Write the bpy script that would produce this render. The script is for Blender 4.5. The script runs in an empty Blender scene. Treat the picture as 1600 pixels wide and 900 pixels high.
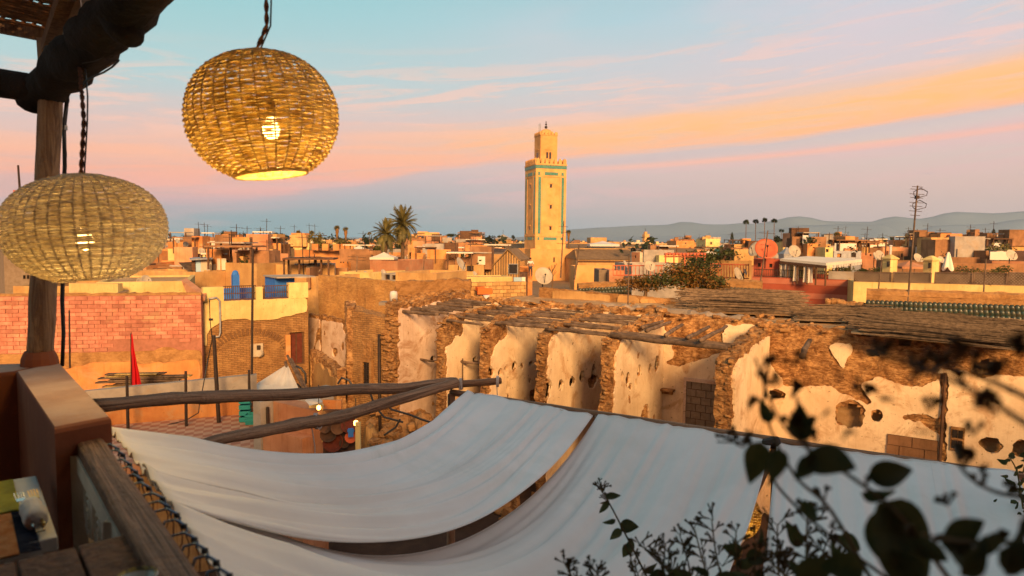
import bpy, math, random
from math import sin, cos, pi, radians, sqrt, atan2
from mathutils import Vector as V, Matrix, noise as N
random.seed(7)
scene = bpy.context.scene
COL = scene.collection
G = -9.5                      # street level; the camera's eye is z = 0
# ------------------------------------------------------------------ camera
F = 1067.0                    # focal length in photo pixels (24 mm)
PITCH, ROLL = radians(3.97), radians(0.5)
_f = V((0, cos(PITCH), -sin(PITCH))); _r0 = V((1, 0, 0)); _u0 = V((0, sin(PITCH), cos(PITCH)))
_R = _r0 * cos(ROLL) + _u0 * sin(ROLL); _U = _u0 * cos(ROLL) - _r0 * sin(ROLL)
cam = bpy.data.cameras.new('camera'); camo = bpy.data.objects.new('camera', cam); COL.objects.link(camo)
cam.sensor_width = 36; cam.lens = 24.0; cam.clip_start = 0.05; cam.clip_end = 30000
camo.matrix_world = Matrix(((_R.x, _U.x, -_f.x, 0), (_R.y, _U.y, -_f.y, 0), (_R.z, _U.z, -_f.z, 0), (0, 0, 0, 1)))
cam.dof.use_dof = True; cam.dof.focus_distance = 9; cam.dof.aperture_fstop = 3.6
scene.camera = camo
scene.view_settings.view_transform = 'Standard'; scene.view_settings.look = 'None'
scene.view_settings.exposure = 0.5; scene.view_settings.gamma = 1
scene.cycles.max_bounces = 6; scene.cycles.diffuse_bounces = 3; scene.cycles.transparent_max_bounces = 8
scene.cycles.volume_bounces = 0; scene.cycles.caustics_reflective = False; scene.cycles.caustics_refractive = False
scene.cycles.sample_clamp_indirect = 4
# ------------------------------------------------------------------ sun and sky
SUN_EL = radians(20); SUN_DIR = V((0.18 * cos(SUN_EL), -0.984 * cos(SUN_EL), sin(SUN_EL))).normalized()   # towards the sun
sl = bpy.data.lights.new('sun', 'SUN'); sl.energy = 5.0; sl.angle = radians(15); sl.color = (1.0, 0.58, 0.24)
so = bpy.data.objects.new('sun', sl); COL.objects.link(so)
so.rotation_euler = SUN_DIR.to_track_quat('Z', 'Y').to_euler()

def lin(r, g, b):
    def c(v):
        v /= 255.0
        return v / 12.92 if v <= .04045 else ((v + .055) / 1.055) ** 2.4
    return (c(r), c(g), c(b), 1)

w = bpy.data.worlds.new('World'); scene.world = w; w.use_nodes = True
nt = w.node_tree; nt.nodes.clear()
class NG:
    def __init__(s, nt): s.nt = nt
    def n(s, t, **kw):
        x = s.nt.nodes.new(t)
        for k, v in kw.items(): setattr(x, k, v)
        return x
    def L(s, a, b): s.nt.links.new(a, b)
    def put(s, sock, v):
        if isinstance(v, bpy.types.NodeSocket): s.L(v, sock)
        else: sock.default_value = v
    def m(s, op, a, b=None, c=None, clamp=False):
        x = s.n('ShaderNodeMath', operation=op, use_clamp=clamp); s.put(x.inputs[0], a)
        if b is not None: s.put(x.inputs[1], b)
        if c is not None: s.put(x.inputs[2], c)
        return x.outputs[0]
    def ramp(s, fac, stops, interp='LINEAR'):
        x = s.n('ShaderNodeValToRGB'); x.color_ramp.interpolation = interp; e = x.color_ramp.elements
        while len(e) < len(stops): e.new(.5)
        for i, (p, c) in enumerate(stops): e[i].position = p; e[i].color = c if hasattr(c, '__len__') else (c, c, c, 1)
        s.put(x.inputs[0], fac); return x.outputs[0]
    def mix(s, fac, a, b, mode='MIX'):
        x = s.n('ShaderNodeMix', data_type='RGBA', blend_type=mode)
        s.put(x.inputs[0], fac); s.put(x.inputs[6], a); s.put(x.inputs[7], b); return x.outputs[2]
    def sm(s, v, a, b):
        x = s.n('ShaderNodeMapRange', interpolation_type='SMOOTHSTEP'); s.put(x.inputs[0], v)
        x.inputs[1].default_value = a; x.inputs[2].default_value = b; return x.outputs[0]
    def noise(s, vec, scale, detail=4, rough=.55, dist=0.0):
        x = s.n('ShaderNodeTexNoise'); s.put(x.inputs['Vector'], vec); x.inputs['Scale'].default_value = scale
        x.inputs['Detail'].default_value = detail; x.inputs['Roughness'].default_value = rough
        x.inputs['Distortion'].default_value = dist; return x.outputs[0]
    def comb(s, x, y, z):
        c = s.n('ShaderNodeCombineXYZ'); s.put(c.inputs[0], x); s.put(c.inputs[1], y); s.put(c.inputs[2], z); return c.outputs[0]

g = NG(nt)
tc = g.n('ShaderNodeTexCoord'); sep = g.n('ShaderNodeSeparateXYZ'); g.L(tc.outputs['Generated'], sep.inputs[0])
X, Y, Z = sep.outputs
az = g.m('ARCTAN2', X, Y); el = g.m('ARCSINE', Z)
azc = g.m('MINIMUM', g.m('MAXIMUM', az, -1.0), 1.0)
lr = g.sm(az, -0.6, 0.62)                                      # 0 far left ... 1 far right
e5 = g.m('MULTIPLY', el, 1.6)
baseL = g.ramp(e5, [(0, lin(98, 152, 164)), (.05, lin(98, 154, 168)), (.10, lin(146, 166, 180)), (.17, lin(206, 178, 178)), (.34, lin(168, 198, 200)), (.55, lin(132, 192, 196)), (.9, lin(98, 150, 162)), (1, lin(82, 132, 148))])
baseR = g.ramp(e5, [(0, lin(160, 166, 170)), (.05, lin(190, 170, 168)), (.12, lin(210, 178, 170)), (.22, lin(208, 188, 182)), (.36, lin(204, 192, 194)), (.48, lin(176, 196, 206)), (.9, lin(104, 150, 162)), (1, lin(84, 132, 148))])
base = g.mix(lr, baseL, baseR)
# slanting cloud band: axis elevation as a function of azimuth
axis = g.m('ADD', g.m('ADD', g.m('MULTIPLY', azc, .0668), g.m('MULTIPLY', g.m('MULTIPLY', azc, azc), .0246)), .1348)
wv = g.m('SUBTRACT', el, axis)
st = g.comb(g.m('MULTIPLY', azc, 2.2), g.m('MULTIPLY', wv, 26), 0.3)
n1 = g.noise(st, 1.0, 7, .62, .7)
n2 = g.noise(g.comb(g.m('MULTIPLY', azc, 5), g.m('MULTIPLY', wv, 60), 4.0), 1.0, 6, .65, 1.0)
n3 = g.noise(g.comb(g.m('MULTIPLY', azc, 1.4), g.m('MULTIPLY', wv, 6), 9.0), 1.0, 4, .5, .3)
wn = g.m('ADD', wv, g.m('MULTIPLY', g.m('SUBTRACT', n1, .5), .05))
w01 = g.m('ADD', g.m('MULTIPLY', wn, 4.0), .5)                 # wn -0.125..0.125
bandL = g.ramp(w01, [(0, lin(160, 165, 180)), (.10, lin(200, 165, 180)), (.24, lin(232, 164, 164)), (.40, lin(246, 170, 142)), (.52, lin(244, 178, 148)), (.66, lin(222, 184, 172)), (1, lin(180, 196, 200))])
bandR = g.ramp(w01, [(0, lin(172, 160, 172)), (.14, lin(196, 166, 162)), (.30, lin(222, 174, 164)), (.41, lin(250, 178, 138)), (.50, lin(255, 184, 112)), (.59, lin(252, 186, 128)), (.68, lin(214, 188, 182)), (1, lin(184, 198, 206))])
band = g.mix(g.sm(az, -0.35, 0.35), bandL, bandR)
we = g.m('ADD', wv, g.m('ADD', g.m('MULTIPLY', g.m('SUBTRACT', n2, .5), .010), g.m('MULTIPLY', g.m('SUBTRACT', n1, .5), .016)))
low = g.m('ADD', -.058, g.m('MULTIPLY', g.sm(az, -.40, -.02), .035))
lowd = g.m('SUBTRACT', we, low); lowm = g.mix(g.sm(az, -.42, -.12), g.sm(lowd, -.040, .022), g.sm(lowd, -.006, .007))
mask = g.m('MULTIPLY', lowm, g.m('SUBTRACT', 1.0, g.mix(g.sm(az, .1, .5), g.sm(wn, .025, .10), g.sm(we, .026, .052))))
mask = g.m('MULTIPLY', mask, g.m('ADD', .66, g.m('MULTIPLY', g.sm(n2, .34, .60), .34)))
mask = g.m('MULTIPLY', mask, g.m('SUBTRACT', 1.0, g.sm(g.m('ABSOLUTE', az), 1.0, 1.9)))
sky = g.mix(mask, base, band)
# second faint blue-grey streak under the bright one, and pale pink veils higher up
s2 = g.m('SUBTRACT', wv, g.m('ADD', -.034, g.m('MULTIPLY', azc, .012)))
s2m = g.m('SUBTRACT', 1.0, g.sm(g.m('ABSOLUTE', g.m('ADD', s2, g.m('MULTIPLY', g.m('SUBTRACT', n2, .5), .02))), .0, .010))
s2m = g.m('MULTIPLY', s2m, g.sm(az, -.05, .12))
sky = g.mix(g.m('MULTIPLY', s2m, .12), sky, lin(168, 160, 182))
s3 = g.m('SUBTRACT', wv, g.m('ADD', -.037, g.m('MULTIPLY', azc, -.018)))
s3m = g.m('MULTIPLY', g.m('SUBTRACT', 1.0, g.sm(g.m('ABSOLUTE', g.m('ADD', s3, g.m('MULTIPLY', g.m('SUBTRACT', n1, .5), .012))), .0, .007)), g.sm(az, -.1, .3))
sky = g.mix(g.m('MULTIPLY', s3m, .8), sky, lin(252, 180, 146))
wis = g.m('MULTIPLY', g.m('MULTIPLY', g.sm(n2, .47, .62), g.sm(wv, .01, .045)), g.m('SUBTRACT', 1.0, g.sm(wv, .07, .16)))
sky = g.mix(g.m('MULTIPLY', wis, .55), sky, lin(244, 192, 170))
wis2 = g.m('MULTIPLY', g.m('MULTIPLY', g.sm(n1, .47, .60), g.sm(wv, -.115, -.07)), g.m('SUBTRACT', 1.0, g.sm(wv, -.045, -.03)))
sky = g.mix(g.m('MULTIPLY', wis2, .45), sky, lin(226, 176, 176))
veil = g.m('MULTIPLY', g.sm(n3, .46, .68), g.m('MULTIPLY', g.sm(el, .2, .3), g.sm(az, -.2, .5)))
sky = g.mix(g.m('MULTIPLY', veil, .75), sky, lin(226, 192, 196))
# small dark wisps low on the right
wsp = g.noise(g.comb(g.m('MULTIPLY', az, 9), g.m('MULTIPLY', el, 75), 2.0), 1.0, 5, .6, .4)
wm = g.m('MULTIPLY', g.sm(wsp, .60, .72), g.m('MULTIPLY', g.m('SUBTRACT', 1.0, g.sm(g.m('ABSOLUTE', g.m('SUBTRACT', el, .095)), .008, .028)), g.sm(az, .25, .45)))
sky = g.mix(g.m('MULTIPLY', wm, .6), sky, lin(150, 145, 160))
# the afterglow round the setting sun, behind the camera
dt = g.n('ShaderNodeVectorMath', operation='DOT_PRODUCT'); g.L(tc.outputs['Generated'], dt.inputs[0])
hd = V((SUN_DIR.x, SUN_DIR.y, .12)).normalized(); dt.inputs[1].default_value = hd
gl = g.m('POWER', g.m('MAXIMUM', dt.outputs['Value'], 0.0), 2.2)
glow = g.mix(1.0, sky, g.mix(gl, (0, 0, 0, 1), (1.05, .42, .13, 1)), 'ADD')
# the physical sky, low sun, adds its own warmth and falloff
ns = g.n('ShaderNodeTexSky', sky_type='NISHITA'); ns.sun_disc = False
ns.sun_elevation = SUN_EL; ns.sun_rotation = atan2(SUN_DIR.x, SUN_DIR.y); ns.dust_density = 4
bg1 = g.n('ShaderNodeBackground'); g.L(glow, bg1.inputs[0]); bg1.inputs[1].default_value = .83
bg2 = g.n('ShaderNodeBackground'); g.L(ns.outputs[0], bg2.inputs[0]); bg2.inputs[1].default_value = .004
ad = g.n('ShaderNodeAddShader'); g.L(bg1.outputs[0], ad.inputs[0]); g.L(bg2.outputs[0], ad.inputs[1])
wo = g.n('ShaderNodeOutputWorld'); g.L(ad.outputs[0], wo.inputs[0])

# ------------------------------------------------------------------ placing helpers
def ray(px, py): return _f + _R * ((px - 800) / F) + _U * ((450 - py) / F)
def P(px, py, y):                                              # point at distance y ahead
    r = ray(px, py); return r * (y / r.y)
def PZ(px, py, z):                                             # point at height z
    r = ray(px, py); return r * (z / r.z)
def PP(px, py, A, n):                                          # point on the upright plane through A with normal n
    r = ray(px, py); return r * (V((A[0], A[1], 0)).dot(V((n[0], n[1], 0))) / V((r.x, r.y, 0)).dot(V((n[0], n[1], 0))))
def project(p):
    p = V(p); d = p.dot(_f); return 800 + F * p.dot(_R) / d, 450 - F * p.dot(_U) / d

# ------------------------------------------------------------------ materials
MATS = {}
def mat(name, c1, c2=None, scale=2.0, rough=.9, bump=.25, bscale=25, streak=0.0, stain=None, stscale=.6, vary=.12, spec=.25, metal=0.0,
        strata=0.0, brick=None, speck=0.0, grain=None, guv=False, trans=0.0, emit=None, checker=None):
    """procedural surface: two colours mixed by noise, stains, vertical streaks, courses, bump"""
    m = bpy.data.materials.new(name); m.use_nodes = True; nt = m.node_tree; nt.nodes.clear(); q = NG(nt)
    geo = q.n('ShaderNodeNewGeometry'); tcn = q.n('ShaderNodeTexCoord'); pos = geo.outputs['Position']; uv = tcn.outputs['UV']
    c1 = (*c1, 1) if len(c1) == 3 else c1
    c2 = c1 if c2 is None else ((*c2, 1) if len(c2) == 3 else c2)
    hb = []
    if grain:                                                  # wood: object space, long axis = grain index
        vm = q.n('ShaderNodeVectorMath', operation='MULTIPLY'); q.L(uv if guv else tcn.outputs['Object'], vm.inputs[0]); vm.inputs[1].default_value = grain
        nz = q.noise(vm.outputs[0], 1.0, 6, .65, 1.2); fac = q.sm(nz, .32, .68); hb.append((nz, .6))
    else:
        nz = q.noise(pos, scale, 6, .62, .3); fac = q.sm(nz, .33, .67)
    col = q.mix(fac, c1, c2)
    big = q.noise(pos, .35, 3, .5)
    col = q.mix(1.0, col, q.ramp(big, [(.3, 1 - vary), (.7, 1 + vary * .5)]), 'MULTIPLY')
    if brick:                                                  # courses from UVs in metres: (width, height, mortar colour)
        bw, bh, mc, mort = brick
        b = q.n('ShaderNodeTexBrick'); q.L(uv, b.inputs['Vector']); b.inputs['Scale'].default_value = 1
        b.inputs['Brick Width'].default_value = bw; b.inputs['Row Height'].default_value = bh; b.inputs['Mortar Size'].default_value = mort
        b.inputs['Mortar Smooth'].default_value = .4; b.inputs['Color1'].default_value = (1, 1, 1, 1); b.inputs['Color2'].default_value = (.72, .72, .72, 1)
        dn = q.noise(pos, 1.1, 4, .6); keep = q.sm(dn, .38, .52)
        col = q.mix(q.m('MULTIPLY', keep, .8), col, q.mix(1.0, col, b.outputs['Color'], 'MULTIPLY'))
        col = q.mix(q.m('MULTIPLY', b.outputs['Fac'], q.m('ADD', q.m('MULTIPLY', keep, .55), .35)), col, (*mc, 1))
        hb.append((q.m('SUBTRACT', 1.0, b.outputs['Fac']), .9))
    if strata:
        su = q.n('ShaderNodeSeparateXYZ'); q.L(pos, su.inputs[0])
        sn = q.noise(q.comb(q.m('MULTIPLY', su.outputs[0], 4.5), q.m('MULTIPLY', su.outputs[1], 4.5), q.m('MULTIPLY', su.outputs[2], 14)), 1.0, 6, .75, .8)
        col = q.mix(q.m('MULTIPLY', q.sm(sn, .60, .40), strata), col, q.mix(1.0, col, (.38, .30, .25, 1), 'MULTIPLY')); hb.append((sn, 1.6))  # hollows of the bump also darkened in colour, as crevice shade
    if streak:
        su = q.n('ShaderNodeSeparateXYZ'); q.L(pos, su.inputs[0])
        sn = q.noise(q.comb(q.m('MULTIPLY', su.outputs[0], 9), q.m('MULTIPLY', su.outputs[1], 9), q.m('MULTIPLY', su.outputs[2], .6)), 1.0, 6, .7, .6)
        col = q.mix(q.m('MULTIPLY', q.sm(sn, .5, .72), streak), col, q.mix(1.0, col, (.52, .38, .28, 1), 'MULTIPLY'))
    if stain:
        sn = q.noise(pos, stscale, 7, .7, .8); col = q.mix(q.sm(sn, .50, .66), col, (*stain, 1))
    if speck:
        sn = q.noise(pos, 9, 3, .5); col = q.mix(q.m('MULTIPLY', q.sm(sn, .66, .72), speck), col, q.mix(1.0, col, (.3, .25, .2, 1), 'MULTIPLY'))
    if checker:
        ck = q.n('ShaderNodeTexChecker'); q.L(uv, ck.inputs['Vector']); ck.inputs['Scale'].default_value = checker[0]
        ck.inputs['Color1'].default_value = (1, 1, 1, 1); ck.inputs['Color2'].default_value = (*checker[1], 1); col = q.mix(1.0, col, ck.outputs[0], 'MULTIPLY')
    oi = q.n('ShaderNodeObjectInfo'); col = q.mix(1.0, col, q.ramp(oi.outputs['Random'], [(0, 1 - vary), (1, 1 + vary * .6)]), 'MULTIPLY')
    bs = q.n('ShaderNodeBsdfPrincipled'); q.L(col, bs.inputs['Base Color']); bs.inputs['Roughness'].default_value = rough
    bs.inputs['Specular IOR Level'].default_value = spec; bs.inputs['Metallic'].default_value = metal
    if emit: bs.inputs['Emission Color'].default_value = (*emit[0], 1); bs.inputs['Emission Strength'].default_value = emit[1]
    if bump:
        h = q.noise(pos, bscale, 5, .65)
        for hh, k in hb: h = q.m('ADD', h, q.m('MULTIPLY', hh, k))
        bp = q.n('ShaderNodeBump'); bp.inputs['Strength'].default_value = bump; bp.inputs['Distance'].default_value = .03
        q.L(h, bp.inputs['Height']); q.L(bp.outputs[0], bs.inputs['Normal'])
    out = q.n('ShaderNodeOutputMaterial'); sh = bs.outputs[0]
    if trans:
        tr = q.n('ShaderNodeBsdfTranslucent'); q.L(col, tr.inputs[0]); mx = q.n('ShaderNodeMixShader'); mx.inputs[0].default_value = trans
        q.L(sh, mx.inputs[1]); q.L(tr.outputs[0], mx.inputs[2]); sh = mx.outputs[0]
    q.L(sh, out.inputs[0]); MATS[name] = m; return m

mat('mud', (.50, .26, .095), (.34, .165, .055), 3.0, bump=.9, bscale=14, strata=.35, stain=(.42, .22, .08), vary=.2)
mat('mud_core', (.60, .33, .13), (.30, .14, .048), 3.0, bump=1.0, bscale=9, strata=.9, vary=.2)
mat('mud_brick', (.52, .28, .10), (.40, .20, .07), 2.2, bump=.8, strata=.25, brick=(.26, .085, (.24, .12, .05), .012), vary=.15)
mat('mud_tall', (.50, .27, .09), (.40, .20, .065), 1.2, bump=.8, strata=.5, bscale=16, vary=.15)
mat('plaster_cream', (.88, .67, .43), (.74, .53, .32), 1.1, bump=.25, bscale=16, streak=.22, stain=(.56, .34, .18), stscale=.9, speck=.7)
mat('plaster_pink', (.74, .55, .42), (.60, .42, .30), 1.2, bump=.25, streak=.25, stain=(.42, .24, .14), stscale=.9, speck=.6)
mat('plaster_yellow', (.80, .60, .24), (.68, .47, .17), 1.1, bump=.15, streak=.35, speck=.7, vary=.2)
mat('plaster_orange', (.68, .30, .095), (.54, .20, .06), .9, bump=.2, streak=.4, stain=(.50, .27, .12), stscale=.8, vary=.22, speck=.3)
mat('plaster_ochre', (.62, .37, .14), (.46, .25, .09), .9, bump=.25, streak=.5, stain=(.42, .24, .10), stscale=.7, vary=.25, speck=.3)
mat('plaster_salmon', (.60, .285, .145), (.46, .19, .09), .9, bump=.2, streak=.45, stain=(.44, .24, .13), stscale=.7, vary=.25)
mat('plaster_cement', (.42, .36, .30), (.30, .26, .22), 1.5, bump=.3, stain=(.36, .26, .17), speck=.3)
mat('plaster_white', (.74, .64, .48), (.56, .45, .31), 1.0, bump=.2, streak=.45, stain=(.55, .38, .22), stscale=.7, vary=.2)
mat('plaster_brown', (.34, .17, .08), (.22, .11, .05), 1.1, bump=.3, streak=.4, vary=.3)
mat('red_stripe', (.40, .09, .045), (.34, .075, .04), 1.5, bump=.1); mat('red_stripe_pale', (.50, .17, .10), (.44, .14, .08), 1.5, bump=.1)
mat('pink_brick', (.62, .25, .165), (.44, .155, .10), 2.5, bump=.5, bscale=14, vary=.30, stain=(.50, .25, .14), stscale=.9, streak=.4)
mat('mortar', (.42, .17, .11), (.32, .13, .08), 5, bump=.5)
mat('blockwork', (.30, .22, .15), (.24, .17, .11), 5, bump=.5, vary=.15)
mat('roof_mud', (.44, .26, .12), (.34, .19, .08), 2.5, bump=.7, stain=(.50, .34, .18))
mat('roof_grey', (.34, .27, .21), (.26, .20, .15), 2.5, bump=.4)
mat('pole_wood', (.22, .145, .095), (.09, .056, .036), 3, bump=.6, bscale=20, vary=.25)
mat('grey_wood', (.52, .29, .165), (.15, .078, .042), 3, rough=.8, bump=.9, grain=(14, .10, 1), guv=True, vary=.15)
mat('rail_wood', (.42, .225, .13), (.11, .052, .030), 3, rough=.6, bump=.7, grain=(6, .22, 1), guv=True, vary=.1, spec=.2)
mat('table_wood', (.24, .10, .05), (.10, .04, .02), 3, rough=.6, bump=.5, grain=(30, 30, 2.5), vary=.2, spec=.12)
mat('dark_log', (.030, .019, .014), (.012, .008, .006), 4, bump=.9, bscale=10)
mat('post_wood', (.42, .25, .14), (.18, .10, .06), 3, bump=.6, grain=(40, 40, 3))
mat('cream_wood', (.58, .46, .33), (.48, .36, .25), 5, rough=.6, bump=.3, grain=(30, 30, 3))
mat('reed', (.34, .15, .06), (.16, .07, .03), 8, bump=.4, vary=.3)
mat('dry_reed', (.30, .20, .12), (.12, .078, .048), 6, bump=.5, vary=.35)
mat('terracotta', (.30, .092, .040), (.22, .066, .030), 2, rough=.85, bump=.12, bscale=12, stain=(.33, .12, .055), stscale=1.2)  # shade on the parapet's near sides is put into this darker base
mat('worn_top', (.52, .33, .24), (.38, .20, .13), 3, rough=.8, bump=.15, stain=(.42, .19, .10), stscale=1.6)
mat('cloth', (.97, .89, .84), (.90, .82, .77), .9, rough=.85, bump=.08, bscale=180, trans=.18, vary=.07, stain=(.84, .78, .72), stscale=.35)
mat('cloth_white', (.84, .76, .62), (.80, .70, .56), 1, rough=.9, bump=.1, trans=.15)
mat('cane', (.80, .62, .27), (.48, .32, .10), 22, rough=.6, bump=.3, bscale=90, trans=.45, vary=.1)
mat('cane_pale', (.88, .78, .63), (.64, .54, .40), 60, rough=.6, bump=.2, bscale=90, trans=.5, vary=.1)
mat('rope', (.24, .10, .055), (.12, .05, .03), 40, bump=.8, bscale=120)
mat('black_cable', (.02, .02, .022), None, 3, rough=.5, bump=0, spec=.5)
mat('iron', (.035, .028, .025), (.06, .035, .025), 8, rough=.6, bump=.2, metal=.4)
mat('hook_metal', (.16, .22, .30), (.10, .14, .2), 8, rough=.35, bump=0, metal=.7)
mat('steel', (.55, .53, .5), None, 8, rough=.25, bump=0, metal=1)
mat('brass', (.75, .5, .15), None, 8, rough=.3, bump=0, metal=1)
mat('paint_white', (.66, .62, .58), (.55, .51, .47), 4, rough=.5, bump=.15, vary=.08)
mat('panel_cream', (.62, .53, .42), (.5, .42, .33), 5, rough=.6, bump=.2)
mat('dish_white', (.50, .42, .31), (.40, .33, .24), 3, rough=.5, bump=.05, vary=.1)
mat('dish_red', (.55, .13, .05), (.48, .10, .04), 3, rough=.5, bump=.05)
mat('dish_dark', (.08, .09, .13), None, 3, rough=.5, bump=.05)
mat('glass_dark', (.022, .018, .016), (.04, .03, .025), 3, rough=.25, bump=0, spec=.5)
mat('frame_brown', (.14, .07, .035), (.09, .045, .025), 5, bump=.2)
mat('door_red', (.15, .035, .02), (.10, .025, .015), 5, bump=.3)
mat('blue_paint', (.035, .17, .55), (.03, .13, .45), 3, rough=.5, bump=.1)
mat('flag_red', (.55, .01, .015), None, 3, rough=.7, bump=.05, trans=.2)
mat('green_tile', (.022, .052, .040), (.075, .058, .030), 6, rough=.35, bump=.2, vary=.35, spec=.5)
mat('green_roof', (.03, .12, .08), (.05, .15, .10), 6, rough=.5, bump=.5, vary=.1)
mat('olive_roof', (.16, .14, .05), (.12, .10, .035), 4, rough=.7, bump=.5, vary=.1)
mat('brown_roof', (.24, .15, .07), (.17, .10, .045), 1.2, rough=.8, bump=.6, vary=.12)
mat('teal_tile', (.04, .19, .16), (.12, .24, .17), 3.0, rough=.35, bump=.1, vary=.1)
mat('minaret_plaster', (.74, .385, .13), (.62, .30, .095), .5, bump=.15, bscale=4, streak=.2, stain=(.66, .36, .14), stscale=.25)
mat('foliage', (.05, .075, .018), (.11, .10, .025), 9, rough=.6, bump=0, trans=.25, vary=.3)
mat('foliage_orange', (.22, .13, .03), (.36, .15, .03), 9, rough=.6, bump=0, trans=.3, vary=.3)
mat('foliage_dark', (.022, .034, .016), (.045, .055, .02), 9, rough=.6, bump=0, trans=.15, vary=.3)
mat('palm_leaf', (.12, .11, .03), (.22, .17, .05), 5, rough=.5, bump=0, trans=.2, vary=.25)
mat('palm_skirt', (.30, .15, .05), (.2, .1, .035), 5, bump=.3)
mat('bark', (.18, .10, .05), (.10, .06, .03), 6, bump=.7)
mat('leaf_near', (.035, .06, .022), (.09, .095, .028), 30, rough=.65, bump=.1, trans=.25, vary=.3, spec=.3)
mat('twig_near', (.12, .085, .03), (.22, .14, .045), 30, rough=.6, bump=.1, trans=.35, vary=.4)
mat('mat_orange', (.50, .16, .04), (.62, .27, .10), 40, rough=.95, bump=.6, bscale=200); mat('mat_yellow', (.42, .38, .05), (.34, .30, .04), 30, rough=.95, bump=.6, bscale=200)
mat('fringe_blue', (.02, .022, .05), None, 9, bump=.2); mat('napkin', (.66, .58, .52), (.58, .5, .45), 9, bump=.3, bscale=60)
mat('ceramic', (.75, .70, .60), None, 9, rough=.2, bump=0, spec=.5); mat('ceramic_pattern', (.65, .42, .08), (.06, .05, .04), 120, rough=.25, bump=0, spec=.5)
mat('teal_plastic', (.02, .22, .22), None, 9, rough=.4, bump=0)
mat('grey_metal', (.35, .35, .36), (.25, .25, .27), 4, rough=.5, bump=.1, metal=.4)
mat('tiles_floor', (.58, .36, .24), (.5, .3, .2), 2, rough=.6, bump=.2, checker=(3.6, (.74, .52, .46)))
mat('street', (.11, .065, .04), (.07, .042, .028), 1.5, bump=.5); mat('ground', (.30, .18, .10), (.20, .13, .07), .01, bump=0, stain=(.07, .07, .03), stscale=.004)
mat('mountain', (.135, .20, .27), (.115, .175, .245), .002, bump=0)  # part of the distance haze is put into this blue base
mat('bulb', (1, .8, .4), None, 3, bump=0, emit=((1.0, .62, .2), 12))
mat('bulb_warm', (1, .5, .15), None, 3, bump=0, emit=((1.0, .42, .09), 7)); mat('skin', (.35, .19, .11), None, 9, rough=.6, bump=0); mat('hair', (.02, .015, .012), None, 9, bump=0); mat('shirt', (.72, .68, .6), None, 9, bump=.1); mat('trousers', (.05, .05, .07), None, 9, bump=.1)
mat('orange_cloth', (.65, .14, .03), None, 5, bump=.2); mat('laundry_blue', (.35, .5, .6), None, 5, bump=.2)
mat('stall_dark', (.05, .03, .02), (.1, .05, .03), 4, bump=.3)

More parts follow.
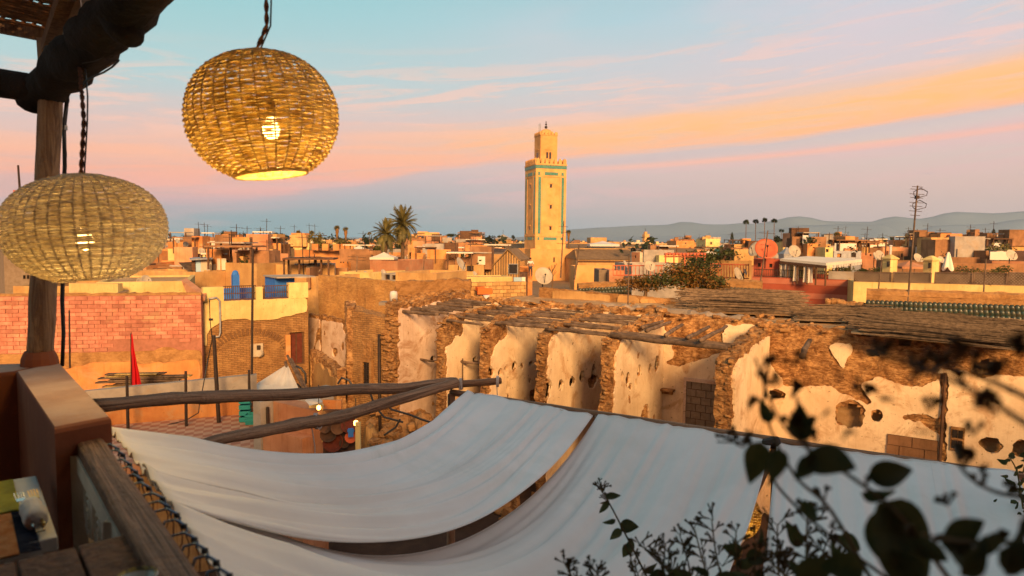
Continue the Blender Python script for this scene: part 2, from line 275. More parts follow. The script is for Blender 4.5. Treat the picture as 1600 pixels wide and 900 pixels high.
# ------------------------------------------------------------------ mesh and object helpers
ORG = {}
def org(o): return ORG.get(o.name, V((0, 0, 0)))
class MB:
    def __init__(s): s.v = []; s.f = []; s.uv = []; s.mi = []; s.cm = 0
    def vert(s, p, uv=(0, 0)): s.v.append(tuple(p)); s.uv.append(uv); return len(s.v) - 1
    def face(s, *i): s.f.append(i); s.mi.append(s.cm)
    def quad(s, a, b, c, d, uvs=None):
        uvs = uvs or [(0, 0)] * 4; s.face(*[s.vert(p, u) for p, u in zip((a, b, c, d), uvs)])
    def hexa(s, lo, hi):                                       # lo, hi: four corners each, counter-clockwise seen from above
        a = [s.vert(p) for p in lo]; b = [s.vert(p) for p in hi]
        s.face(*reversed(a)); s.face(*b)
        for i in range(4): j = (i + 1) % 4; s.face(a[i], a[j], b[j], b[i])
    def prism(s, poly, z0, z1):
        a = [s.vert((p[0], p[1], z0)) for p in poly]; b = [s.vert((p[0], p[1], z1)) for p in poly]; n = len(poly)
        ar = sum(poly[i][0] * poly[(i + 1) % n][1] - poly[(i + 1) % n][0] * poly[i][1] for i in range(n))
        if ar < 0: a.reverse(); b.reverse()
        s.face(*reversed(a)); s.face(*b)
        for i in range(n): j = (i + 1) % n; s.face(a[i], a[j], b[j], b[i])
    def box(s, c, sz, rz=0, ax=None):
        hx, hy, hz = sz[0] / 2, sz[1] / 2, sz[2] / 2
        if ax is None: ax = (V((cos(rz), sin(rz), 0)), V((-sin(rz), cos(rz), 0)), V((0, 0, 1)))
        c = V(c); q = lambda i, j, k: c + ax[0] * (hx * i) + ax[1] * (hy * j) + ax[2] * (hz * k)
        s.hexa([q(-1, -1, -1), q(1, -1, -1), q(1, 1, -1), q(-1, 1, -1)], [q(-1, -1, 1), q(1, -1, 1), q(1, 1, 1), q(-1, 1, 1)])
    def bar(s, a, b, w, h, up=V((0, 0, 1))):                   # squared timber from a to b
        a = V(a); b = V(b); d = (b - a).normalized(); sd = d.cross(up).normalized(); uu = sd.cross(d)
        s.box((a + b) / 2, ((b - a).length, w, h), ax=(d, sd * -1, uu))
    def tube(s, pts, rad, n=8, cap=True, rough=0.0, fr=3.0):
        pts = [V(p) for p in pts]; rad = rad if hasattr(rad, '__len__') else [rad] * len(pts); rings = []
        t = (pts[1] - pts[0]).normalized(); nn = t.orthogonal().normalized()
        for i, p in enumerate(pts):
            t = (pts[min(i + 1, len(pts) - 1)] - pts[max(i - 1, 0)]).normalized(); nn = (nn - t * nn.dot(t)).normalized(); bb = t.cross(nn); ring = []
            for k in range(n):
                a = 2 * pi * k / n; d = nn * cos(a) + bb * sin(a); r = rad[i]
                if rough: r *= 1 + rough * N.noise((p + d * rad[i]) * fr)
                ring.append(s.vert(p + d * r, (k / n, i)))
            rings.append(ring)
        for i in range(len(rings) - 1):
            for k in range(n): j = (k + 1) % n; s.face(rings[i][k], rings[i][j], rings[i + 1][j], rings[i + 1][k])
        if cap: s.face(*reversed(rings[0])); s.face(*rings[-1])
    def lathe(s, prof, c=(0, 0, 0), n=16, M=None):
        c = V(c); rings = []
        for r, z in prof:
            rings.append([s.vert(c + ((M @ V((r * cos(2 * pi * k / n), r * sin(2 * pi * k / n), z))) if M else V((r * cos(2 * pi * k / n), r * sin(2 * pi * k / n), z)))) for k in range(n)])
        for i in range(len(rings) - 1):
            for k in range(n): j = (k + 1) % n; s.face(rings[i][k], rings[i][j], rings[i + 1][j], rings[i + 1][k])
    def grid(s, fn, na, nb, keep=None, flip=False, uvf=None):
        idx = {}
        def g_(i, j):
            if (i, j) not in idx: idx[i, j] = s.vert(fn(i / na, j / nb), uvf(i / na, j / nb) if uvf else (i / na, j / nb))
            return idx[i, j]
        for i in range(na):
            for j in range(nb):
                if keep and not keep((i + .5) / na, (j + .5) / nb): continue
                f = (g_(i, j), g_(i + 1, j), g_(i + 1, j + 1), g_(i, j + 1)); s.face(*(reversed(f) if flip else f))
    def build(s, name, m, parent=None, smooth=False, o=None):
        off = org(parent) if parent else (V(o) if o is not None else V((0, 0, 0)))
        me = bpy.data.meshes.new(name); me.from_pydata([(x - off.x, y - off.y, z - off.z) for x, y, z in s.v], [], s.f)
        if any(u != (0, 0) for u in s.uv):
            ul = me.uv_layers.new(name='UVMap'); li = [0] * len(me.loops); me.loops.foreach_get('vertex_index', li)
            ul.data.foreach_set('uv', [c for i in li for c in s.uv[i]])
        for x in (m if isinstance(m, (list, tuple)) else [m]): me.materials.append(MATS[x])
        if any(s.mi): me.polygons.foreach_set('material_index', s.mi)
        if smooth: me.polygons.foreach_set('use_smooth', [True] * len(me.polygons))
        me.update(); ob = bpy.data.objects.new(name, me); COL.objects.link(ob)
        if parent: ob.parent = parent
        else: ob.location = off
        ORG[ob.name] = off
        return ob
def tag(o, label=None, cat=None, group=None, kind=None):
    for k, v in (('label', label), ('category', cat), ('group', group), ('kind', kind)):
        if v: o[k] = v
    return o
def thing(name, loc, label, cat, group=None):
    o = bpy.data.objects.new(name, None); COL.objects.link(o); o.location = loc; o.empty_display_size = .2; ORG[o.name] = V(loc)
    return tag(o, label, cat, group)
def part(name, mesh, parent, loc=(0, 0, 0), rot=None, scale=None):   # another part sharing a mesh; loc in world
    o = bpy.data.objects.new(name, mesh); COL.objects.link(o); o.parent = parent; o.location = V(loc) - org(parent)
    if rot is not None: o.rotation_euler = rot
    if scale is not None: o.scale = scale
    ORG[o.name] = org(parent) + V(o.location)
    return o
def copy_tree(o, parent=None):
    c = o.copy(); COL.objects.link(c)
    if parent: c.parent = parent
    for ch in [x for x in o.children]: copy_tree(ch, c)
    return c
def one(mb, name, m, label, cat, group=None, smooth=False, loc=None):
    v = mb.v; l = loc if loc is not None else (sum(p[0] for p in v) / len(v), sum(p[1] for p in v) / len(v), min(p[2] for p in v))
    return tag(mb.build(name, m, None, smooth, o=l), label, cat, group)
def mesh_only(mb, name, m, smooth=False):
    o = mb.build(name, m, None, smooth); me = o.data; bpy.data.objects.remove(o); return me
def nv(p, f, a): return N.noise_vector(V(p) * f) * a
# ================================================================== OUR OWN TERRACE
D = V((.62, -.785, 0)).normalized(); NRM = V((-D.y, D.x, 0))            # along the terrace edge (towards us); outward normal
if NRM.y < 0: NRM = -NRM
ZF = -1.36                                                              # terrace floor
Q0 = PZ(85, 670, -.55); Q1 = PZ(174, 653, -.55); Q2 = PZ(91, 565, -.55); Q3 = PZ(25, 579, -.55)
mb = MB(); e0 = V((-1.15, 2.05, 0)); a = e0 - D * 1.5; b = e0 + D * 4.2
mb.prism([(a.x, a.y), (b.x, b.y), (b.x - 1, -9), (a.x - 4, -9), (a.x - 4, a.y - 1.5)], ZF - .25, ZF)
tag(mb.build('terrace_floor', 'roof_grey'), kind='structure')
# the building that carries the terrace and rises behind it (it shades terrace and canopies)
mb = MB(); a2 = a + NRM * .02; b2 = b + NRM * .02
mb.prism([(a2.x, a2.y), (b2.x, b2.y), (b2.x - 1, -9), (a2.x - 4, -9), (a2.x - 4, a2.y - 1.5)], G, ZF - .25)
th = thing('terrace_building', (0, -5, G), 'terracotta plastered house that carries the cafe terrace and rises behind it', 'building')
mb.build('lower_wall', 'terracotta', th)
mb = MB(); mb.box((1.6, -7.0, 0.9), (11.4, 9.0, 5.6)); mb.build('shade_block', 'terracotta', th)  # unseen block, added and sized to shade terrace, canopies and ruin
mb = MB(); mb.box((-14.5, -9, -3.2), (20, 10, 12.6)); mb.build('side_wing', 'terracotta', th); mb = MB(); mb.box((19, -8, -3.4), (21, 9, 12.2)); mb.build('side_wing', 'terracotta', th)
# parapet wall with the post on it
th = thing('parapet_wall', (Q2.x, Q2.y, ZF), 'thick terracotta plastered parapet corner with a grey worn top, carrying the wooden post', 'wall')
def rounded_prism(mb, poly, z0, z1, r=.015):
    c = sum((V((p[0], p[1], 0)) for p in poly), V()) / len(poly); ring = []
    for z, k in ((z0, 0), (z1 - r, 0), (z1 - r * .3, r * .3), (z1, r)):
        ring.append([mb.vert((p[0] + (c.x - p[0]) * k * 3, p[1] + (c.y - p[1]) * k * 3, z)) for p in poly])
    n = len(poly)
    for i in range(3):
        for k in range(n): j = (k + 1) % n; mb.face(ring[i][k], ring[i][j], ring[i + 1][j], ring[i + 1][k])
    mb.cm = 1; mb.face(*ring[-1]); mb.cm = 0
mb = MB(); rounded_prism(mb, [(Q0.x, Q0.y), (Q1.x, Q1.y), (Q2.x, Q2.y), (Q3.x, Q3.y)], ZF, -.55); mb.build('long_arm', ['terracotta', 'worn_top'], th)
L2 = PZ(-260, 575, -.55); L3 = PZ(-260, 607, -.55)
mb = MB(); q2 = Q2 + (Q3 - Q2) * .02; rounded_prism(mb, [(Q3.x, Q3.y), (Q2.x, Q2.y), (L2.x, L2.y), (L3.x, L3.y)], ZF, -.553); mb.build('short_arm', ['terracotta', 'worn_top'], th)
pb = PZ(62, 569, -.55); mb = MB(); mb.lathe([(.072, 0), (.068, .03), (.055, .06), (.05, .06)], (pb.x, pb.y, -.552), 14); mb.build('post_collar', 'terracotta', th)
# ------------------------------------------------------------------ pergola
th = thing('pergola', (pb.x, pb.y, -.52), 'rough timber pergola with a weathered post, a dark gnarled beam and a woven reed roof', 'pergola')
def wob(a, b, n, amp, seed=0): return [V(a).lerp(V(b), i / n) + nv(V((seed * 7.3, 0, i * .55)), 1, amp) for i in range(n + 1)]
ptop = P(80, 140, 3.0)
mb = MB(); pts = [V((pb.x, pb.y, -.54)).lerp(ptop, i / 14) + nv((1, 0, i * .3), 1, .006) for i in range(15)]
mb.tube(pts, [.052 - .006 * i / 14 for i in range(15)], 14, rough=.12, fr=9); mb.build('post', 'post_wood', th, True)
mb = MB(); pts = [P(*q) for q in ((52, 158, 3.05), (88, 122, 2.95), (118, 92, 2.82), (150, 62, 2.7), (188, 22, 2.55), (235, -30, 2.4), (300, -110, 2.2))]
pp = []
for i in range(len(pts) - 1):
    for k in range(4): pp.append(pts[i].lerp(pts[i + 1], k / 4))
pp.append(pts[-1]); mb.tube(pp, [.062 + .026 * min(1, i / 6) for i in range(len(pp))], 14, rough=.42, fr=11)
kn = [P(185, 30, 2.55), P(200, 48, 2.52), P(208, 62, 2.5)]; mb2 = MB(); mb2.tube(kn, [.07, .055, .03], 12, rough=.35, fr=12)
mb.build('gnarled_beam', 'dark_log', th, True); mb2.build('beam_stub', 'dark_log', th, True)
mb = MB(); mb.tube(wob(P(-220, 88, 3.0), P(70, 142, 3.0), 12, .008, 3), .062, 12, rough=.12, fr=7); mb.build('cross_beam', 'dark_log', th, True)
zr = 1.02
ra, rb_, rc, rd = PZ(-160, 12, zr), PZ(97, 62, zr), PZ(225, -60, zr), PZ(-60, -160, zr)   # mat corners on the roof plane
mb = MB(); rows = 46
for i in range(rows):                                                  # reeds across, woven over wefts, some slipped apart
    t = (i + .5) / rows; a = ra.lerp(rd, t); b = rb_.lerp(rc, t)
    if random.random() < .12: continue
    j = random.uniform(-.003, .003); nseg = 16; pts = [a.lerp(b, k / nseg) + V((0, 0, j + .004 * ((k + i) % 2))) + nv((i, k * .6, 0), 1, .005) for k in range(nseg + 1)]
    mb.tube(pts, .0088, 5, rough=.2, fr=40)
mb.build('reed_mat', 'reed', th)['kind'] = 'stuff'
mb = MB()
for i in range(15):
    t = (i + .5) / 15; a = ra.lerp(rb_, t); b = rd.lerp(rc, t)
    mb.tube([a.lerp(b, k / 8) + V((0, 0, .012)) for k in range(9)], .009, 5)
mb.build('mat_weft', 'reed', th)['kind'] = 'stuff'
for (a, b, ww, m) in ((P(-200, 5, 3.38), P(101, 62, 3.38), .05, 'post_wood'), (P(74, 74, 3.2), P(104, -10, 2.6), .05, 'post_wood'), (P(120, 36, 2.9), P(110, -40, 2.5), .045, 'cream_wood'), (P(101, 58, 3.35), P(180, -60, 2.6), .04, 'cream_wood')):
    mb = MB(); mb.bar(a, b, ww, .05); mb.build('roof_batten', m, th)
mb = MB(); mb.bar(P(66, 60, 3.25), P(70, 118, 3.25), .035, .035, V((1, 0, 0))); mb.build('roof_strut', 'cream_wood', th)
mb = MB(); bl0 = P(52, 158, 3.05); bl1 = P(300, -110, 2.2); bd_ = (bl1 - bl0); bd_.z = 0; bd_.normalize(); bn_ = V((-bd_.y, bd_.x, 0)); bn_ = bn_ if bn_.y < 0 else -bn_  # beam and reed roof continued out of view, added to darken the terrace
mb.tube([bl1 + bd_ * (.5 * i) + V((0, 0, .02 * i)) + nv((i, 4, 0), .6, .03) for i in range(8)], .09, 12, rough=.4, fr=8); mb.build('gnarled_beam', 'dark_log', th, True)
mb = MB()
for i in range(150):
    o_ = V((bl1.x, bl1.y, 1.18)) - bd_ * .3 + bn_ * (.025 * i); mb.tube([o_ + bd_ * (k * .7) + V((0, 0, .006 * ((i + k) % 2))) for k in range(7)], .0125, 5)
mb.build('reed_mat', 'reed', th)['kind'] = 'stuff'
for k in range(4): o_ = V((bl1.x, bl1.y, 1.21)) - bd_ * .2 + bd_ * (k * 1.2); mb = MB(); mb.bar(o_, o_ + bn_ * 3.8, .06, .05); mb.build('roof_batten', 'post_wood', th)
# cables down the post
th = thing('electric_cable', P(98, 565, 3.05), 'black electric cable bundle running down beside the wooden post', 'cable')
mb = MB(); mb.tube([P(x, y, 3.06) for x, y in ((101, 138), (104, 160), (100, 200), (101, 260), (98, 320), (99, 400), (97, 470), (99, 520), (97, 572))], .0085, 7, rough=.1, fr=30); mb.build('thick_cable', 'black_cable', th, True)
mb = MB(); mb.tube([P(x, y, 3.04) for x, y in ((106, 140), (107, 158), (101, 175), (99, 205), (103, 240), (100, 300))], .004, 6); mb.build('thin_cable', 'black_cable', th, True)
mb = MB(); mb.lathe([(.014, 0), (.014, .02)], P(100, 203, 3.05), 8); mb.build('cable_clip', 'paint_white', th)
th = thing('lamp_flex', P(129, 139, 2.5), 'black lamp flex looping off the dark beam to a twist of bare wire', 'cable')
cv = [(131, 190), (128, 160), (128, 139), (133, 128), (145, 120), (162, 113), (176, 104), (184, 96), (186, 93)]
mb = MB(); mb.tube([P(x, y, 2.62) for x, y in cv], .004, 6); mb.build('flex', 'black_cable', th, True)
mb = MB(); mb.tube([P(186, 93, 2.62), P(176, 96, 2.62), P(168, 91, 2.62), P(160, 90, 2.62), P(150, 95, 2.65), P(128, 99, 2.7)], .0015, 4); mb.tube([P(160, 88, 2.62), P(172, 97, 2.62), P(182, 93, 2.62)], .0015, 4); mb.build('bare_wire', 'iron', th)
# ------------------------------------------------------------------ wicker lanterns
def lantern(name, cpx, d, W, H, tilt, rows, ribs, fill, cmat, label, watt, hang, topw=.22, botw=.46, seed=0, shift=0):
    c = P(cpx[0], cpx[1], d); th = thing(name, c, label, 'wicker lantern', 'wicker lanterns hanging from the pergola')
    Rm = Matrix.Rotation(tilt, 3, V((0, 1, 0)))
    def prof(t):                                                       # t 0 bottom .. 1 top -> radius, z
        a0 = math.asin(botw); a1 = math.asin(topw); a = a0 + (pi - a0 - a1) * t
        r = abs(sin(a)) ** .88 * W / 2; z = -cos(a) * H / 2; r *= 1 - .06 * (1 - t) ** 2; return r, z
    rnd = random.Random(seed); mb = MB(); seg = ribs * 3
    for i in range(rows):
        t = (i + .5) / rows; r, z = prof(t); r2, z2 = prof(min(1, t + .02)); dl = V((r2 - r, z2 - z)).normalized()
        hgt = 1.05 * H * 1.35 / rows * .5 * fill; n0 = len(mb.v); hh = hgt * rnd.uniform(.75, 1.1); zo = rnd.uniform(-.1, .1) * hgt
        for k in range(seg):
            a = 2 * pi * k / seg; nvz = N.noise(V((cos(a) * 2.2, sin(a) * 2.2, i * 9.1 + seed))); h2 = hh * (1 + .35 * nvz) * (.74 if (k % 3 == 0 and fill < .9) else 1)
            off = (.0035 if ((k // 3 + i) % 2) else -.0035) * (0 if k % 3 == 0 else 1) + .003 * nvz + (.02 if fill < .9 else .007) * W * N.noise(V((cos(a), sin(a), t * 2 + seed)))
            for (u, v_) in ((-h2, 0), (0, .0022), (h2, 0), (0, -.0022)):
                rr = r + off + v_ * dl.y + u * dl.x; zz = z + zo + u * dl.y - v_ * dl.x + .0022 * N.noise(V((a * 3, i * 3.3, seed)))
                mb.vert(Rm @ V((rr * cos(a), rr * sin(a), zz)) + c)
        for k in range(seg):
            j = (k + 1) % seg
            for q in range(4): q2 = (q + 1) % 4; mb.face(n0 + k * 4 + q, n0 + j * 4 + q, n0 + j * 4 + q2, n0 + k * 4 + q2)
    mb.build('weave', cmat, th)['kind'] = 'stuff'
    mb = MB()
    for k in range(ribs):
        a = 2 * pi * (k + .0) / ribs + rnd.uniform(-.01, .01)
        mb.tube([Rm @ V((prof(t / 12)[0] * cos(a), prof(t / 12)[0] * sin(a), prof(t / 12)[1])) + c for t in range(13)], .0028, 5, cap=False)
    mb.build('rib_cane', cmat, th)['kind'] = 'stuff'
    for t, nm in ((0, 'bottom_rim'), (1, 'top_rim')):
        mb = MB(); r, z = prof(t); mb.tube([Rm @ V((r * cos(2 * pi * k / 36), r * sin(2 * pi * k / 36), z)) + c + nv((k, t, seed), .9, .002) for k in range(37)], .0062, 7, cap=False); mb.build(nm, cmat, th)
    mb = MB(); r, z = prof(1); top = Rm @ V((0, 0, z + .005)) + c
    for k in range(3): a = k * pi / 3; mb.bar(Rm @ V((-r * cos(a), -r * sin(a), z)) + c, Rm @ V((r * cos(a), r * sin(a), z)) + c, .006, .005)
    mb.build('top_cross', cmat, th)
    bc = Rm @ V((.02, 0, -.04)) + c + V((shift, 0, 0)); mb = MB(); mb.lathe([(0, -.035), (.018, -.03), (.028, -.012), (.028, .006), (.016, .028), (.012, .045), (0, .05)], bc, 14); mb.build('light_bulb', 'bulb', th, True)
    mb = MB(); mb.lathe([(.016, .045), (.016, .085), (.006, .095), (.004, .1)], bc, 10); mb.tube([bc + V((0, 0, .09)), top], .003, 5); mb.build('bulb_holder', 'black_cable', th)
    lt = bpy.data.lights.new('lamp_light', 'POINT'); lt.energy = watt; lt.color = (1, .66, .2); lt.shadow_soft_size = .05
    lo = bpy.data.objects.new('lamp_light', lt); COL.objects.link(lo); lo.parent = th; lo.location = bc - c - V((0, 0, .075))
    # rope: two twisted strands up to the hanging point
    hp = [P(*q) for q in hang]
    for s_ in (0, 1):
        mb = MB(); pts = []
        ctl = [top] + hp
        for i in range(len(ctl) - 1):
            n = max(2, int((ctl[i + 1] - ctl[i]).length / .012))
            for k in range(n):
                p = ctl[i].lerp(ctl[i + 1], k / n); a = len(pts) * 1.0 + s_ * pi; pts.append(p + V((cos(a), sin(a), 0)) * .0042)
        mb.tube(pts, .0045, 5); mb.build('rope_strand', 'rope', th)
    mb = MB(); mb.tube([top + V((.012, 0, 0))] + [p + V((.012 + .01 * sin(i), 0, 0)) for i, p in enumerate(hp)], .003, 5); mb.build('flex', 'black_cable', th)
    return th
lantern('wicker_lantern', (412, 184), 2.35, .50, .43, radians(-7), 60, 34, .84, 'cane', 'glowing golden round wicker lantern hanging tilted and alone against the sky', 8,
        [(417, 40, 2.34), (415, -40, 2.3)], seed=2, shift=.0)
lantern('wicker_lantern', (135, 359), 2.45, .53, .385, radians(-4), 58, 44, .97, 'cane_pale', 'pale flattened wicker lantern hanging low in front of the wooden post', 4.2,
        [(131, 190, 2.5), (128, 150, 2.55), (124, 100, 2.75)], seed=9, botw=.42, shift=-.03)
# ------------------------------------------------------------------ balustrade
th = thing('balustrade', PZ(280, 900, -1.5), 'weathered brown wooden handrail over cream fretwork panels at the terrace edge', 'railing')
ra_, rb2 = PZ(141, 688, -.605), PZ(279, 903, -.605); rd_ = (rb2 - ra_).normalized(); rn_ = V((-rd_.y, rd_.x, 0)); rn_ = rn_ if rn_.y > 0 else -rn_
ra_ = ra_ - rd_ * .02; rend = ra_ + rd_ * 3.4
mb = MB(); nn = 40; ring = []
prof = [(-.034, -.028), (.034, -.028), (.036, -.006), (.034, .014), (.026, .019), (-.026, .019), (-.034, .014), (-.036, -.006)]
for i in range(nn + 1):
    p = ra_.lerp(rend, i / nn) + V((0, 0, -.019)); ring.append([mb.vert(p + rn_ * (u * (1 + .04 * N.noise(V((i * .35, u * 30, 0))))) + V((0, 0, v_ + .002 * N.noise(V((i * .3, u * 20, 5))))), (u * 26 + 5, i + 1)) for u, v_ in prof])
for i in range(nn):
    for k in range(8): j = (k + 1) % 8; mb.face(ring[i][k], ring[i + 1][k], ring[i + 1][j], ring[i][j])
mb.face(*ring[0]); mb.face(*reversed(ring[-1])); hr = mb.build('handrail', 'rail_wood', th)
# cream panels below: posts, rails and open fretwork scrolls
def rl(t, z, off=-.022): p = ra_ + rd_ * t + rn_ * off; return V((p.x, p.y, z))
for t in (.03, .62, 1.24, 1.86, 2.5, 3.2):
    mb = MB(); mb.bar(rl(t, ZF), rl(t, -.64), .045, .045, V((1, 0, 0))); mb.build('baluster_post', 'panel_cream', th)
for z in (-.665, -1.30):
    mb = MB(); mb.bar(rl(0, z), rl(3.3, z), .035, .05); mb.build('panel_rail', 'panel_cream', th)
for pi_, (t0, t1) in enumerate(((.055, .595), (.645, 1.215), (1.265, 1.835))):
    for ux in range(3):
        for uz in range(3):
            w_ = (t1 - t0) / 3; cx = t0 + w_ * (ux + .5); cz = -1.27 + .19 * (uz + .5) + .02; mb = MB()
            for ph in range(4):
                a0 = ph * pi / 2 + pi / 4; pts = []
                for k in range(9): a = a0 + k / 8 * 4.4; r = .085 * (1 - k / 10.5); pts.append(rl(cx + r * cos(a) * w_ / .19, cz + r * sin(a)))
                mb.tube(pts, .0085, 5)
            mb.build('fretwork_scroll', 'panel_cream', th)
# ------------------------------------------------------------------ tables
def table(name, C0, C1, width, zt, n, m, legm, label, th_=.035, roundn=.0):
    e1 = (C1 - C0).normalized(); e2 = V((-e1.y, e1.x, 0)); e2 = e2 if e2.x < 0 else -e2; Lg = (C1 - C0).length
    cc = C0 + e1 * Lg / 2 + e2 * width / 2; th = thing(name, (cc.x, cc.y, ZF), label, 'table'); pw = width / n
    for i in range(n):
        mb = MB(); c = C0 + e1 * Lg / 2 + e2 * (pw * (i + .5)); c.z = zt - th_ / 2 + random.uniform(-.001, .001)
        mb.box(c, (Lg - random.uniform(0, .006), pw - .005, th_), atan2(e1.y, e1.x)); o = mb.build('top_plank', m, th)
        bv = o.modifiers.new('soft edge', 'BEVEL'); bv.width = .004; bv.segments = 2
    for i in (0, 1):
        for j in (0, 1):
            p = C0 + e1 * (.06 + i * (Lg - .12)) + e2 * (.06 + j * (width - .12)); mb = MB(); mb.bar((p.x, p.y, ZF), (p.x, p.y, zt - th_), .045, .045, V((1, 0, 0))); mb.build('leg', legm, th)
    return C0, e1, e2
T0, T1 = PZ(58, 742, -.72), PZ(92, 838, -.72)
C0, e1, e2 = table('white_table', T0 , T1, .55, -.72, 4, 'paint_white', 'paint_white', 'small worn white plank table inside the parapet corner')
def onT(u, v_, z=0): p = C0 + e1 * u + e2 * v_; return V((p.x, p.y, -.718 + z))
def cloth(mb, u0, u1, v0, v1, z, fold=.002, nu=14, nv_=14):
    mb.grid(lambda a, b: onT(u0 + (u1 - u0) * a, v0 + (v1 - v0) * b, z + fold * N.noise(V((a * 5, b * 5, u0 * 9)))), nu, nv_)
    mb.grid(lambda a, b: onT(u0 + (u1 - u0) * a, v0 + (v1 - v0) * b, z - .004), nu, nv_, flip=True)
def mat_thing(name, lab, u0, u1, v0, v1, m, z, fr):
    th = thing(name, onT((u0 + u1) / 2, (v0 + v1) / 2), lab, 'place mat'); mb = MB(); cloth(mb, u0, u1, v0, v1, z); mb.build('woven_cloth', m, th)
    if fr:
        mb = MB()
        for i in range(26):
            u = u0 + (u1 - u0) * (i + .5) / 26; mb.tube([onT(u, v0, z), onT(u + random.uniform(-.004, .004), v0 - .022, z - .001), onT(u + random.uniform(-.006, .006), v0 - .04, z - .003)], .003, 4)
        o = mb.build('tassel_fringe', fr, th); o['kind'] = 'stuff'
Tl = (T1 - T0).length
def uvT(px, py): p = PZ(px, py, -.718) - C0; return p.dot(e1), p.dot(e2)
u1_, v1_ = uvT(16, 795); u0_, v0_ = uvT(10, 752)
mat_thing('place_mat', 'yellow green woven place mat on the far end of the white table', u0_, u1_ + .03, v1_ - .02, v1_ + .3, 'mat_yellow', .003, None)
u2_, v2_ = uvT(32, 800); u3_, v3_ = uvT(25, 868)
mat_thing('place_mat', 'orange woven place mat with a dark blue tassel fringe', u2_ + .0, u3_ + .0, min(v2_, v3_) + .02, min(v2_, v3_) + .34, 'mat_orange', .003, 'fringe_blue')
cu, cvv = uvT(54, 812)
th = thing('cutlery_roll', onT(cu, cvv), 'cream napkin rolled round two forks and a knife, lying beside the orange mat', 'cutlery')
A_ = onT(cu + .075, cvv + .0, .02); B_ = onT(cu - .045, cvv + .005, .022)
mb = MB(); mb.tube([A_.lerp(B_, i / 6) for i in range(7)], [.024, .026, .027, .026, .026, .027, .025], 14, rough=.2, fr=30); mb.build('napkin', 'napkin', th, True)
dr = (B_ - A_).normalized(); sd = V((-dr.y, dr.x, 0))
for k, o_ in enumerate((-.010, .010)):
    mb = MB(); base = B_ + sd * o_ + V((0, 0, .006)); mb.tube([A_ + sd * o_ - dr * .03, base, base + dr * .035], [.004, .0035, .004], 6)
    f0 = base + dr * .035 + sd * o_ * .5; mb.box(f0 + dr * .012, (.024, .02, .002), atan2(dr.y, dr.x))
    for t in range(4): mb.tube([f0 + dr * .024 + sd * (-.009 + .006 * t), f0 + dr * .062 + sd * (-.010 + .0066 * t) + V((0, 0, .004))], .0012, 5)
    mb.build('fork', 'brass' if k == 0 else 'steel', th)
mb = MB(); mb.box(A_ - dr * .03 + V((0, 0, -.006)), (.05, .018, .003), atan2(dr.y, dr.x)); mb.build('knife', 'steel', th)
W0, W1 = PZ(206, 832, -.625), PZ(262, 925, -.625)
C0, e1, e2 = table('plank_table', W0, W1, .5, -.625, 5, 'table_wood', 'table_wood', 'dark brown plank table beside the handrail')
dc = PZ(213, 903, -.60); th = thing('patterned_bowl', (dc.x, dc.y, -.623), 'small glazed bowl with a yellow and black pattern on the dark plank table', 'bowl')
mb = MB(); mb.lathe([(.0, 0), (.02, .0), (.022, .006), (.03, .02), (.035, .026), (.033, .028), (.028, .02), (.018, .009), (0, .008)], (dc.x, dc.y, -.623), 28); mb.build('bowl', 'ceramic', th, True)
mb = MB(); mb.lathe([(.0305, .021), (.0336, .0252), (.0335, .0288), (.029, .0225)], (dc.x, dc.y, -.623), 28); mb.build('painted_rim', 'ceramic_pattern', th, True)

# ------------------------------------------------------------------ white canopies over the alley
ZB = -1.8
_c0, _c1, _c2 = PZ(172, 670, -.72), PZ(264, 784, -.72), PZ(347, 905, -.74); _cd = (_c2 - _c1).normalized()
CA = [(_c0, _c1), (_c1 - _cd * .34, _c1 + _cd * 1.28), (_c1 + _cd * 1.60, _c1 + _cd * 2.7)]
CB = [(PZ(730, 612, ZB), PZ(925, 650, ZB)), (PZ(935, 648, ZB), PZ(1205, 690, ZB)), (PZ(1215, 693, ZB), PZ(1588, 740, ZB))]
SAG = [(.36, .47), (.735, .54), (.64, .45)]
cl = ('white cloth canopy nearest the wooden poles, sagging from the handrail to the ruin side', 'middle white cloth canopy, widest at its far hem, above the dark narrow gap', 'white cloth canopy at the right, half hidden behind dark leaves')
def canopy_pt(k, t, s):
    A0, A1 = CA[k]; B0, B1 = CB[k]; a = A0.lerp(A1, s); b = B0.lerp(B1, s); p = a.lerp(b, t)
    sg = SAG[k][0] * (1 - s) + SAG[k][1] * s; sh = (4 * t * (1 - t)) * (1 + .25 * (1 - 2 * t)); p = p - V((0, 0, sg * sh))
    gather = (1 - t) ** .6 * (1 - .9 * max(0, t - .9) / .1)
    lane = s * 9 + 1.3 * N.noise(V((s * 3, t * 1.3, k * 5))); f1 = N.noise(V((lane * 1.0, t * .9, k * 11))); f2 = N.noise(V((lane * 2.7, t * 1.6, k * 11 + 3)))
    f3 = N.noise(V((s * 26 + 2 * N.noise(V((s * 2, t * 2, k))), t * 1.1, k * 3)))
    p.z += (.085 * f1 + .055 * f2) * (.30 + .75 * gather) * min(1, t * 12) + .016 * f3 * (.5 + gather)
    p.z -= .03 * sin(pi * s) ** 2 * sin(pi * t)
    if t < .04: p.z -= (.04 - t) * .35 * abs(sin(s * pi * 9))
    return p
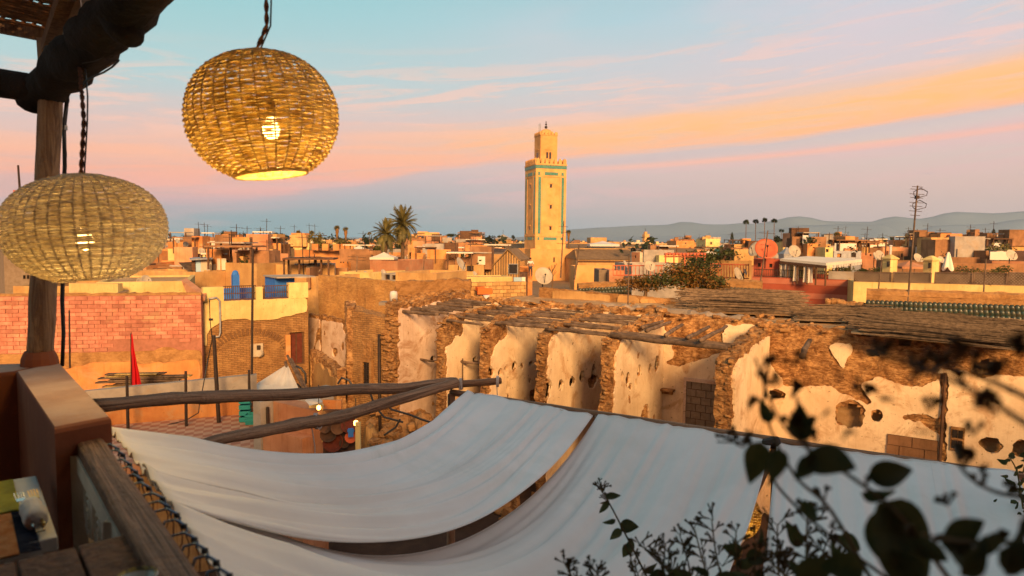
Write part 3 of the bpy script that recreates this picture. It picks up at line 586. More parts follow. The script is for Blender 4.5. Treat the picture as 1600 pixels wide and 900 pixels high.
for k in range(3):
    mb = MB(); mb.grid(lambda a, b: canopy_pt(k, a, b), 110, 90, uvf=lambda a, b: (a * 5, b * 2))
    o = one(mb, 'cloth_canopy', 'cloth', cl[k], 'canopy', 'white cloth canopies over the alley', True, loc=CB[k][0])
    sm_ = o.modifiers.new('thickness', 'SOLIDIFY'); sm_.thickness = .004; sm_.offset = -1
    for s_ in (0, 1):
        mb = MB(); mb.tube([canopy_pt(k, i / 60, s_) for i in range(61)], .006, 5); mb.build('side_hem', 'cloth', o, True)
    for s_ in (.34, .67): mb = MB(); mb.tube([canopy_pt(k, i / 110, s_) for i in range(111)], .0045, 4); mb.build('stitched_seam', 'cloth', o, True)
    mb = MB(); mb.tube([canopy_pt(k, 1, i / 30) + V((0, 0, -.004)) for i in range(31)], .016, 7, rough=.3, fr=8); mb.build('far_hem', 'cloth', o, True)
# hooks holding the cloth to the rail
rnd = random.Random(4)
proto = None
hooks = [(178, 705), (187, 714), (196, 729), (206, 741), (214, 753), (225, 766), (244, 783), (253, 796), (266, 808), (279, 825), (293, 846), (310, 863), (328, 882), (348, 903)]
words = ['first', 'second', 'third', 'fourth', 'fifth', 'sixth', 'seventh', 'eighth', 'ninth', 'tenth', 'eleventh', 'twelfth', 'thirteenth', 'fourteenth']
for i, (x, y) in enumerate(hooks):
    p = PZ(x - 6, y - 4, -.625); r_ = rnd.uniform(.6, .8)
    th = thing('wire_hook', p, '%s bluish wire hook from the parapet, clipping the canopy hem to the handrail' % words[i], 'hook', 'wire hooks along the handrail')
    mb = MB(); q = lambda a, b, z: p + rn_ * a * r_ + rd_ * b * r_ + V((0, 0, z))
    mb.tube([q(-.045, .0, -.012), q(-.03, 0, .012), q(0, .004, .014), q(.025, .01, .0), q(.034, .012, -.012), q(.03, .016, -.022)], .0032, 5); mb.build('wire', 'hook_metal', th, True)
    mb = MB(); c = q(.026, .012, -.004); mb.lathe([(0, -.006), (.007, -.004), (.007, .004), (0, .006)], c, 8); mb.build('knot', 'black_cable', th, True)
    mb = MB(); mb.tube([q(.03, .012, -.02), q(.036, .03, -.04), q(.03, .05, -.06), q(.01, .06, -.08)], .0016, 5); mb.build('cord_loop', 'rope', th, True)
# long wooden poles
def pole(label, ctl, rads, m='grey_wood', name='wooden_pole', seed=0, group='weathered wooden poles over the alley', kn=.07):
    pts = []; rr = []
    for i in range(len(ctl) - 1):
        for k in range(10):
            t = k / 10; p = ctl[i].lerp(ctl[i + 1], t); p += nv((seed * 3.1, len(pts) * .13, 0), 1, .014) * 2; pts.append(p)
            r = rads[i] * (1 - t) + rads[i + 1] * t; rr.append(r * (1 + kn * N.noise(V((seed * 5, len(pts) * .35, 0)))))
    pts.append(ctl[-1]); rr.append(rads[-1]); mb = MB(); mb.tube(pts, rr, 16, rough=.14, fr=5); return one(mb, name, m, label, 'pole', group, True)
MEET = P(700, 600, 8.35)
pole('upper weathered wooden pole running nearly level from the parapet to the meeting point', [P(150, 632, 3.85), P(330, 622, 5.0), P(520, 612, 6.4), P(640, 606, 7.6), P(712, 597, 8.3)], [.040, .048, .055, .058, .055], seed=1)
pole('lower grey wooden pole slanting up from the canopy hem to the meeting point', [P(300, 697, 4.1), P(400, 676, 4.9), P(500, 658, 5.9), P(600, 632, 7.0), P(712, 598, 8.2)], [.030, .045, .058, .060, .058], seed=2)
pole('short round pole end poking out past the meeting point, lashed with cord', [P(690, 602, 8.42), P(782, 595, 8.75)], [.05, .045], seed=3, name='wooden_pole')
for (x, y, d, lb) in ((718, 600, 8.3, 'pale cord lashed round the poles where they meet'), (776, 596, 8.7, 'pale cord tied round the short pole end')):
    mb = MB(); c = P(x, y, d)
    for k in range(3): mb.tube([c + V((.012 * k, .07 * cos(a * pi / 6), .07 * sin(a * pi / 6))) for a in range(13)], .006, 5)
    mb.tube([c + V((0, -.07, 0)), c + V((.02, -.08, -.28))], .006, 5); one(mb, 'lashing_cord', 'napkin', lb, 'cord')
mb = MB(); c = P(489, 658, 5.8)
for k in range(3): mb.tube([c + V((.012 * k + .004 * a, .068 * cos(a * pi / 6), .068 * sin(a * pi / 6))) for a in range(13)], .005, 5)
mb.tube([c + V((0, -.06, 0)), c + V((.03, -.06, -.2)), c + V((.03, -.05, -.5))], .005, 5); one(mb, 'lashing_cord', 'napkin', 'pale cord tied round the middle of the lower pole, its end hanging down', 'cord')
# beam under the far hems and pole in the gap, posts that carry them
b0, b1 = CB[0][0] + V((-.2, .12, -.04)), CB[2][1] + V((.15, -.02, -.04))
mb = MB(); mb.tube([b0.lerp(b1, i / 20) + nv((i * .3, 9, 0), 1, .01) for i in range(21)], .038, 10, rough=.15, fr=6); one(mb, 'wooden_pole', 'grey_wood', 'long pole hidden under the far hems of the canopies', 'pole', 'weathered wooden poles over the alley', True)
pole('weathered pole showing in the narrow gap between the middle and right canopies', [CB[1][1] + V((.05, 0, -.05)), PZ(1140, 850, -2.15), PZ(1105, 905, -2.2), V((.35, 2.3, -1.9))], [.035, .04, .042, .04], seed=8)
for (p, lb) in ((b0, 'tall post under the corner of the left canopy'), (CB[1][0], 'tall post under the far hem of the middle canopy'), (CB[2][0], 'tall post under the near end of the gap pole'), (b1, 'tall post under the outer corner of the right canopy')):
    mb = MB(); mb.tube([V((p.x, p.y, G)), V((p.x, p.y, -4)), V((p.x, p.y, p.z - .02))], [.06, .055, .045], 8); one(mb, 'canopy_post', 'grey_wood', lb, 'post', 'posts under the canopies', True)
mb = MB(); mb.tube([PZ(1195, 694, ZB - .02), PZ(1216, 690, ZB + .03)], .05, 8); one(mb, 'beam_end', 'iron', 'dark wrapped beam end between the hems of the middle and right canopies', 'beam')
lantern('alley_lantern', (1155, 806), 5.4, .34, .36, 0, 36, 26, .75, 'cane', 'golden woven lantern glowing below the canopies in the narrow gap', 3.0, [(1165, 740, 5.5)], seed=5, botw=.5)

# ------------------------------------------------------------------ climbing plant in front, right
lm = []
def leaf_mesh(L, Wd, curl, fold, seed, m='leaf_near', droop=.25):
    mb = MB(); rn = random.Random(seed)
    def fn(a, b):
        x = a * L; wv_ = Wd / 2 * (sin(pi * min(1, a ** .72)) ** .85) * (1 - .25 * a) * 1.15
        if a > .98: wv_ = 0
        y = (b - .5) * 2 * wv_; return V((x, y * cos(fold), abs(y) * sin(fold) - droop * L * a * a * curl + .02 * L * sin(a * 9 + seed) * (b - .5)))
    mb.grid(fn, 10, 4); return mesh_only(mb, 'leaf', m, True)
LEAF = [leaf_mesh(1, w_, c_, f_, i) for i, (w_, c_, f_) in enumerate(((.62, .6, .25), (.55, 1.2, .35), (.7, .3, .15), (.48, 1.0, .5), (.6, -.3, .3)))]
NARROW = [leaf_mesh(1, .3, .8, .3, 7 + i, 'twig_near') for i in range(2)]
def orient(dirv, up=V((0, 0, 1)), roll=0.0):
    d = V(dirv).normalized(); y = up.cross(d); y = y.normalized() if y.length > 1e-3 else V((1, 0, 0)); z = d.cross(y)
    M = Matrix((d, y, z)).transposed(); return (Matrix.Rotation(roll, 3, d) @ M).to_euler()
PX = lambda d: d / F                                                    # metres per photo pixel at distance d
def branch(th, ctl, d, r0, r1, m='twig_near', name='stem'):
    pts = []; n = len(ctl)
    for i in range(n - 1):
        p0 = ctl[max(0, i - 1)]; p1 = ctl[i]; p2 = ctl[i + 1]; p3 = ctl[min(n - 1, i + 2)]
        for k in range(6):
            t = k / 6; q = [.5 * ((2 * p1[j]) + (-p0[j] + p2[j]) * t + (2 * p0[j] - 5 * p1[j] + 4 * p2[j] - p3[j]) * t * t + (-p0[j] + 3 * p1[j] - 3 * p2[j] + p3[j]) * t ** 3) for j in range(2)]
            pts.append(P(q[0], q[1], d + .03 * sin(len(pts) * .4 + d * 9)))
    pts.append(P(ctl[-1][0], ctl[-1][1], d)); mb = MB(); mb.tube(pts, [r0 + (r1 - r0) * i / len(pts) for i in range(len(pts))], 6); mb.build(name, m, th, True); return pts
def leaf_at(th, px, py, d, length_px, ang, k=0, roll=0.0, tip=0.0, narrow=False, name='leaf'):
    p = P(px, py, d); L = length_px * PX(d); dirv = _R * cos(radians(ang)) + _U * sin(radians(ang)) + _f * tip
    me = (NARROW if narrow else LEAF)[k % (2 if narrow else 5)]
    return part(name, me, th, p, orient(dirv, up=-_f, roll=roll), (L, L, L))
def buds(mb, p, d, n, size, rn):                                        # small forked sprays of buds
    for i in range(n):
        a = rn.uniform(20, 160); L = size * rn.uniform(.5, 1); q = p + (_R * cos(radians(a)) + _U * sin(radians(a)) + _f * rn.uniform(-.3, .3)) * L
        mb.tube([p, p.lerp(q, .5) + _U * L * .05, q], [.0011, .0009, .0014], 4)
        for j in range(3):
            a2 = a + rn.uniform(-60, 60); q2 = q + (_R * cos(radians(a2)) + _U * sin(radians(a2))) * L * .35; mb.tube([q.lerp(p, .3 * j), q2], [.0009, .0022], 4)
th = thing('climbing_plant', P(1010, 960, 2.1), 'slender climbing sprig with small dark leaves rising in front of the middle canopy', 'plant')
branch(th, [(1040, 960), (1010, 900), (985, 850), (962, 805), (950, 783), (938, 764)], 2.1, .004, .0018)
for q in ((948, 782, 26, 250, 1), (950, 784, 14, 195, 3), (962, 812, 22, 200, 0), (968, 820, 32, 352, 2), (972, 828, 26, 215, 1), (985, 850, 26, 240, 0), (982, 845, 18, 300, 2), (940, 768, 16, 95, 3), (940, 770, 14, 60, 3), (946, 776, 26, 5, 3), (1006, 893, 26, 20, 1)): leaf_at(th, q[0], q[1], 2.1, q[2], q[3], q[4], roll=random.uniform(-.6, .6), narrow=q[2] < 18)
rn = random.Random(3); mb = MB()
for (x, y) in ((938, 764), (942, 768), (952, 786)): buds(mb, P(x, y, 2.1), 2.1, 4, .03, rn)
mb.build('bud_spray', 'twig_near', th)['kind'] = 'stuff'
# the low middle sprays
th = thing('climbing_plant', P(1100, 960, 1.5), 'feathery budding plant with dark leaves along the bottom, over the gap between two canopies', 'plant')
rn = random.Random(8); mb = MB()
for (x0, y0, x1, y1, d) in ((1010, 930, 985, 870, 1.6), (1050, 930, 1040, 850, 1.5), (1080, 940, 1062, 836, 1.5), (1120, 940, 1085, 825, 1.5), (1140, 940, 1112, 812, 1.45), (1160, 940, 1150, 830, 1.4), (1190, 940, 1182, 842, 1.4), (905, 930, 882, 880, 1.4), (945, 940, 925, 885, 1.4), (1060, 900, 1000, 850, 1.6), (1225, 940, 1215, 820, 1.3), (1255, 930, 1290, 850, 1.2), (1235, 905, 1200, 872, 1.2), (1265, 930, 1262, 800, 1.1), (1330, 940, 1300, 850, 1.2)):
    branch(th, [(x0, y0), ((x0 + x1) / 2 + rn.uniform(-8, 8), (y0 + y1) / 2), (x1, y1)], d, .0028, .0012)
    for t in range(7): f = .15 + t * .14; buds(mb, P(x0 + (x1 - x0) * f + rn.uniform(-2, 2), y0 + (y1 - y0) * f, d), d, 3, rn.uniform(.02, .04), rn)
mb.build('bud_spray', 'twig_near', th)['kind'] = 'stuff'
for q in ((1080, 902, 40, 170, 1, 1.5), (1040, 896, 34, 200, 0, 1.5), (1160, 862, 34, 165, 2, 1.4), (1165, 868, 40, 350, 0, 1.4), (1150, 880, 48, 5, 1, 1.4), (1140, 895, 40, 340, 2, 1.4), (1108, 900, 30, 150, 3, 1.45), (1190, 890, 30, 250, 1, 1.4), (1185, 850, 26, 70, 3, 1.4), (1060, 905, 30, 190, 2, 1.5), (1120, 905, 48, 350, 0, 1.3), (1250, 855, 44, 115, 1, 1.1), (1310, 838, 52, 330, 1, 1.1), (1285, 905, 60, 160, 0, 1.0)):
    leaf_at(th, q[0], q[1], q[5], q[2], q[3], q[4], roll=random.uniform(-.7, .7))
# big blurred leaves close to the lens
th = thing('climbing_plant', P(1400, 1000, .6), 'large dark leafed climber, blurred, hanging over the right canopy and ruin wall', 'plant')
bl = [([(1560, 1010), (1480, 900), (1400, 800), (1330, 745), (1262, 700), (1215, 650), (1180, 560)], .62), ([(1480, 1000), (1420, 930), (1300, 840), (1215, 760), (1190, 700), (1120, 690)], .8), ([(1700, 720), (1600, 660), (1520, 610), (1400, 560), (1330, 540)], .45),
      ([(1700, 880), (1600, 850), (1500, 845), (1440, 835)], .55), ([(1640, 640), (1560, 600), (1480, 575), (1420, 590)], .5), ([(1262, 700), (1252, 660), (1245, 620)], .62), ([(1640, 780), (1560, 770), (1510, 740), (1490, 700)], .6), ([(1380, 940), (1300, 800), (1240, 740), (1195, 640), (1205, 560)], .75)]
for c, d in bl: branch(th, c, d, .0026, .0011)
for q in ((1252, 690, 62, 95, 0, .62), (1215, 700, 60, 265, 2, .62), (1262, 705, 85, 338, 2, .60), (1275, 712, 55, 235, 1, .60), (1345, 770, 62, 355, 3, .66), (1355, 745, 80, 10, 1, .66), (1372, 785, 150, 302, 2, .62), (1380, 790, 120, 282, 0, .62), (1430, 845, 60, 330, 4, .6), (1470, 850, 90, 20, 2, .55), (1480, 850, 90, 325, 1, .55), (1520, 850, 80, 5, 0, .55), (1560, 860, 80, 340, 2, .5), (1590, 830, 70, 15, 1, .5), (1440, 905, 80, 150, 2, .6), (1350, 890, 70, 175, 2, .65), (1500, 900, 90, 40, 3, .5), (1190, 690, 70, 250, 4, .7), (1205, 660, 40, 120, 1, .7), (1570, 900, 90, 60, 2, .5), (1330, 905, 60, 120, 1, .7), (1255, 780, 50, 300, 3, .75), (1240, 905, 80, 20, 0, .7)):
    leaf_at(th, q[0], q[1], q[5], q[2], q[3], q[4], roll=random.uniform(-.5, .5), tip=random.uniform(-.2, .2))
rn = random.Random(21); mb = MB()
for i in range(30):
    c, d = bl[i % 8]; k = rn.randrange(len(c) - 1); t = rn.random(); x = c[k][0] * (1 - t) + c[k + 1][0] * t; y = c[k][1] * (1 - t) + c[k + 1][1] * t
    buds(mb, P(x + rn.uniform(-14, 14), y + rn.uniform(-12, 12), d), d, 3, rn.uniform(.010, .028) * d, rn)
for (x, y, d) in ((1190, 575, .55), (1200, 600, .55), (1170, 640, .6), (1240, 570, .6), (1430, 590, .45), (1500, 560, .45), (1560, 590, .45), (1450, 640, .5), (1380, 560, .45), (1545, 640, .45), (1590, 560, .4), (1520, 680, .5), (1350, 620, .6), (1140, 690, .8), (1160, 700, .8), (1500, 720, .6), (1530, 760, .6), (1590, 770, .6), (1480, 790, .6)):
    buds(mb, P(x, y, d), d, 4, .012, rn)
mb.build('bud_spray', 'twig_near', th)['kind'] = 'stuff'
for i in range(20):
    x = rn.uniform(1190, 1600); y = 570 + (x - 1190) * .12 + rn.uniform(-20, 110) if i % 2 else rn.uniform(560, 700); d = rn.uniform(.42, .6)
    leaf_at(th, x, y, d, rn.uniform(16, 34), rn.uniform(0, 360), i, roll=rn.uniform(-1, 1), narrow=True)
# shrub at the right edge, in focus
th = thing('potted_shrub', P(1600, 800, 4.6), 'dark small leafed shrub at the right edge beside the canopy corner', 'shrub')
branch(th, [(1620, 900), (1600, 800), (1590, 740), (1578, 715)], 4.6, .008, .003)
for i in range(60):
    x = rn.gauss(1596, 14); y = rn.uniform(708, 800); leaf_at(th, x, y, 4.6 + rn.uniform(-.15, .15), rn.uniform(9, 17), rn.uniform(0, 360), i, roll=rn.uniform(-1, 1))
# ================================================================== GROUND, MOUNTAINS
mb = MB(); Rg = 3700
ringn = 48; c0 = mb.vert((0, 1500, G - .02)); rs_ = []
for rr in (400, 1500, Rg): rs_.append([mb.vert((rr * cos(2 * pi * k / ringn), 1500 + rr * sin(2 * pi * k / ringn) if rr < Rg else 1500 + rr * sin(2 * pi * k / ringn), G - .02)) for k in range(ringn)])
for k in range(ringn): mb.face(c0, rs_[0][k], rs_[0][(k + 1) % ringn])
for i in (0, 1):
    for k in range(ringn): j = (k + 1) % ringn; mb.face(rs_[i][k], rs_[i + 1][k], rs_[i + 1][j], rs_[i][j])
tag(mb.build('ground', 'ground'), kind='structure')
mb = MB(); mb.quad((-14, 1, G), (9, 1, G), (9, 30, G), (-14, 45, G)); tag(mb.build('alley_paving', 'street'), kind='structure')
def ridge(name, prof, dist, thick):
    mb = MB()
    n = 160
    def top(px):
        for i in range(len(prof) - 1):
            if prof[i][0] <= px <= prof[i + 1][0]:
                t = (px - prof[i][0]) / (prof[i + 1][0] - prof[i][0]); t = t * t * (3 - 2 * t); return prof[i][1] * (1 - t) + prof[i + 1][1] * t
        return prof[-1][1]
    def fn(a, b):
        px = prof[0][0] + (prof[-1][0] - prof[0][0]) * a; r = P(px, top(px) - 1.6 * N.fractal(V((px * .03, dist, 0)), 1, 2, 4), dist)
        k = 1 - abs(b - .5) * 2; y = dist + (b - .5) * thick; z = G - 5 + (r.z - G + 5) * k ** .8; z += 12 * N.noise(V((px * .02, b * 6, 3))) * k * (1 - k) * 4
        return V((r.x * (y / dist), y, z))
    mb.grid(fn, n, 14); o = mb.build(name, 'mountain', None, True, o=(0, dist, G)); tag(o, kind='structure')
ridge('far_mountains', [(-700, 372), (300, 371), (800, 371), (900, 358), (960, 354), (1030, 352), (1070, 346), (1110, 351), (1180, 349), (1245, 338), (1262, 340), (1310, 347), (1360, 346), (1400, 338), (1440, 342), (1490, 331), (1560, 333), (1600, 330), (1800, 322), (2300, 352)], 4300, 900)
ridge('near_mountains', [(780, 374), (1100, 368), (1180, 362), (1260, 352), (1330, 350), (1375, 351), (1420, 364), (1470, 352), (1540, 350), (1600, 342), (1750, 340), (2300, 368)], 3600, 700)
# ================================================================== THE ROOFLESS RUIN
RU = V((.841, -.541, 0)); RV = V((.541, .841, 0)); RO = V((-2.6, 25.6, 0))
def R_(s, v, z): return RO + RU * s + RV * v + V((0, 0, z))
def rsz(px, py, v=0): p = PP(px, py, R_(0, v, 0), RV); return (p - RO).dot(RU), p.z
def rvz(px, py, s): p = PP(px, py, R_(s, 0, 0), RU); return (p - RO).dot(RV), p.z
DSP = .085
def rough(p, a=DSP): return V(p) + N.noise_vector(V(p) * 1.9) * a + N.noise_vector(V(p) * 6.5) * a * .55 + N.noise_vector(V(p) * 15) * a * .25
def in_hole(x, z, holes):
    for (hx, hz, rx, rz) in holes:
        if ((x - hx) / rx) ** 2 + ((z - hz) / rz) ** 2 < 1 + .5 * N.noise(V((x * 4, z * 4, hx))): return True
    return False
def wall(name, m, parent, A, B, th, zb, ztf, res=.13, holes=(), disp=DSP, nrm=None, ends=True, topres=None, back=True):
    """thick rough wall from A to B (front face), thickness th along nrm; hollow, so holes open on a dark cavity"""
    A = V((A[0], A[1], 0)); B = V((B[0], B[1], 0)); L = (B - A).length; u = (B - A) / L; nrm = nrm or V((-u.y, u.x, 0)); mb = MB(); na = max(2, int(L / res))
    zt0 = max(ztf(0), ztf(L), ztf(L / 2)); nb = max(2, int((zt0 - zb) / res)); nt_ = max(2, int(th / res))
    zz = lambda x, b: zb + (ztf(x) - zb) * b
    def side(off, flip, hs):
        mb.grid(lambda a, b: rough(A + u * (L * a) + nrm * off + V((0, 0, zz(L * a, b))), disp), na, nb, keep=(lambda a, b: not in_hole(L * a, zz(L * a, b), hs)) if hs else None, flip=flip, uvf=lambda a, b: (L * a, zz(L * a, b)))
    side(0, False, holes)
    if back: side(th, True, ())
    mb.grid(lambda a, b: rough(A + u * (L * a) + nrm * (th * b) + V((0, 0, ztf(L * a))), disp), na, nt_, uvf=lambda a, b: (L * a, th * b))
    if ends:
        for e, fl in ((0, True), (L, False)): mb.grid(lambda a, b: rough(A + u * e + nrm * (th * a) + V((0, 0, zz(e, b))), disp), nt_, nb, flip=fl, uvf=lambda a, b: (th * a, zz(e, b)))
    return mb.build(name, m, parent)
def skin(name, m, parent, fn, A0, A1, Z0, Z1, keep, res=.085, thick=.035, nrm=V((0, 0, 0)), jit=.03):
    """thin plaster coat with a ragged, broken outline; fn(x, z) gives a point on the wall, nrm points outwards"""
    mb = MB(); na = int((A1 - A0) / res); nb = int((Z1 - Z0) / res); on = [[bool(keep(A0 + (i + .5) * res, Z0 + (j + .5) * res)) for j in range(nb)] for i in range(na)]; idx = {}
    adj = {}; sp = {}
    isn = lambda i, j: 0 <= i < na and 0 <= j < nb and on[i][j]
    for i in range(na + 1):
        for j in range(nb + 1):
            if isn(i, j) != isn(i, j - 1): adj.setdefault((i, j), []).append((i + 1, j)); adj.setdefault((i + 1, j), []).append((i, j))
            if isn(i, j) != isn(i - 1, j): adj.setdefault((i, j), []).append((i, j + 1)); adj.setdefault((i, j + 1), []).append((i, j))
    for k in adj: sp[k] = (A0 + k[0] * res, Z0 + k[1] * res)
    for _ in range(3): sp = {k: ((sp[k][0] + sum(sp[q][0] for q in a) / len(a)) / 2, (sp[k][1] + sum(sp[q][1] for q in a) / len(a)) / 2) for k, a in adj.items()}
    def g_(i, j, d):
        if (i, j, d) not in idx:
            x, z = sp.get((i, j), (A0 + i * res, Z0 + j * res)); x += jit * N.noise(V((x * 9, z * 9, 1))); z += jit * N.noise(V((x * 9, z * 9, 7)))
            p = fn(x, z) + nrm * (thick * (1 - d) - .01 + .012 * N.noise(V((x * 1.3, z * 1.3, 4))) + .006 * N.noise(V((x * 7, z * 7, 4)))) - nrm * (.06 * d); idx[i, j, d] = mb.vert(p, (x, z))
        return idx[i, j, d]
    for i in range(na):
        for j in range(nb):
            if not on[i][j]: continue
            mb.face(g_(i, j, 0), g_(i + 1, j, 0), g_(i + 1, j + 1, 0), g_(i, j + 1, 0))
            for (di, dj, a, b) in ((-1, 0, (i, j + 1), (i, j)), (1, 0, (i + 1, j), (i + 1, j + 1)), (0, -1, (i, j), (i + 1, j)), (0, 1, (i + 1, j + 1), (i, j + 1))):
                k, l = i + di, j + dj
                if not (0 <= k < na and 0 <= l < nb) or not on[k][l]: mb.face(g_(*a, 0), g_(*b, 0), g_(*b, 1), g_(*a, 1))
    o = mb.build(name, m, parent)
    return o
# stones
STONE = []
for i in range(6):
    bmv = MB(); rn = random.Random(i + 40)
    for (x, y, z) in ((-1, -1, -1), (1, -1, -1), (1, 1, -1), (-1, 1, -1), (-1, -1, 1), (1, -1, 1), (1, 1, 1), (-1, 1, 1)): bmv.vert((x * .5 * rn.uniform(.7, 1.1), y * .5 * rn.uniform(.7, 1.1), z * .5 * rn.uniform(.6, 1.1)))
    mid = [bmv.vert((1.15 * .5, rn.uniform(-.2, .2), 0)), bmv.vert((-1.15 * .5, 0, rn.uniform(-.2, .2))), bmv.vert((0, -.6, rn.uniform(-.2, .2))), bmv.vert((rn.uniform(-.2, .2), .6, 0)), bmv.vert((0, 0, .6)), bmv.vert((0, 0, -.6))]
    for c, f in zip(mid, ((1, 2, 6, 5), (3, 0, 4, 7), (0, 1, 5, 4), (2, 3, 7, 6), (4, 5, 6, 7), (3, 2, 1, 0))):
        for k in range(4): bmv.face(f[k], f[(k + 1) % 4], c)
    STONE.append(mesh_only(bmv, 'stone', 'mud' if i % 2 else 'mud_core'))
ruin = thing('ruined_house', R_(4, 2, G), 'long roofless mud brick ruin of broken rooms, its cross walls ending in crumbled edges', 'ruin')
BV = 4.5                                                               # back wall line
stubs = [(-2.3, .62, -2.55, -2.35, 0), (.1, .38, -3.0, -2.7, 1), (2.14, .38, -3.02, -2.7, 2), (4.52, .38, -3.04, -2.7, 3), (7.0, .42, -3.08, -2.7, 4), (10.8, .50, -3.3, -2.95, 5)]
HOLES = {0: [(1.0, 585, 0, 0)], 2: [(765 + 5, 620, .5, .3)], 3: [], 4: []}
def pxholes(s, lst): return [(*rvz(px, py, s), r1 * 1.0, r2) for px, py, r1, r2 in lst]
HP = {0: [(675, 560, .2, .12)], 1: [(740, 562, .16, .12)],
      2: [(765, 583, .22, .20), (779, 582, .15, .14), (789, 575, .13, .13), (801, 573, .20, .20), (813, 571, .12, .17), (827, 568, .15, .11), (791, 609, .12, .5), (826, 595, .10, .12)],
      3: [(855, 607, .2, .30), (874, 602, .18, .24), (892, 596, .20, .22), (907, 588, .22, .24), (925, 582, .18, .30)],
      4: [(969, 588, .13, .16), (978, 592, .16, .26), (996, 579, .17, .22), (1013, 576, .15, .17), (1024, 569, .22, .30), (982, 605, .16, .15), (991, 600, .1, .16)],
      5: [(1206, 615, .2, .1)]}
for (s, wd, zf, zk, k) in stubs:
    hs = [(h[0], h[1], h[2], h[3]) for h in pxholes(s, HP.get(k, []))]
    ztf = lambda v, zf=zf, zk=zk, k=k: zf + (zk - zf) * min(1, v / BV) + .16 * N.noise(V((v * 1.4, k * 7, 0))) + .10 * N.noise(V((v * 5, k * 7, 2))) - (.40 * max(0, 1 - v / .9) ** 2 if k else 0)
    A = R_(s, -.02 + .0, 0); Bp = R_(s, BV + .1, 0)
    # front face seen is the +u side at s; thickness runs towards -u
    cw = wall('cross_wall', 'mud_core', ruin, A, Bp, wd, G, ztf, holes=hs, nrm=-RU, res=.10)
    for ch in (cw,): pass
    def keep(v, z, k=k, hs=hs, ztf=ztf):
        e = .03 + .09 * N.noise(V((z * .9, k * 5, 3))) + .08 * N.noise(V((z * 4, k * 5, 9))) + .05 * N.noise(V((z * 11, k * 5, 9))) + (.18 if k == 2 and z > -4.2 else 0)
        t = ztf(v) - (.12 + .20 * abs(N.noise(V((v * 1.5, k * 3, 5)))) + .1 * N.noise(V((v * 6, k, 0))) + (.55 if (k in (1, 2) and v < 1.1) else .1))
        if v < e + .03 or z > t: return False
        if in_hole(v, z, [(h[0], h[1], h[2] * 1.08, h[3] * 1.08) for h in hs]): return False
        if N.noise(V((v * .55 + k * 3.7, z * .55, k * 2.2))) > .56 and z < -5.2: return False
        return True
    skin('plaster', 'plaster_pink' if k in (0,) else 'plaster_cream', cw, lambda v, z, s=s: R_(s, v, z), 0, BV - .05, G, -2.4, keep, nrm=RU, thick=.05 + .03, res=.065, jit=.04)
    rn = random.Random(k); nst = 48
    for i in range(nst):
        z = G + 3.0 + (zf - .1 - G - 3.0) * (i // 2 + rn.uniform(.1, .9)) / (nst / 2); uu = s - wd * rn.uniform(.1, .9)
        part('stone', STONE[rn.randrange(6)].name and STONE[rn.randrange(6)], cw, R_(uu, .04 + rn.uniform(-.05, .05), z), (rn.uniform(-.2, .2), rn.uniform(-.2, .2), -.57 + rn.uniform(-.3, .3)), (rn.uniform(.09, .22), rn.uniform(.14, .3), rn.uniform(.05, .11)))
    for i in range(14):                                                # loose lumps along the top
        v = rn.uniform(0, BV); part('stone', STONE[rn.randrange(6)], cw, R_(s - wd * rn.random(), v, ztf(v) + .02), (rn.uniform(-.3, .3), rn.uniform(-.3, .3), rn.uniform(0, 6)), (rn.uniform(.12, .3), rn.uniform(.12, .24), rn.uniform(.07, .14)))
# facade still standing left of the open rooms
FA = rsz(541, 478)[0]; zF0 = rsz(545, 480)[1]; zF1 = rsz(622, 507)[1]
def fz(x): t = x / (-2.3 - FA); return zF0 + (zF1 - zF0) * t * .9 + .10 * N.noise(V((x * 2.4, 3, 0)))
w1 = (*rsz(575, 585),); w2 = (*rsz(596, 560),)
fh = [(w1[0] - FA, w1[1], .26, .62)]
fac = wall('front_wall', 'mud_brick', ruin, R_(FA, 0, 0), R_(-2.35 - .3, 0, 0), .6, G, fz, holes=(), nrm=RV, res=.11, disp=.05)
rn = random.Random(77)
for i in range(60):
    z = rn.uniform(-7.6, -2.9); part('stone', STONE[rn.randrange(6)], fac, R_(-2.32 - .62 * rn.random() * (1 if i % 3 else .4), -.04, z), (rn.uniform(-.2, .2), rn.uniform(-.2, .2), -.57), (rn.uniform(.2, .36), rn.uniform(.14, .24), rn.uniform(.08, .14)))
def inset(parent, px, py0, py1, wpx, v=0, bars=True, surround=.12, pane='glass_dark', name='window'):
    s0, z0 = rsz(px - wpx / 2, py1, v); s1, z1 = rsz(px + wpx / 2, py0, v); mb = MB()
    for (a, b, c, d) in ((s0 - surround, z0 - surround, s0, z1 + surround), (s1, z0 - surround, s1 + surround, z1 + surround), (s0, z1, s1, z1 + surround), (s0, z0 - surround, s1, z0)):
        m_ = R_((a + c) / 2, v - .05, (b + d) / 2); mb.box(m_, (c - a, .16, d - b), ax=(RU, RV, V((0, 0, 1))))
    o = mb.build(name, 'mud' if bars else 'plaster_cream', parent); mb = MB(); mb.box(R_((s0 + s1) / 2, v - .035, (z0 + z1) / 2), (s1 - s0, .04, z1 - z0), ax=(RU, RV, V((0, 0, 1)))); mb.build('pane', pane, o)
    if bars:
        mb = MB()
        for i in range(1, 4): x = s0 + (s1 - s0) * i / 4; mb.tube([R_(x, v - .08, z0), R_(x, v - .08, z1)], .014, 5)
        for i in range(1, 6): z = z0 + (z1 - z0) * i / 6; mb.tube([R_(s0, v - .085, z), R_(s1, v - .085, z)], .012, 5)
        g_ = mb.build('grille', 'iron', o); g_['kind'] = 'stuff'
    return o
inset(ruin, 575, 566, 603, 10)
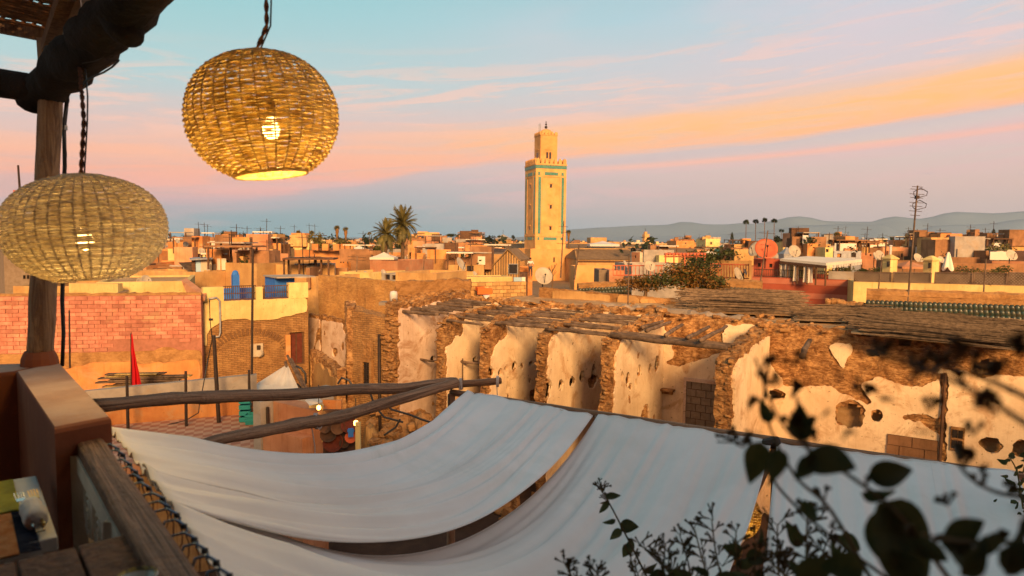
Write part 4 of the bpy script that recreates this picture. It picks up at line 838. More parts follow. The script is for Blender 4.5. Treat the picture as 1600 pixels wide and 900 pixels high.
# blind carved niche above that window
s0, z0 = rsz(567, 562); s1, z1 = rsz(584, 532); mb = MB()
mb.grid(lambda a, b: R_(s0 + (s1 - s0) * a, -.045 - .05 * abs(N.noise(V((a * 5, b * 5, 8)))) - .03 * (1 if abs(((a - .5) ** 2 * 3 + (b - .4) ** 2 * 2) ** .5 - .45) < .1 else 0), z0 + (z1 - z0) * b), 18, 26); mb.build('carved_niche', 'mud', ruin)
sP, _ = rsz(596, 560); mb = MB(); mb.tube([R_(sP, -.12, rsz(596, 522)[1]), R_(sP, -.12, -7.0), R_(sP + .1, -.12, G)], .065, 9); mb.build('drain_pipe', 'iron', ruin, True)
# left return wall: low plastered alley wall and recess
LA = P(541, 600, 28.6); LB = P(487, 600, 33.5); lw = 0
wall('alley_wall', 'mud_core', ruin, P(541, 500, 28.2), P(540, 500, 31), .4, G, lambda x: -2.8 + .2 * N.noise(V((x, 0, 0))), nrm=V((1, 0, 0)))
Aw, Bw = P(528, 590, 27.6), P(484, 540, 33.5)
zA, zB_ = PP(530, 580, Aw, V((Bw - Aw).normalized().cross(V((0, 0, 1))))).z, P(484, 545, 33.5).z
aw = (Bw - Aw); aw.z = 0; awn = V((-aw.y, aw.x, 0)).normalized()
al = thing('alley_wall', (Aw.x, Aw.y, G), 'low flaking plaster wall edging the alley below the recess, left of the ruin front', 'wall')
def awz(x): return zA + (zB_ - zA) * x / aw.length + .08 * N.noise(V((x * 2, 5, 0)))
wall('wall_core', 'mud_core', al, Aw, Bw, .35, G, awz, nrm=-awn if awn.x < 0 else awn, res=.16)
on = awn if awn.x < 0 else -awn
skin('plaster', 'plaster_ochre', al, lambda x, z: V((Aw.x, Aw.y, 0)) + aw.normalized() * x + V((0, 0, z)), 0, aw.length, G, -5, lambda x, z: z < awz(x) - .35 - .3 * N.noise(V((x * 1.2, z * 1.2, 0))) and N.noise(V((x * .8, z * .8, 5))) < .3, nrm=on, thick=.07)
rc_ = thing('recess_wall', (P(515, 540, 33).x, 33, G), 'peeling pinkish plaster wall set back in a recess beside the ruin front', 'wall')
ra1, rb1 = P(483, 520, 35.5), P(545, 520, 32.6)
def rcz(x): return -3.9 + .06 * N.noise(V((x * 2, 8, 0)))
wall('wall_core', 'mud_core', rc_, ra1, rb1, .4, G, rcz, nrm=V((0, 1, 0)), res=.16)
ru_ = (rb1 - ra1); ru_.z = 0; rL = ru_.length; ru_.normalize()
skin('plaster', 'plaster_pink', rc_, lambda x, z: V((ra1.x, ra1.y, 0)) + ru_ * x + V((0, 0, z)), 0, rL, -8, -4, lambda x, z: N.noise(V((x * .9, z * .7, 15))) < .22 and abs(x - rL * .32) > .12 and z < -4.1, nrm=V((ru_.y, -ru_.x, 0)), thick=.07)
# back wall behind the rooms, running right into the long lit wall
sE = 20.0
bh = [(*rsz(1328, 648, BV), .40, .42), (*rsz(1214, 616, BV), .28, .16), (*rsz(1371, 650, BV), .16, .2), (*rsz(1413, 533, BV), .20, .22), (*rsz(1538, 574, BV), .36, .26), (*rsz(1366, 552, BV), .16, .12), (*rsz(1548, 694, BV), .26, .22), (*rsz(1596, 700, BV), .2, .26)]
S0b = -3.0
def bz(x): s = x + S0b; return -2.62 - .012 * max(0, s - 6) * 3 + .14 * N.noise(V((x * 1.1, 9, 0))) + .08 * N.noise(V((x * 4, 9, 4)))
bw = wall('back_wall', 'mud_core', ruin, R_(S0b, BV, 0), R_(sE, BV, 0), .55, G, bz, holes=[(a - S0b, z, r, q) for a, z, r, q in bh], nrm=RV, res=.10)
def poly_in(px, py, poly):
    c = False; n = len(poly)
    for i in range(n):
        x1, y1 = poly[i]; x2, y2 = poly[(i + 1) % n]
        if (y1 > py) != (y2 > py) and px < (x2 - x1) * (py - y1) / (y2 - y1) + x1: c = not c
    return c
toS = lambda pts: [rsz(x, y, BV) for x, y in pts]
bare = [toS([(1195, 505), (1200, 560), (1212, 580), (1222, 590), (1225, 603), (1300, 603), (1312, 615), (1330, 618), (1357, 632), (1363, 628), (1348, 608), (1345, 600), (1372, 588), (1410, 602), (1440, 604), (1468, 592), (1468, 575), (1600, 590), (1680, 590), (1680, 500)]),
        toS([(1410, 650), (1430, 645), (1470, 655), (1482, 665), (1474, 680), (1456, 672), (1440, 660), (1412, 656)]), toS([(1472, 580), (1482, 580), (1478, 720), (1468, 720)])]
patch = toS([(1294, 536), (1334, 539), (1330, 552), (1318, 576), (1306, 562)])
room5 = toS([(1028, 500), (1050, 532), (1052, 560), (1040, 568), (1060, 573), (1100, 560), (1132, 548), (1132, 490)])
def bkeep(s, z):
    x, y = s + .05 * N.noise(V((s * 5, z * 5, 2))), z + .05 * N.noise(V((s * 5, z * 5, 9)))
    if z > bz(s - S0b) - .18: return False
    if in_hole(s, z, [(a, b, c * 1.1, d * 1.1) for a, b, c, d in bh]): return False
    if poly_in(x, y, patch): return True
    if any(poly_in(x, y, p) for p in bare): return False
    if poly_in(x, y, room5): return False
    if N.noise(V((s * .7, z * .7, 31))) > .55: return False
    return True
skin('plaster', 'plaster_cream', bw, lambda s, z: R_(s, BV, z), S0b + .2, sE, G, -2.5, bkeep, nrm=-RV, thick=.075, res=.07, jit=.04)
rn = random.Random(5)
for i in range(110):                                                    # rubble and stones along the broken top
    s = rn.uniform(S0b, sE); part('stone', STONE[rn.randrange(6)], bw, R_(s, BV + rn.uniform(-.12, .5), bz(s - S0b) + rn.uniform(-.15 if i % 2 else 0, .05)), (rn.uniform(-.4, .4), rn.uniform(-.4, .4), rn.uniform(0, 6)), (rn.uniform(.14, .42), rn.uniform(.14, .3), rn.uniform(.07, .18)))
# doorway walled up with grey blocks in the fifth room, and bricked window on the right
def blocked(px0, px1, py0, py1, nc, nr, lab_m, frame=True):
    s0, z0 = rsz(px0, py1, BV); s1, z1 = rsz(px1, py0, BV); z0 = max(z0, G); o = None; mb = MB()
    mb.box(R_((s0 + s1) / 2, BV - .085, (z0 + z1) / 2), (s1 - s0, .03, z1 - z0), ax=(RU, RV, V((0, 0, 1)))); o = mb.build('blocked_opening', 'frame_brown', bw)
    mb = MB(); mb.box((0, 0, 0), (1, 1, 1)); bm_ = mesh_only(mb, 'block', lab_m); w_ = (s1 - s0) / nc; h_ = (z1 - z0) / nr
    for r in range(nr):
        for c in range(-1, nc):
            a = max(s0, s0 + (c + (.5 if r % 2 else 0)) * w_ + .012); b = min(s1, s0 + (c + 1 + (.5 if r % 2 else 0)) * w_ - .012)
            if b - a < .06: continue
            part('block', bm_, bw, R_((a + b) / 2, BV - .105 + random.uniform(-.012, .012), z0 + (r + .5) * h_), (0, 0, atan2(RU.y, RU.x)), (b - a, .05, h_ - .022))
    mb = MB(); mb.box(R_((s0 + s1) / 2, BV - .1, z1 + .06), (s1 - s0 + .2, .12, .12), ax=(RU, RV, V((0, 0, 1)))); mb.box(R_(s0 - .05, BV - .1, (z0 + z1) / 2), (.1, .12, z1 - z0), ax=(RU, RV, V((0, 0, 1)))); mb.box(R_(s1 + .05, BV - .1, (z0 + z1) / 2), (.1, .12, z1 - z0), ax=(RU, RV, V((0, 0, 1))))
    if frame: o2 = mb.build('opening_surround', 'plaster_pink', bw)
    return o
blocked(1071, 1121, 600, 730, 3, 12, 'blockwork'); blocked(1385, 1466, 688, 724, 2, 3, 'plaster_brown', False)
# small barred window right
s0, z0 = rsz(1484, 702, BV); s1, z1 = rsz(1508, 668, BV); mb = MB(); mb.box(R_((s0 + s1) / 2, BV - .07, (z0 + z1) / 2), (s1 - s0, .08, z1 - z0), ax=(RU, RV, V((0, 0, 1)))); wo_ = mb.build('window', 'mud_core', bw)
for (a, b, c, d) in ((.12, .12, .5, .44), (.12, .56, .5, .88), (.56, .12, .88, .44), (.56, .56, .88, .88)):
    mb = MB(); mb.box(R_(s0 + (s1 - s0) * (a + c) / 2, BV - .115, z0 + (z1 - z0) * (b + d) / 2), ((s1 - s0) * (c - a), .03, (z1 - z0) * (d - b)), ax=(RU, RV, V((0, 0, 1)))); mb.build('pane', 'glass_dark', bw)
# drain scar, shelf ledge, lintel bits
mb = MB(); s_, z_ = rsz(1477, 600, BV); mb.tube([R_(s_, BV - .12, rsz(1480, 582, BV)[1]), R_(s_ - .02, BV - .13, z_ - .8), R_(s_ - .05, BV - .12, G)], .05, 6, rough=.5, fr=6); mb.build('drain_pipe', 'frame_brown', bw)
sS, zS = rsz(1040, 607, BV); mb = MB(); mb.box(R_(sS - .1, BV - .2, zS), (1.0, .35, .07), ax=(RU, RV, V((0, 0, 1)))); mb.box(R_(sS - .1, BV - .12, zS - .1), (.85, .12, .14), ax=(RU, RV, V((0, 0, 1)))); mb.build('shelf_ledge', 'mud_core', bw)
# ---- roof poles of the rooms (each one a part)
PM = {}
def rpole(a, b, r, m='pole_wood', parent=None, name='roof_pole'):
    a = V(a); b = V(b); L = (b - a).length; k = random.randrange(4)
    if (m, k) not in PM:
        q = MB(); q.tube([V((i / 10, 0, 0)) + V((0, N.noise(V((k * 5, i * .35, 0))), N.noise(V((k * 5, i * .35, 9))))) * .022 for i in range(11)], [.05 * (1 - .025 * i) for i in range(11)], 8, rough=.25, fr=8); PM[m, k] = mesh_only(q, name, m, True)
    d = (b - a).normalized(); return part(name, PM[m, k], parent or ruin, a, orient(d, roll=random.uniform(0, 6)), (L, r / .05, r / .05))
rn = random.Random(12)
for (sa, sb, z, n, v0, v1, r) in ((-2.3, .1 - .5, -2.86, 9, .3, 4.2, .07), (.1, 2.14 - .45, -3.06, 9, .35, 4.4, .06), (2.14, 4.52 - .45, -3.06, 11, .35, 4.4, .055), (4.52, 7.0 - .5, -3.07, 10, .3, 4.4, .055)):
    for i in range(n):
        v = v0 + (v1 - v0) * (i + rn.uniform(-.3, .3)) / n; zz = z + .062 * v + rn.uniform(-.015, .015)
        rpole(R_(sa - rn.uniform(.0, .2), v, zz + rn.uniform(-.02, .04)), R_(sb + rn.uniform(.0, .25), v + rn.uniform(-.14, .14), zz + rn.uniform(-.04, .02)), r * rn.uniform(.8, 1.15))
for (v, r) in ((.35, .095), (.75, .075), (1.15, .06)): rpole(R_(6.75, v, -3.06), R_(10.55, v - .1, -3.14), r)
for (x0, y0, x1, y1) in ((1003, 512, 1036, 502), (1010, 517, 1048, 503), (1040, 524, 1066, 507), (1074, 528, 1108, 511), (1094, 532, 1136, 510)):
    a = PZ(x0, y0, -2.93); b = PZ(x1, y1, -2.86); rpole(a, b, .07)
for (x0, y0, x1, y1, v) in ((634, 558, 675, 572, 1.3), (646, 555, 676, 570, 2.4), (660, 552, 676, 562, 3.4)): s_, z_ = rsz(x0, y0, v); rpole(R_(s_, v, z_), R_(-.35, v + .1, z_ - .05), .05)
for (x0, y0, v) in ((695, 561, .9), (709, 560, 1.8), (735, 553, 3.2)): s_, z_ = rsz(x0, y0, v); rpole(R_(s_, v, z_), R_(1.75, v + .1, z_ - .05), .055)
mb = MB(); s_, z_ = rsz(648, 560, 1.0); mb.tube([R_(s_, 1.0, z_), R_(s_, 1.0, z_ - .6)], .02, 5); s_, z_ = rsz(723, 560, .9); mb.tube([R_(s_, .9, z_), R_(s_, .9, z_ - 1.2)], .025, 5); mb.build('hanging_stick', 'pole_wood', ruin)['kind'] = 'stuff'
a = PZ(1253, 557, -3.45); rpole(a, a + RV * 1.3 + V((0, 0, .35)), .10)
# top surfaces behind the back wall: mud roofs
def slab(name, m, pts, z, th, parent, res=.35, amp=.06):
    mb = MB(); a, b, c, d = [V((p[0], p[1], 0)) for p in pts]; nu = max(2, int((b - a).length / res)); nv_ = max(2, int((d - a).length / res))
    q = lambda s, t: (a.lerp(b, s)).lerp(d.lerp(c, s), t); zf = (lambda s, t: z) if not callable(z) else z
    mb.grid(lambda s, t: q(s, t) + V((0, 0, zf(s, t))) + nv(q(s, t), 1.3, amp) + nv(q(s, t), 5, amp * .4), nu, nv_, uvf=lambda s, t: (q(s, t).x, q(s, t).y))
    for (e0, e1) in ((a, b), (b, c), (c, d), (d, a)):
        n_ = max(2, int((e1 - e0).length / 1.0))
        for i in range(n_): p = e0.lerp(e1, i / n_); r = e0.lerp(e1, (i + 1) / n_); mb.quad(V((p.x, p.y, zf(0, 0) - th)), V((r.x, r.y, zf(0, 0) - th)), V((r.x, r.y, zf(0, 0) - .02)), V((p.x, p.y, zf(0, 0) - .02)))
    return mb.build(name, m, parent)
slab('mud_roof', 'roof_mud', [R_(-3, BV + .4, 0), R_(20, BV + .4, 0), R_(22, BV + 9, 0), R_(-3, BV + 7.5, 0)], -2.92, 6.4, ruin)
# caved-in bay between left cells and rear: nothing. rear parapets on that roof
rp = thing('roof_parapet', P(960, 470, 33), 'ochre plastered parapet with a patch of bare brick, behind the ruin roof poles', 'wall')
pts = [P(700, 470, 37), P(842, 470, 35.2), P(1000, 480, 32.6), P(1132, 490, 31)]
for i in (1, 2):
    a, b = pts[i], pts[i + 1]; zz0 = P(842, 449, 35.2).z if i == 1 else P(1000, 463, 32.6).z; zz1 = P(1000, 463, 32.6).z if i == 1 else P(1132, 475, 31).z; L_ = (V((b.x, b.y, 0)) - V((a.x, a.y, 0))).length
    w_ = wall('parapet_core', 'mud', rp, a, b, .35, -3.6, lambda x, z0=zz0, z1=zz1, L_=L_: z0 + (z1 - z0) * x / L_ + .03 * N.noise(V((x * 2, i, 0))), res=.16, disp=.05)
    u_ = V((b.x - a.x, b.y - a.y, 0)).normalized()
    skin('plaster', 'plaster_ochre', rp, lambda x, z, a=a, u_=u_: V((a.x, a.y, 0)) + u_ * x + V((0, 0, z)), 0, L_, -3.1, -1.4, lambda x, z, z0=zz0, z1=zz1, L_=L_, i=i: z < z0 + (z1 - z0) * x / L_ - .05 and ((i == 1 and x > .8 and not 3.9 < x < 4.35) or (i == 2 and N.noise(V((x, z * 2, 3))) > .12 and x < 2.8)), nrm=V((u_.y, -u_.x, 0)), thick=.09, res=.1)
# long low rubble ledges lying on the roof
rb = thing('rubble_ledge', P(1010, 492, 28), 'long pale broken ledge of mud lying across the ruin roof', 'rubble')
for i, (x0, y0, x1, y1, d0, d1, hh) in enumerate(((940, 478, 1045, 489, 29.5, 28, .22), (1025, 487, 1180, 502, 27.6, 25.6, .25), (1070, 481, 1260, 500, 29, 26.5, .18), (1290, 470, 1350, 478, 31, 30.4, .3))):
    mb = MB(); a = P(x0, y0, d0); b = P(x1, y1, d1); mb.tube([a.lerp(b, k / 24) + nv((k * .4, i, 0), 1, .08) for k in range(25)], [.16 + .06 * N.noise(V((k * .5, i, 4))) for k in range(25)], 8, rough=.4, fr=4); mb.build('mud_ridge', 'roof_grey' if i != 3 else 'mud', rb)
rn = random.Random(99)
for i in range(120):
    px = rn.uniform(740, 1300); py = rn.uniform(468, 500) + (px - 740) * .02; p = PZ(px, py, -2.86)
    if (p - RO).dot(RV) < BV + .5: continue
    part('stone', STONE[rn.randrange(6)], rb, p, (rn.uniform(-.4, .4), rn.uniform(-.4, .4), rn.uniform(0, 6)), [rn.uniform(.1, .4), rn.uniform(.1, .3), rn.uniform(.06, .16)])
# dry reed heaps
def reeds(label, corners, z0, z1, n, r, seed, spread=.12, layers=3, m='dry_reed'):
    rn = random.Random(seed); mb = MB(); A, B, C_, D_ = corners
    for i in range(n):
        t = rn.random(); a = A.lerp(D_, t); b = B.lerp(C_, t); s0 = rn.uniform(-.05, .35); s1 = rn.uniform(.6, 1.05); p = a.lerp(b, s0); q = a.lerp(b, s1); zz = rn.random() ** 1.5 * (z1 - z0)
        p = p + V((rn.gauss(0, spread), rn.gauss(0, spread), 0)); q = q + V((rn.gauss(0, spread), rn.gauss(0, spread), 0)); p.z = z0 + zz + rn.uniform(-.05, .08); q.z = z0 + zz + rn.uniform(-.05, .08)
        mb.tube([p, p.lerp(q, .5) + V((0, 0, rn.uniform(-.03, .05))), q], r * rn.uniform(.6, 1.3), 4)
    l = (A + B + C_ + D_) / 4; th = thing('reed_heap', (l.x, l.y, z0), label, 'reeds', 'heaps of dry reeds on the ruin roof'); mb.build('reed_stalks', m, th)['kind'] = 'stuff'
    mb = MB(); mb.grid(lambda a, b: A.lerp(B, a).lerp(D_.lerp(C_, a), b) + V((0, 0, z0 - A.z - .0 + (A.z - A.lerp(B, a).lerp(D_.lerp(C_, a), b).z))) + V((0, 0, (z1 - z0) * .75 * (sin(pi * a) * sin(pi * b)) ** .5 - .02)), 14, 8); mb.build('earth_bed', 'roof_mud', th)
z_ = -2.8
reeds('grey heap of dry reeds behind the fourth and fifth ruined rooms', [PZ(1062, 486, z_), PZ(1258, 494, z_), PZ(1250, 471, z_), PZ(1065, 466, z_)], z_, -2.25, 520, .022, 1)
reeds('long flat bundle of dark reeds on the right side of the ruin roof', [PZ(1330, 520, z_), PZ(1600, 548, z_), PZ(1650, 514, z_), PZ(1330, 490, z_)], z_, -2.55, 620, .026, 2, .06)
reeds('thin scatter of reeds between the two big reed heaps', [PZ(1240, 500, z_), PZ(1400, 505, z_), PZ(1400, 486, z_), PZ(1240, 484, z_)], z_, -2.6, 200, .02, 3)
# reed screens lying on the cells' roofs read as pole rows already
# ================================================================== LEFT MIDDLE GROUND
BOXM = None
def unit_box(name, m, bev=0):
    mb = MB(); mb.box((0, 0, 0), (1, 1, 1)); return mesh_only(mb, name, m)
def frame_of(A, B):
    A = V((A[0], A[1], 0)); B = V((B[0], B[1], 0)); u = (B - A).normalized(); n = V((-u.y, u.x, 0)); n = n if n.y > 0 else -n; return A, u, n, (B - A).length
def facade(mb, A, u, n, L, zb, zt, holes, rev=.16, uvs=True):
    xs = sorted({0, L, *[min(max(h[0], 0), L) for h in holes], *[min(max(h[1], 0), L) for h in holes]}); zs = sorted({zb, zt, *[h[2] for h in holes], *[h[3] for h in holes]})
    q = lambda x, z, d=0: A + u * x + n * d + V((0, 0, z))
    for i in range(len(xs) - 1):
        for j in range(len(zs) - 1):
            cx = (xs[i] + xs[i + 1]) / 2; cz = (zs[j] + zs[j + 1]) / 2
            if any(h[0] < cx < h[1] and h[2] < cz < h[3] for h in holes): continue
            mb.quad(q(xs[i], zs[j]), q(xs[i + 1], zs[j]), q(xs[i + 1], zs[j + 1]), q(xs[i], zs[j + 1]), [(xs[i], zs[j]), (xs[i + 1], zs[j]), (xs[i + 1], zs[j + 1]), (xs[i], zs[j + 1])])
    for (a, b, c, d) in holes:
        for p0, p1 in (((a, c), (a, d)), ((a, d), (b, d)), ((b, d), (b, c)), ((b, c), (a, c))): mb.quad(q(*p0), q(*p0, rev), q(*p1, rev), q(*p1))
def window_part(parent, A, u, n, h, rev=.16, m='glass_dark', fm='frame_brown', div=1):
    a, b, c, d = h; mb = MB(); q = lambda x, z, dd: A + u * x + n * dd + V((0, 0, z)); f = min(.06, (b - a) * .12)
    for (x0, x1, z0, z1) in ((a, a + f, c, d), (b - f, b, c, d), (a + f, b - f, c, c + f), (a + f, b - f, d - f, d)): mb.box(q((x0 + x1) / 2, (z0 + z1) / 2, rev - .03), (x1 - x0, .05, z1 - z0), ax=(u, n, V((0, 0, 1))))
    for i in range(1, div + 1):
        if div > 0: x = a + (b - a) * i / (div + 1); mb.box(q(x, (c + d) / 2, rev - .035), (f * .7, .04, d - c - 2 * f - .004), ax=(u, n, V((0, 0, 1))))
    o = mb.build('window', fm, parent); mb = MB(); mb.box(q((a + b) / 2, (c + d) / 2, rev + .01), (b - a - .01, .02, d - c - .01), ax=(u, n, V((0, 0, 1)))); mb.build('pane', m, o); return o
def house(label, px0, d0, px1, d1, py, th, m, wins=(), par=.35, name='flat_roofed_house', cat='house', group='flat roofed houses of the old town', roofm='roof_mud', zb=G, px_w=True, py2=None, parw=.22, cap=None, merlons=0, zt=None, side_wins=()):
    A, u, n, L = frame_of(P(px0, py, d0), P(px1, py, d1)); z1 = zt if zt is not None else (P(px0, py, d0).z + P(px1, py2 or py, d1).z) / 2
    c = A + u * L / 2 + n * th / 2; T = thing(name, (c.x, c.y, zb), label, cat, group); hs = []
    for wv_ in wins:
        if px_w:
            x0, y0, x1, y1 = wv_[:4]; p = PP(x0, y1, A, n); r = PP(x1, y0, A, n); hs.append(((p - A).dot(u), (r - A).dot(u), p.z, r.z))
        else: hs.append(wv_[:4])
    hs = [(max(.05, a), min(L - .05, b), max(zb + .02, c_), min(z1 - .05, d)) for a, b, c_, d in hs if b > .1 and a < L - .1]
    mb = MB(); facade(mb, A, u, n, L, zb, z1, hs); q = lambda x, y, z: A + u * x + n * y + V((0, 0, z)); rz_ = z1 - par; w = parw
    mb.quad(q(L, 0, zb), q(L, th, zb), q(L, th, z1), q(L, 0, z1), [(0, zb), (th, zb), (th, z1), (0, z1)]); mb.quad(q(0, th, zb), q(0, 0, zb), q(0, 0, z1), q(0, th, z1), [(0, zb), (th, zb), (th, z1), (0, z1)]); mb.quad(q(L, th, zb), q(0, th, zb), q(0, th, z1), q(L, th, z1))
    O = [(0, 0), (L, 0), (L, th), (0, th)]; I = [(w, w), (L - w, w), (L - w, th - w), (w, th - w)]
    for i in range(4): j = (i + 1) % 4; mb.quad(q(*O[i], z1), q(*O[j], z1), q(*I[j], z1), q(*I[i], z1)); mb.quad(q(*I[i], z1), q(*I[j], z1), q(*I[j], rz_), q(*I[i], rz_))
    mb.build('wall', m, T); mb = MB(); mb.quad(*[q(*i, rz_ + .003) for i in I]); mb.build('roof', roofm, T)
    for i, h in enumerate(hs): window_part(T, A, u, n, h, div=1 if (h[1] - h[0]) > .6 else 0, m=(wins[i][4] if len(wins[i]) > 4 else 'glass_dark'))
    if cap: mb = MB(); mb.box(q(L / 2, -.03, z1 + .05), (L + .1, .3, .1), ax=(u, n, V((0, 0, 1)))); mb.build('cornice', cap, T)
    for i in range(merlons): mb = MB(); mb.box(q(L * (i + .5) / merlons, .12, z1 + .2), (.35, .24, .4), ax=(u, n, V((0, 0, 1)))); mb.build('merlon', m, T)
    T['_'] = 0; del T['_']; return T, A, u, n, L, z1
def quick(name, m, label, cat, boxes, group=None, smooth=False):
    mb = MB()
    for c, s_, rz in boxes: mb.box(c, s_, rz)
    return one(mb, name, m, label, cat, group, smooth)
# ---- pink block wall
bwA, bwB = P(-80, 560, 27.5), P(316, 560, 29.5); A, u, n, L = frame_of(bwA, bwB)
T = thing('brick_wall', (A.x, A.y, G), 'long wall of pink painted blocks above flaking orange plaster, behind the red flag', 'wall')
zt = P(200, 462, 28.9).z; zm = P(200, 540, 28.9).z
mb = MB(); mb.box(A + u * L / 2 + n * .2 + V((0, 0, (zt + G) / 2)), (L, .36, zt - G), ax=(u, n, V((0, 0, 1)))); mb.build('mortar_bed', 'mortar', T)
rn = random.Random(3); bmesh_ = []
for i in range(4):
    mb = MB(); rr = random.Random(i); j = lambda: rr.uniform(-.03, .03)
    lo = [(-.5 + j(), -.5, -.5 + j()), (.5 + j(), -.5, -.5 + j()), (.5, .5, -.5), (-.5, .5, -.5)]; hi = [(-.5 + j(), -.5, .5 + j()), (.5 + j(), -.5, .5 + j()), (.5, .5, .5), (-.5, .5, .5)]; mb.hexa(lo, hi); bmesh_.append(mesh_only(mb, 'brick', 'pink_brick'))
bw_, bh_ = .47, .168; r = 0; z = zt - .02; cnt = 0
while z > zm - .9 and cnt < 300:
    x = -(bw_ / 2 if r % 2 else 0)
    while x < L:
        x1 = min(L, x + bw_); x0 = max(0, x); px, py = project(A + u * ((x0 + x1) / 2) + V((0, 0, z)))
        low = 545 + 14 * N.noise(V((px * .02, 0, 0))) if px > 150 else 575
        if px > 175: low = 528 + 10 * N.noise(V((px * .03, 1, 0)))
        if x1 - x0 > .12 and py < low and px > -6 and not (42 < px < 74 and False):
            part('brick', bmesh_[rn.randrange(4)], T, A + u * ((x0 + x1) / 2) + n * (.02 + rn.uniform(-.008, .008)) + V((0, 0, z - bh_ / 2)), (rn.uniform(-.01, .01), rn.uniform(-.012, .012), atan2(u.y, u.x) + rn.uniform(-.01, .01)), (x1 - x0 - .022, .07, bh_ - .02)); cnt += 1
        x += bw_
    z -= bh_; r += 1
mb = MB(); mb.grid(lambda a, b: A + u * L * a - n * (.0 + .05 * N.noise(V((a * 30, b * 2, 0)))) + n * (-.02 + .14 * b) + V((0, 0, zm - .25 - .45 * (1 - b) + .12 * N.noise(V((a * 14, b, 5))))), 90, 5); mb.build('mud_band', 'mud', T)
skin('plaster', 'plaster_orange', T, lambda x, z: A + u * x + V((0, 0, z)), 0, L, G, zm, lambda x, z: (z < zm - .75 + .25 * N.noise(V((x * .6, 0, 2))) + .1 * N.noise(V((x * 3, 0, 2)))) and N.noise(V((x * .5, z * .5, 3))) < .42, nrm=-n, thick=.07, res=.14)
skin('mud_coat', 'mud', T, lambda x, z: A + u * x + V((0, 0, z)), 0, L, G, zm, lambda x, z: z < zm - .2 + .16 * N.noise(V((x * .8, 0, 12))), nrm=-n, thick=.035, res=.16)
mb = MB(); mb.tube([A + u * L * t / 40 + n * .15 + V((0, 0, zt + .03 + .04 * N.noise(V((t * .7, 0, 0))))) for t in range(41)], .09, 7, rough=.4, fr=4); mb.build('mud_coping', 'mud', T)
# yellow roof walls behind it
house('yellow rooftop house with a corrugated edge behind the pink block wall', 150, 31.5, 296, 33, 440, 6, 'plaster_yellow', [], par=.1, name='yellow_house')
house('ochre wall piece behind the wooden post', 20, 31.2, 112, 31.4, 447, 5, 'plaster_ochre', [], name='ochre_house')
house('grey block house with courses of blocks behind the low lantern', 5, 36, 60, 37, 392, 8, 'blockwork', [(36, 430, 40, 436), (42, 430, 46, 436)], name='block_house')
mb = MB()
for i in range(40): a = P(113 + i * 1.9, 455, 31.0); mb.box((a.x, a.y, P(150, 451, 31).z), (.045, .4, .5))
o = one(mb, 'corrugated_sheet', 'plaster_yellow', 'corrugated yellow sheet standing on the wall under the low lantern', 'metal sheet')
o['kind'] = 'stuff'
mb = MB(); mb.tube([P(206, 461, 29.6), P(316, 461, 29.8)], .03, 6); one(mb, 'iron_pipe', 'iron', 'thin dark pipe running level above the pink blocks', 'pipe')
mb = MB(); a = P(118, 471, 28.6)
mb.bar(P(118, 469, 28.8), P(140, 465, 29), .5, .05); one(mb, 'sheet_metal', 'laundry_blue', 'small blue grey metal sheet lying on the pink wall', 'metal sheet')
for i, (x0, y0, x1, y1) in enumerate(((160, 465, 200, 454), (166, 466, 212, 457))):
    mb = MB(); mb.bar(P(x0, y0, 29.2), P(x1, y1, 29.9), .25, .05); one(mb, 'loose_board', 'pole_wood', ('upper' if i == 0 else 'lower') + ' loose board lying on top of the pink wall', 'board', 'loose boards on the pink wall')
# sloped buttress wall between pink and yellow
mb = MB(); a = P(286, 440, 33); b = P(318, 460, 30.2)
mb.hexa([P(296, 470, 31), P(320, 470, 29.6), P(320, 470, 30.2), P(300, 470, 33)], [P(283, 438, 33), P(316, 462, 29.8), P(322, 458, 30.2), P(291, 434, 33.6)]); one(mb, 'sloped_coping', 'plaster_salmon', 'sloping reddish coping between the pink wall and the yellow house', 'wall')
# ---- yellow house with blue terrace
yA, yB = 317, 481
T, A, u, n, L, z1 = house('pale yellow terrace house with bare mud brick below and a dark red door', yA, 30.2, yB, 33.0, 471, 7, 'mud_brick', [(453, 518, 475, 571, 'door_red')], py2=465, name='terrace_house', par=1.0, roofm='roof_grey')
zy = z1
def onf(px, py, off=0): return PP(px, py, A - n * off, n)
def fxz(px, py): p = onf(px, py); return (p - A).dot(u), p.z
yedge = [(0, fxz(318, 560)[1]), (fxz(328, 505)[0] * .5, fxz(320, 520)[1]), (fxz(345, 500)[0], fxz(345, 500)[1]), (fxz(420, 497)[0], fxz(420, 499)[1]), (fxz(480, 487)[0], fxz(480, 487)[1]), (L + 1, fxz(480, 487)[1])]
def yz(x):
    for i in range(len(yedge) - 1):
        if x <= yedge[i + 1][0]: t = (x - yedge[i][0]) / max(.001, yedge[i + 1][0] - yedge[i][0]); return yedge[i][1] * (1 - t) + yedge[i + 1][1] * t
    return yedge[-1][1]
g0, g1 = fxz(349, 470), fxz(400, 470); g2, g3 = fxz(410, 470), fxz(451, 467)
skin('plaster', 'plaster_yellow', T, lambda x, z: A + u * x + V((0, 0, z)), 0, L, -8, zy + .02, lambda x, z: z > yz(x) + .08 * N.noise(V((x * 2, 0, 0))), nrm=-n, thick=.08, res=.12)
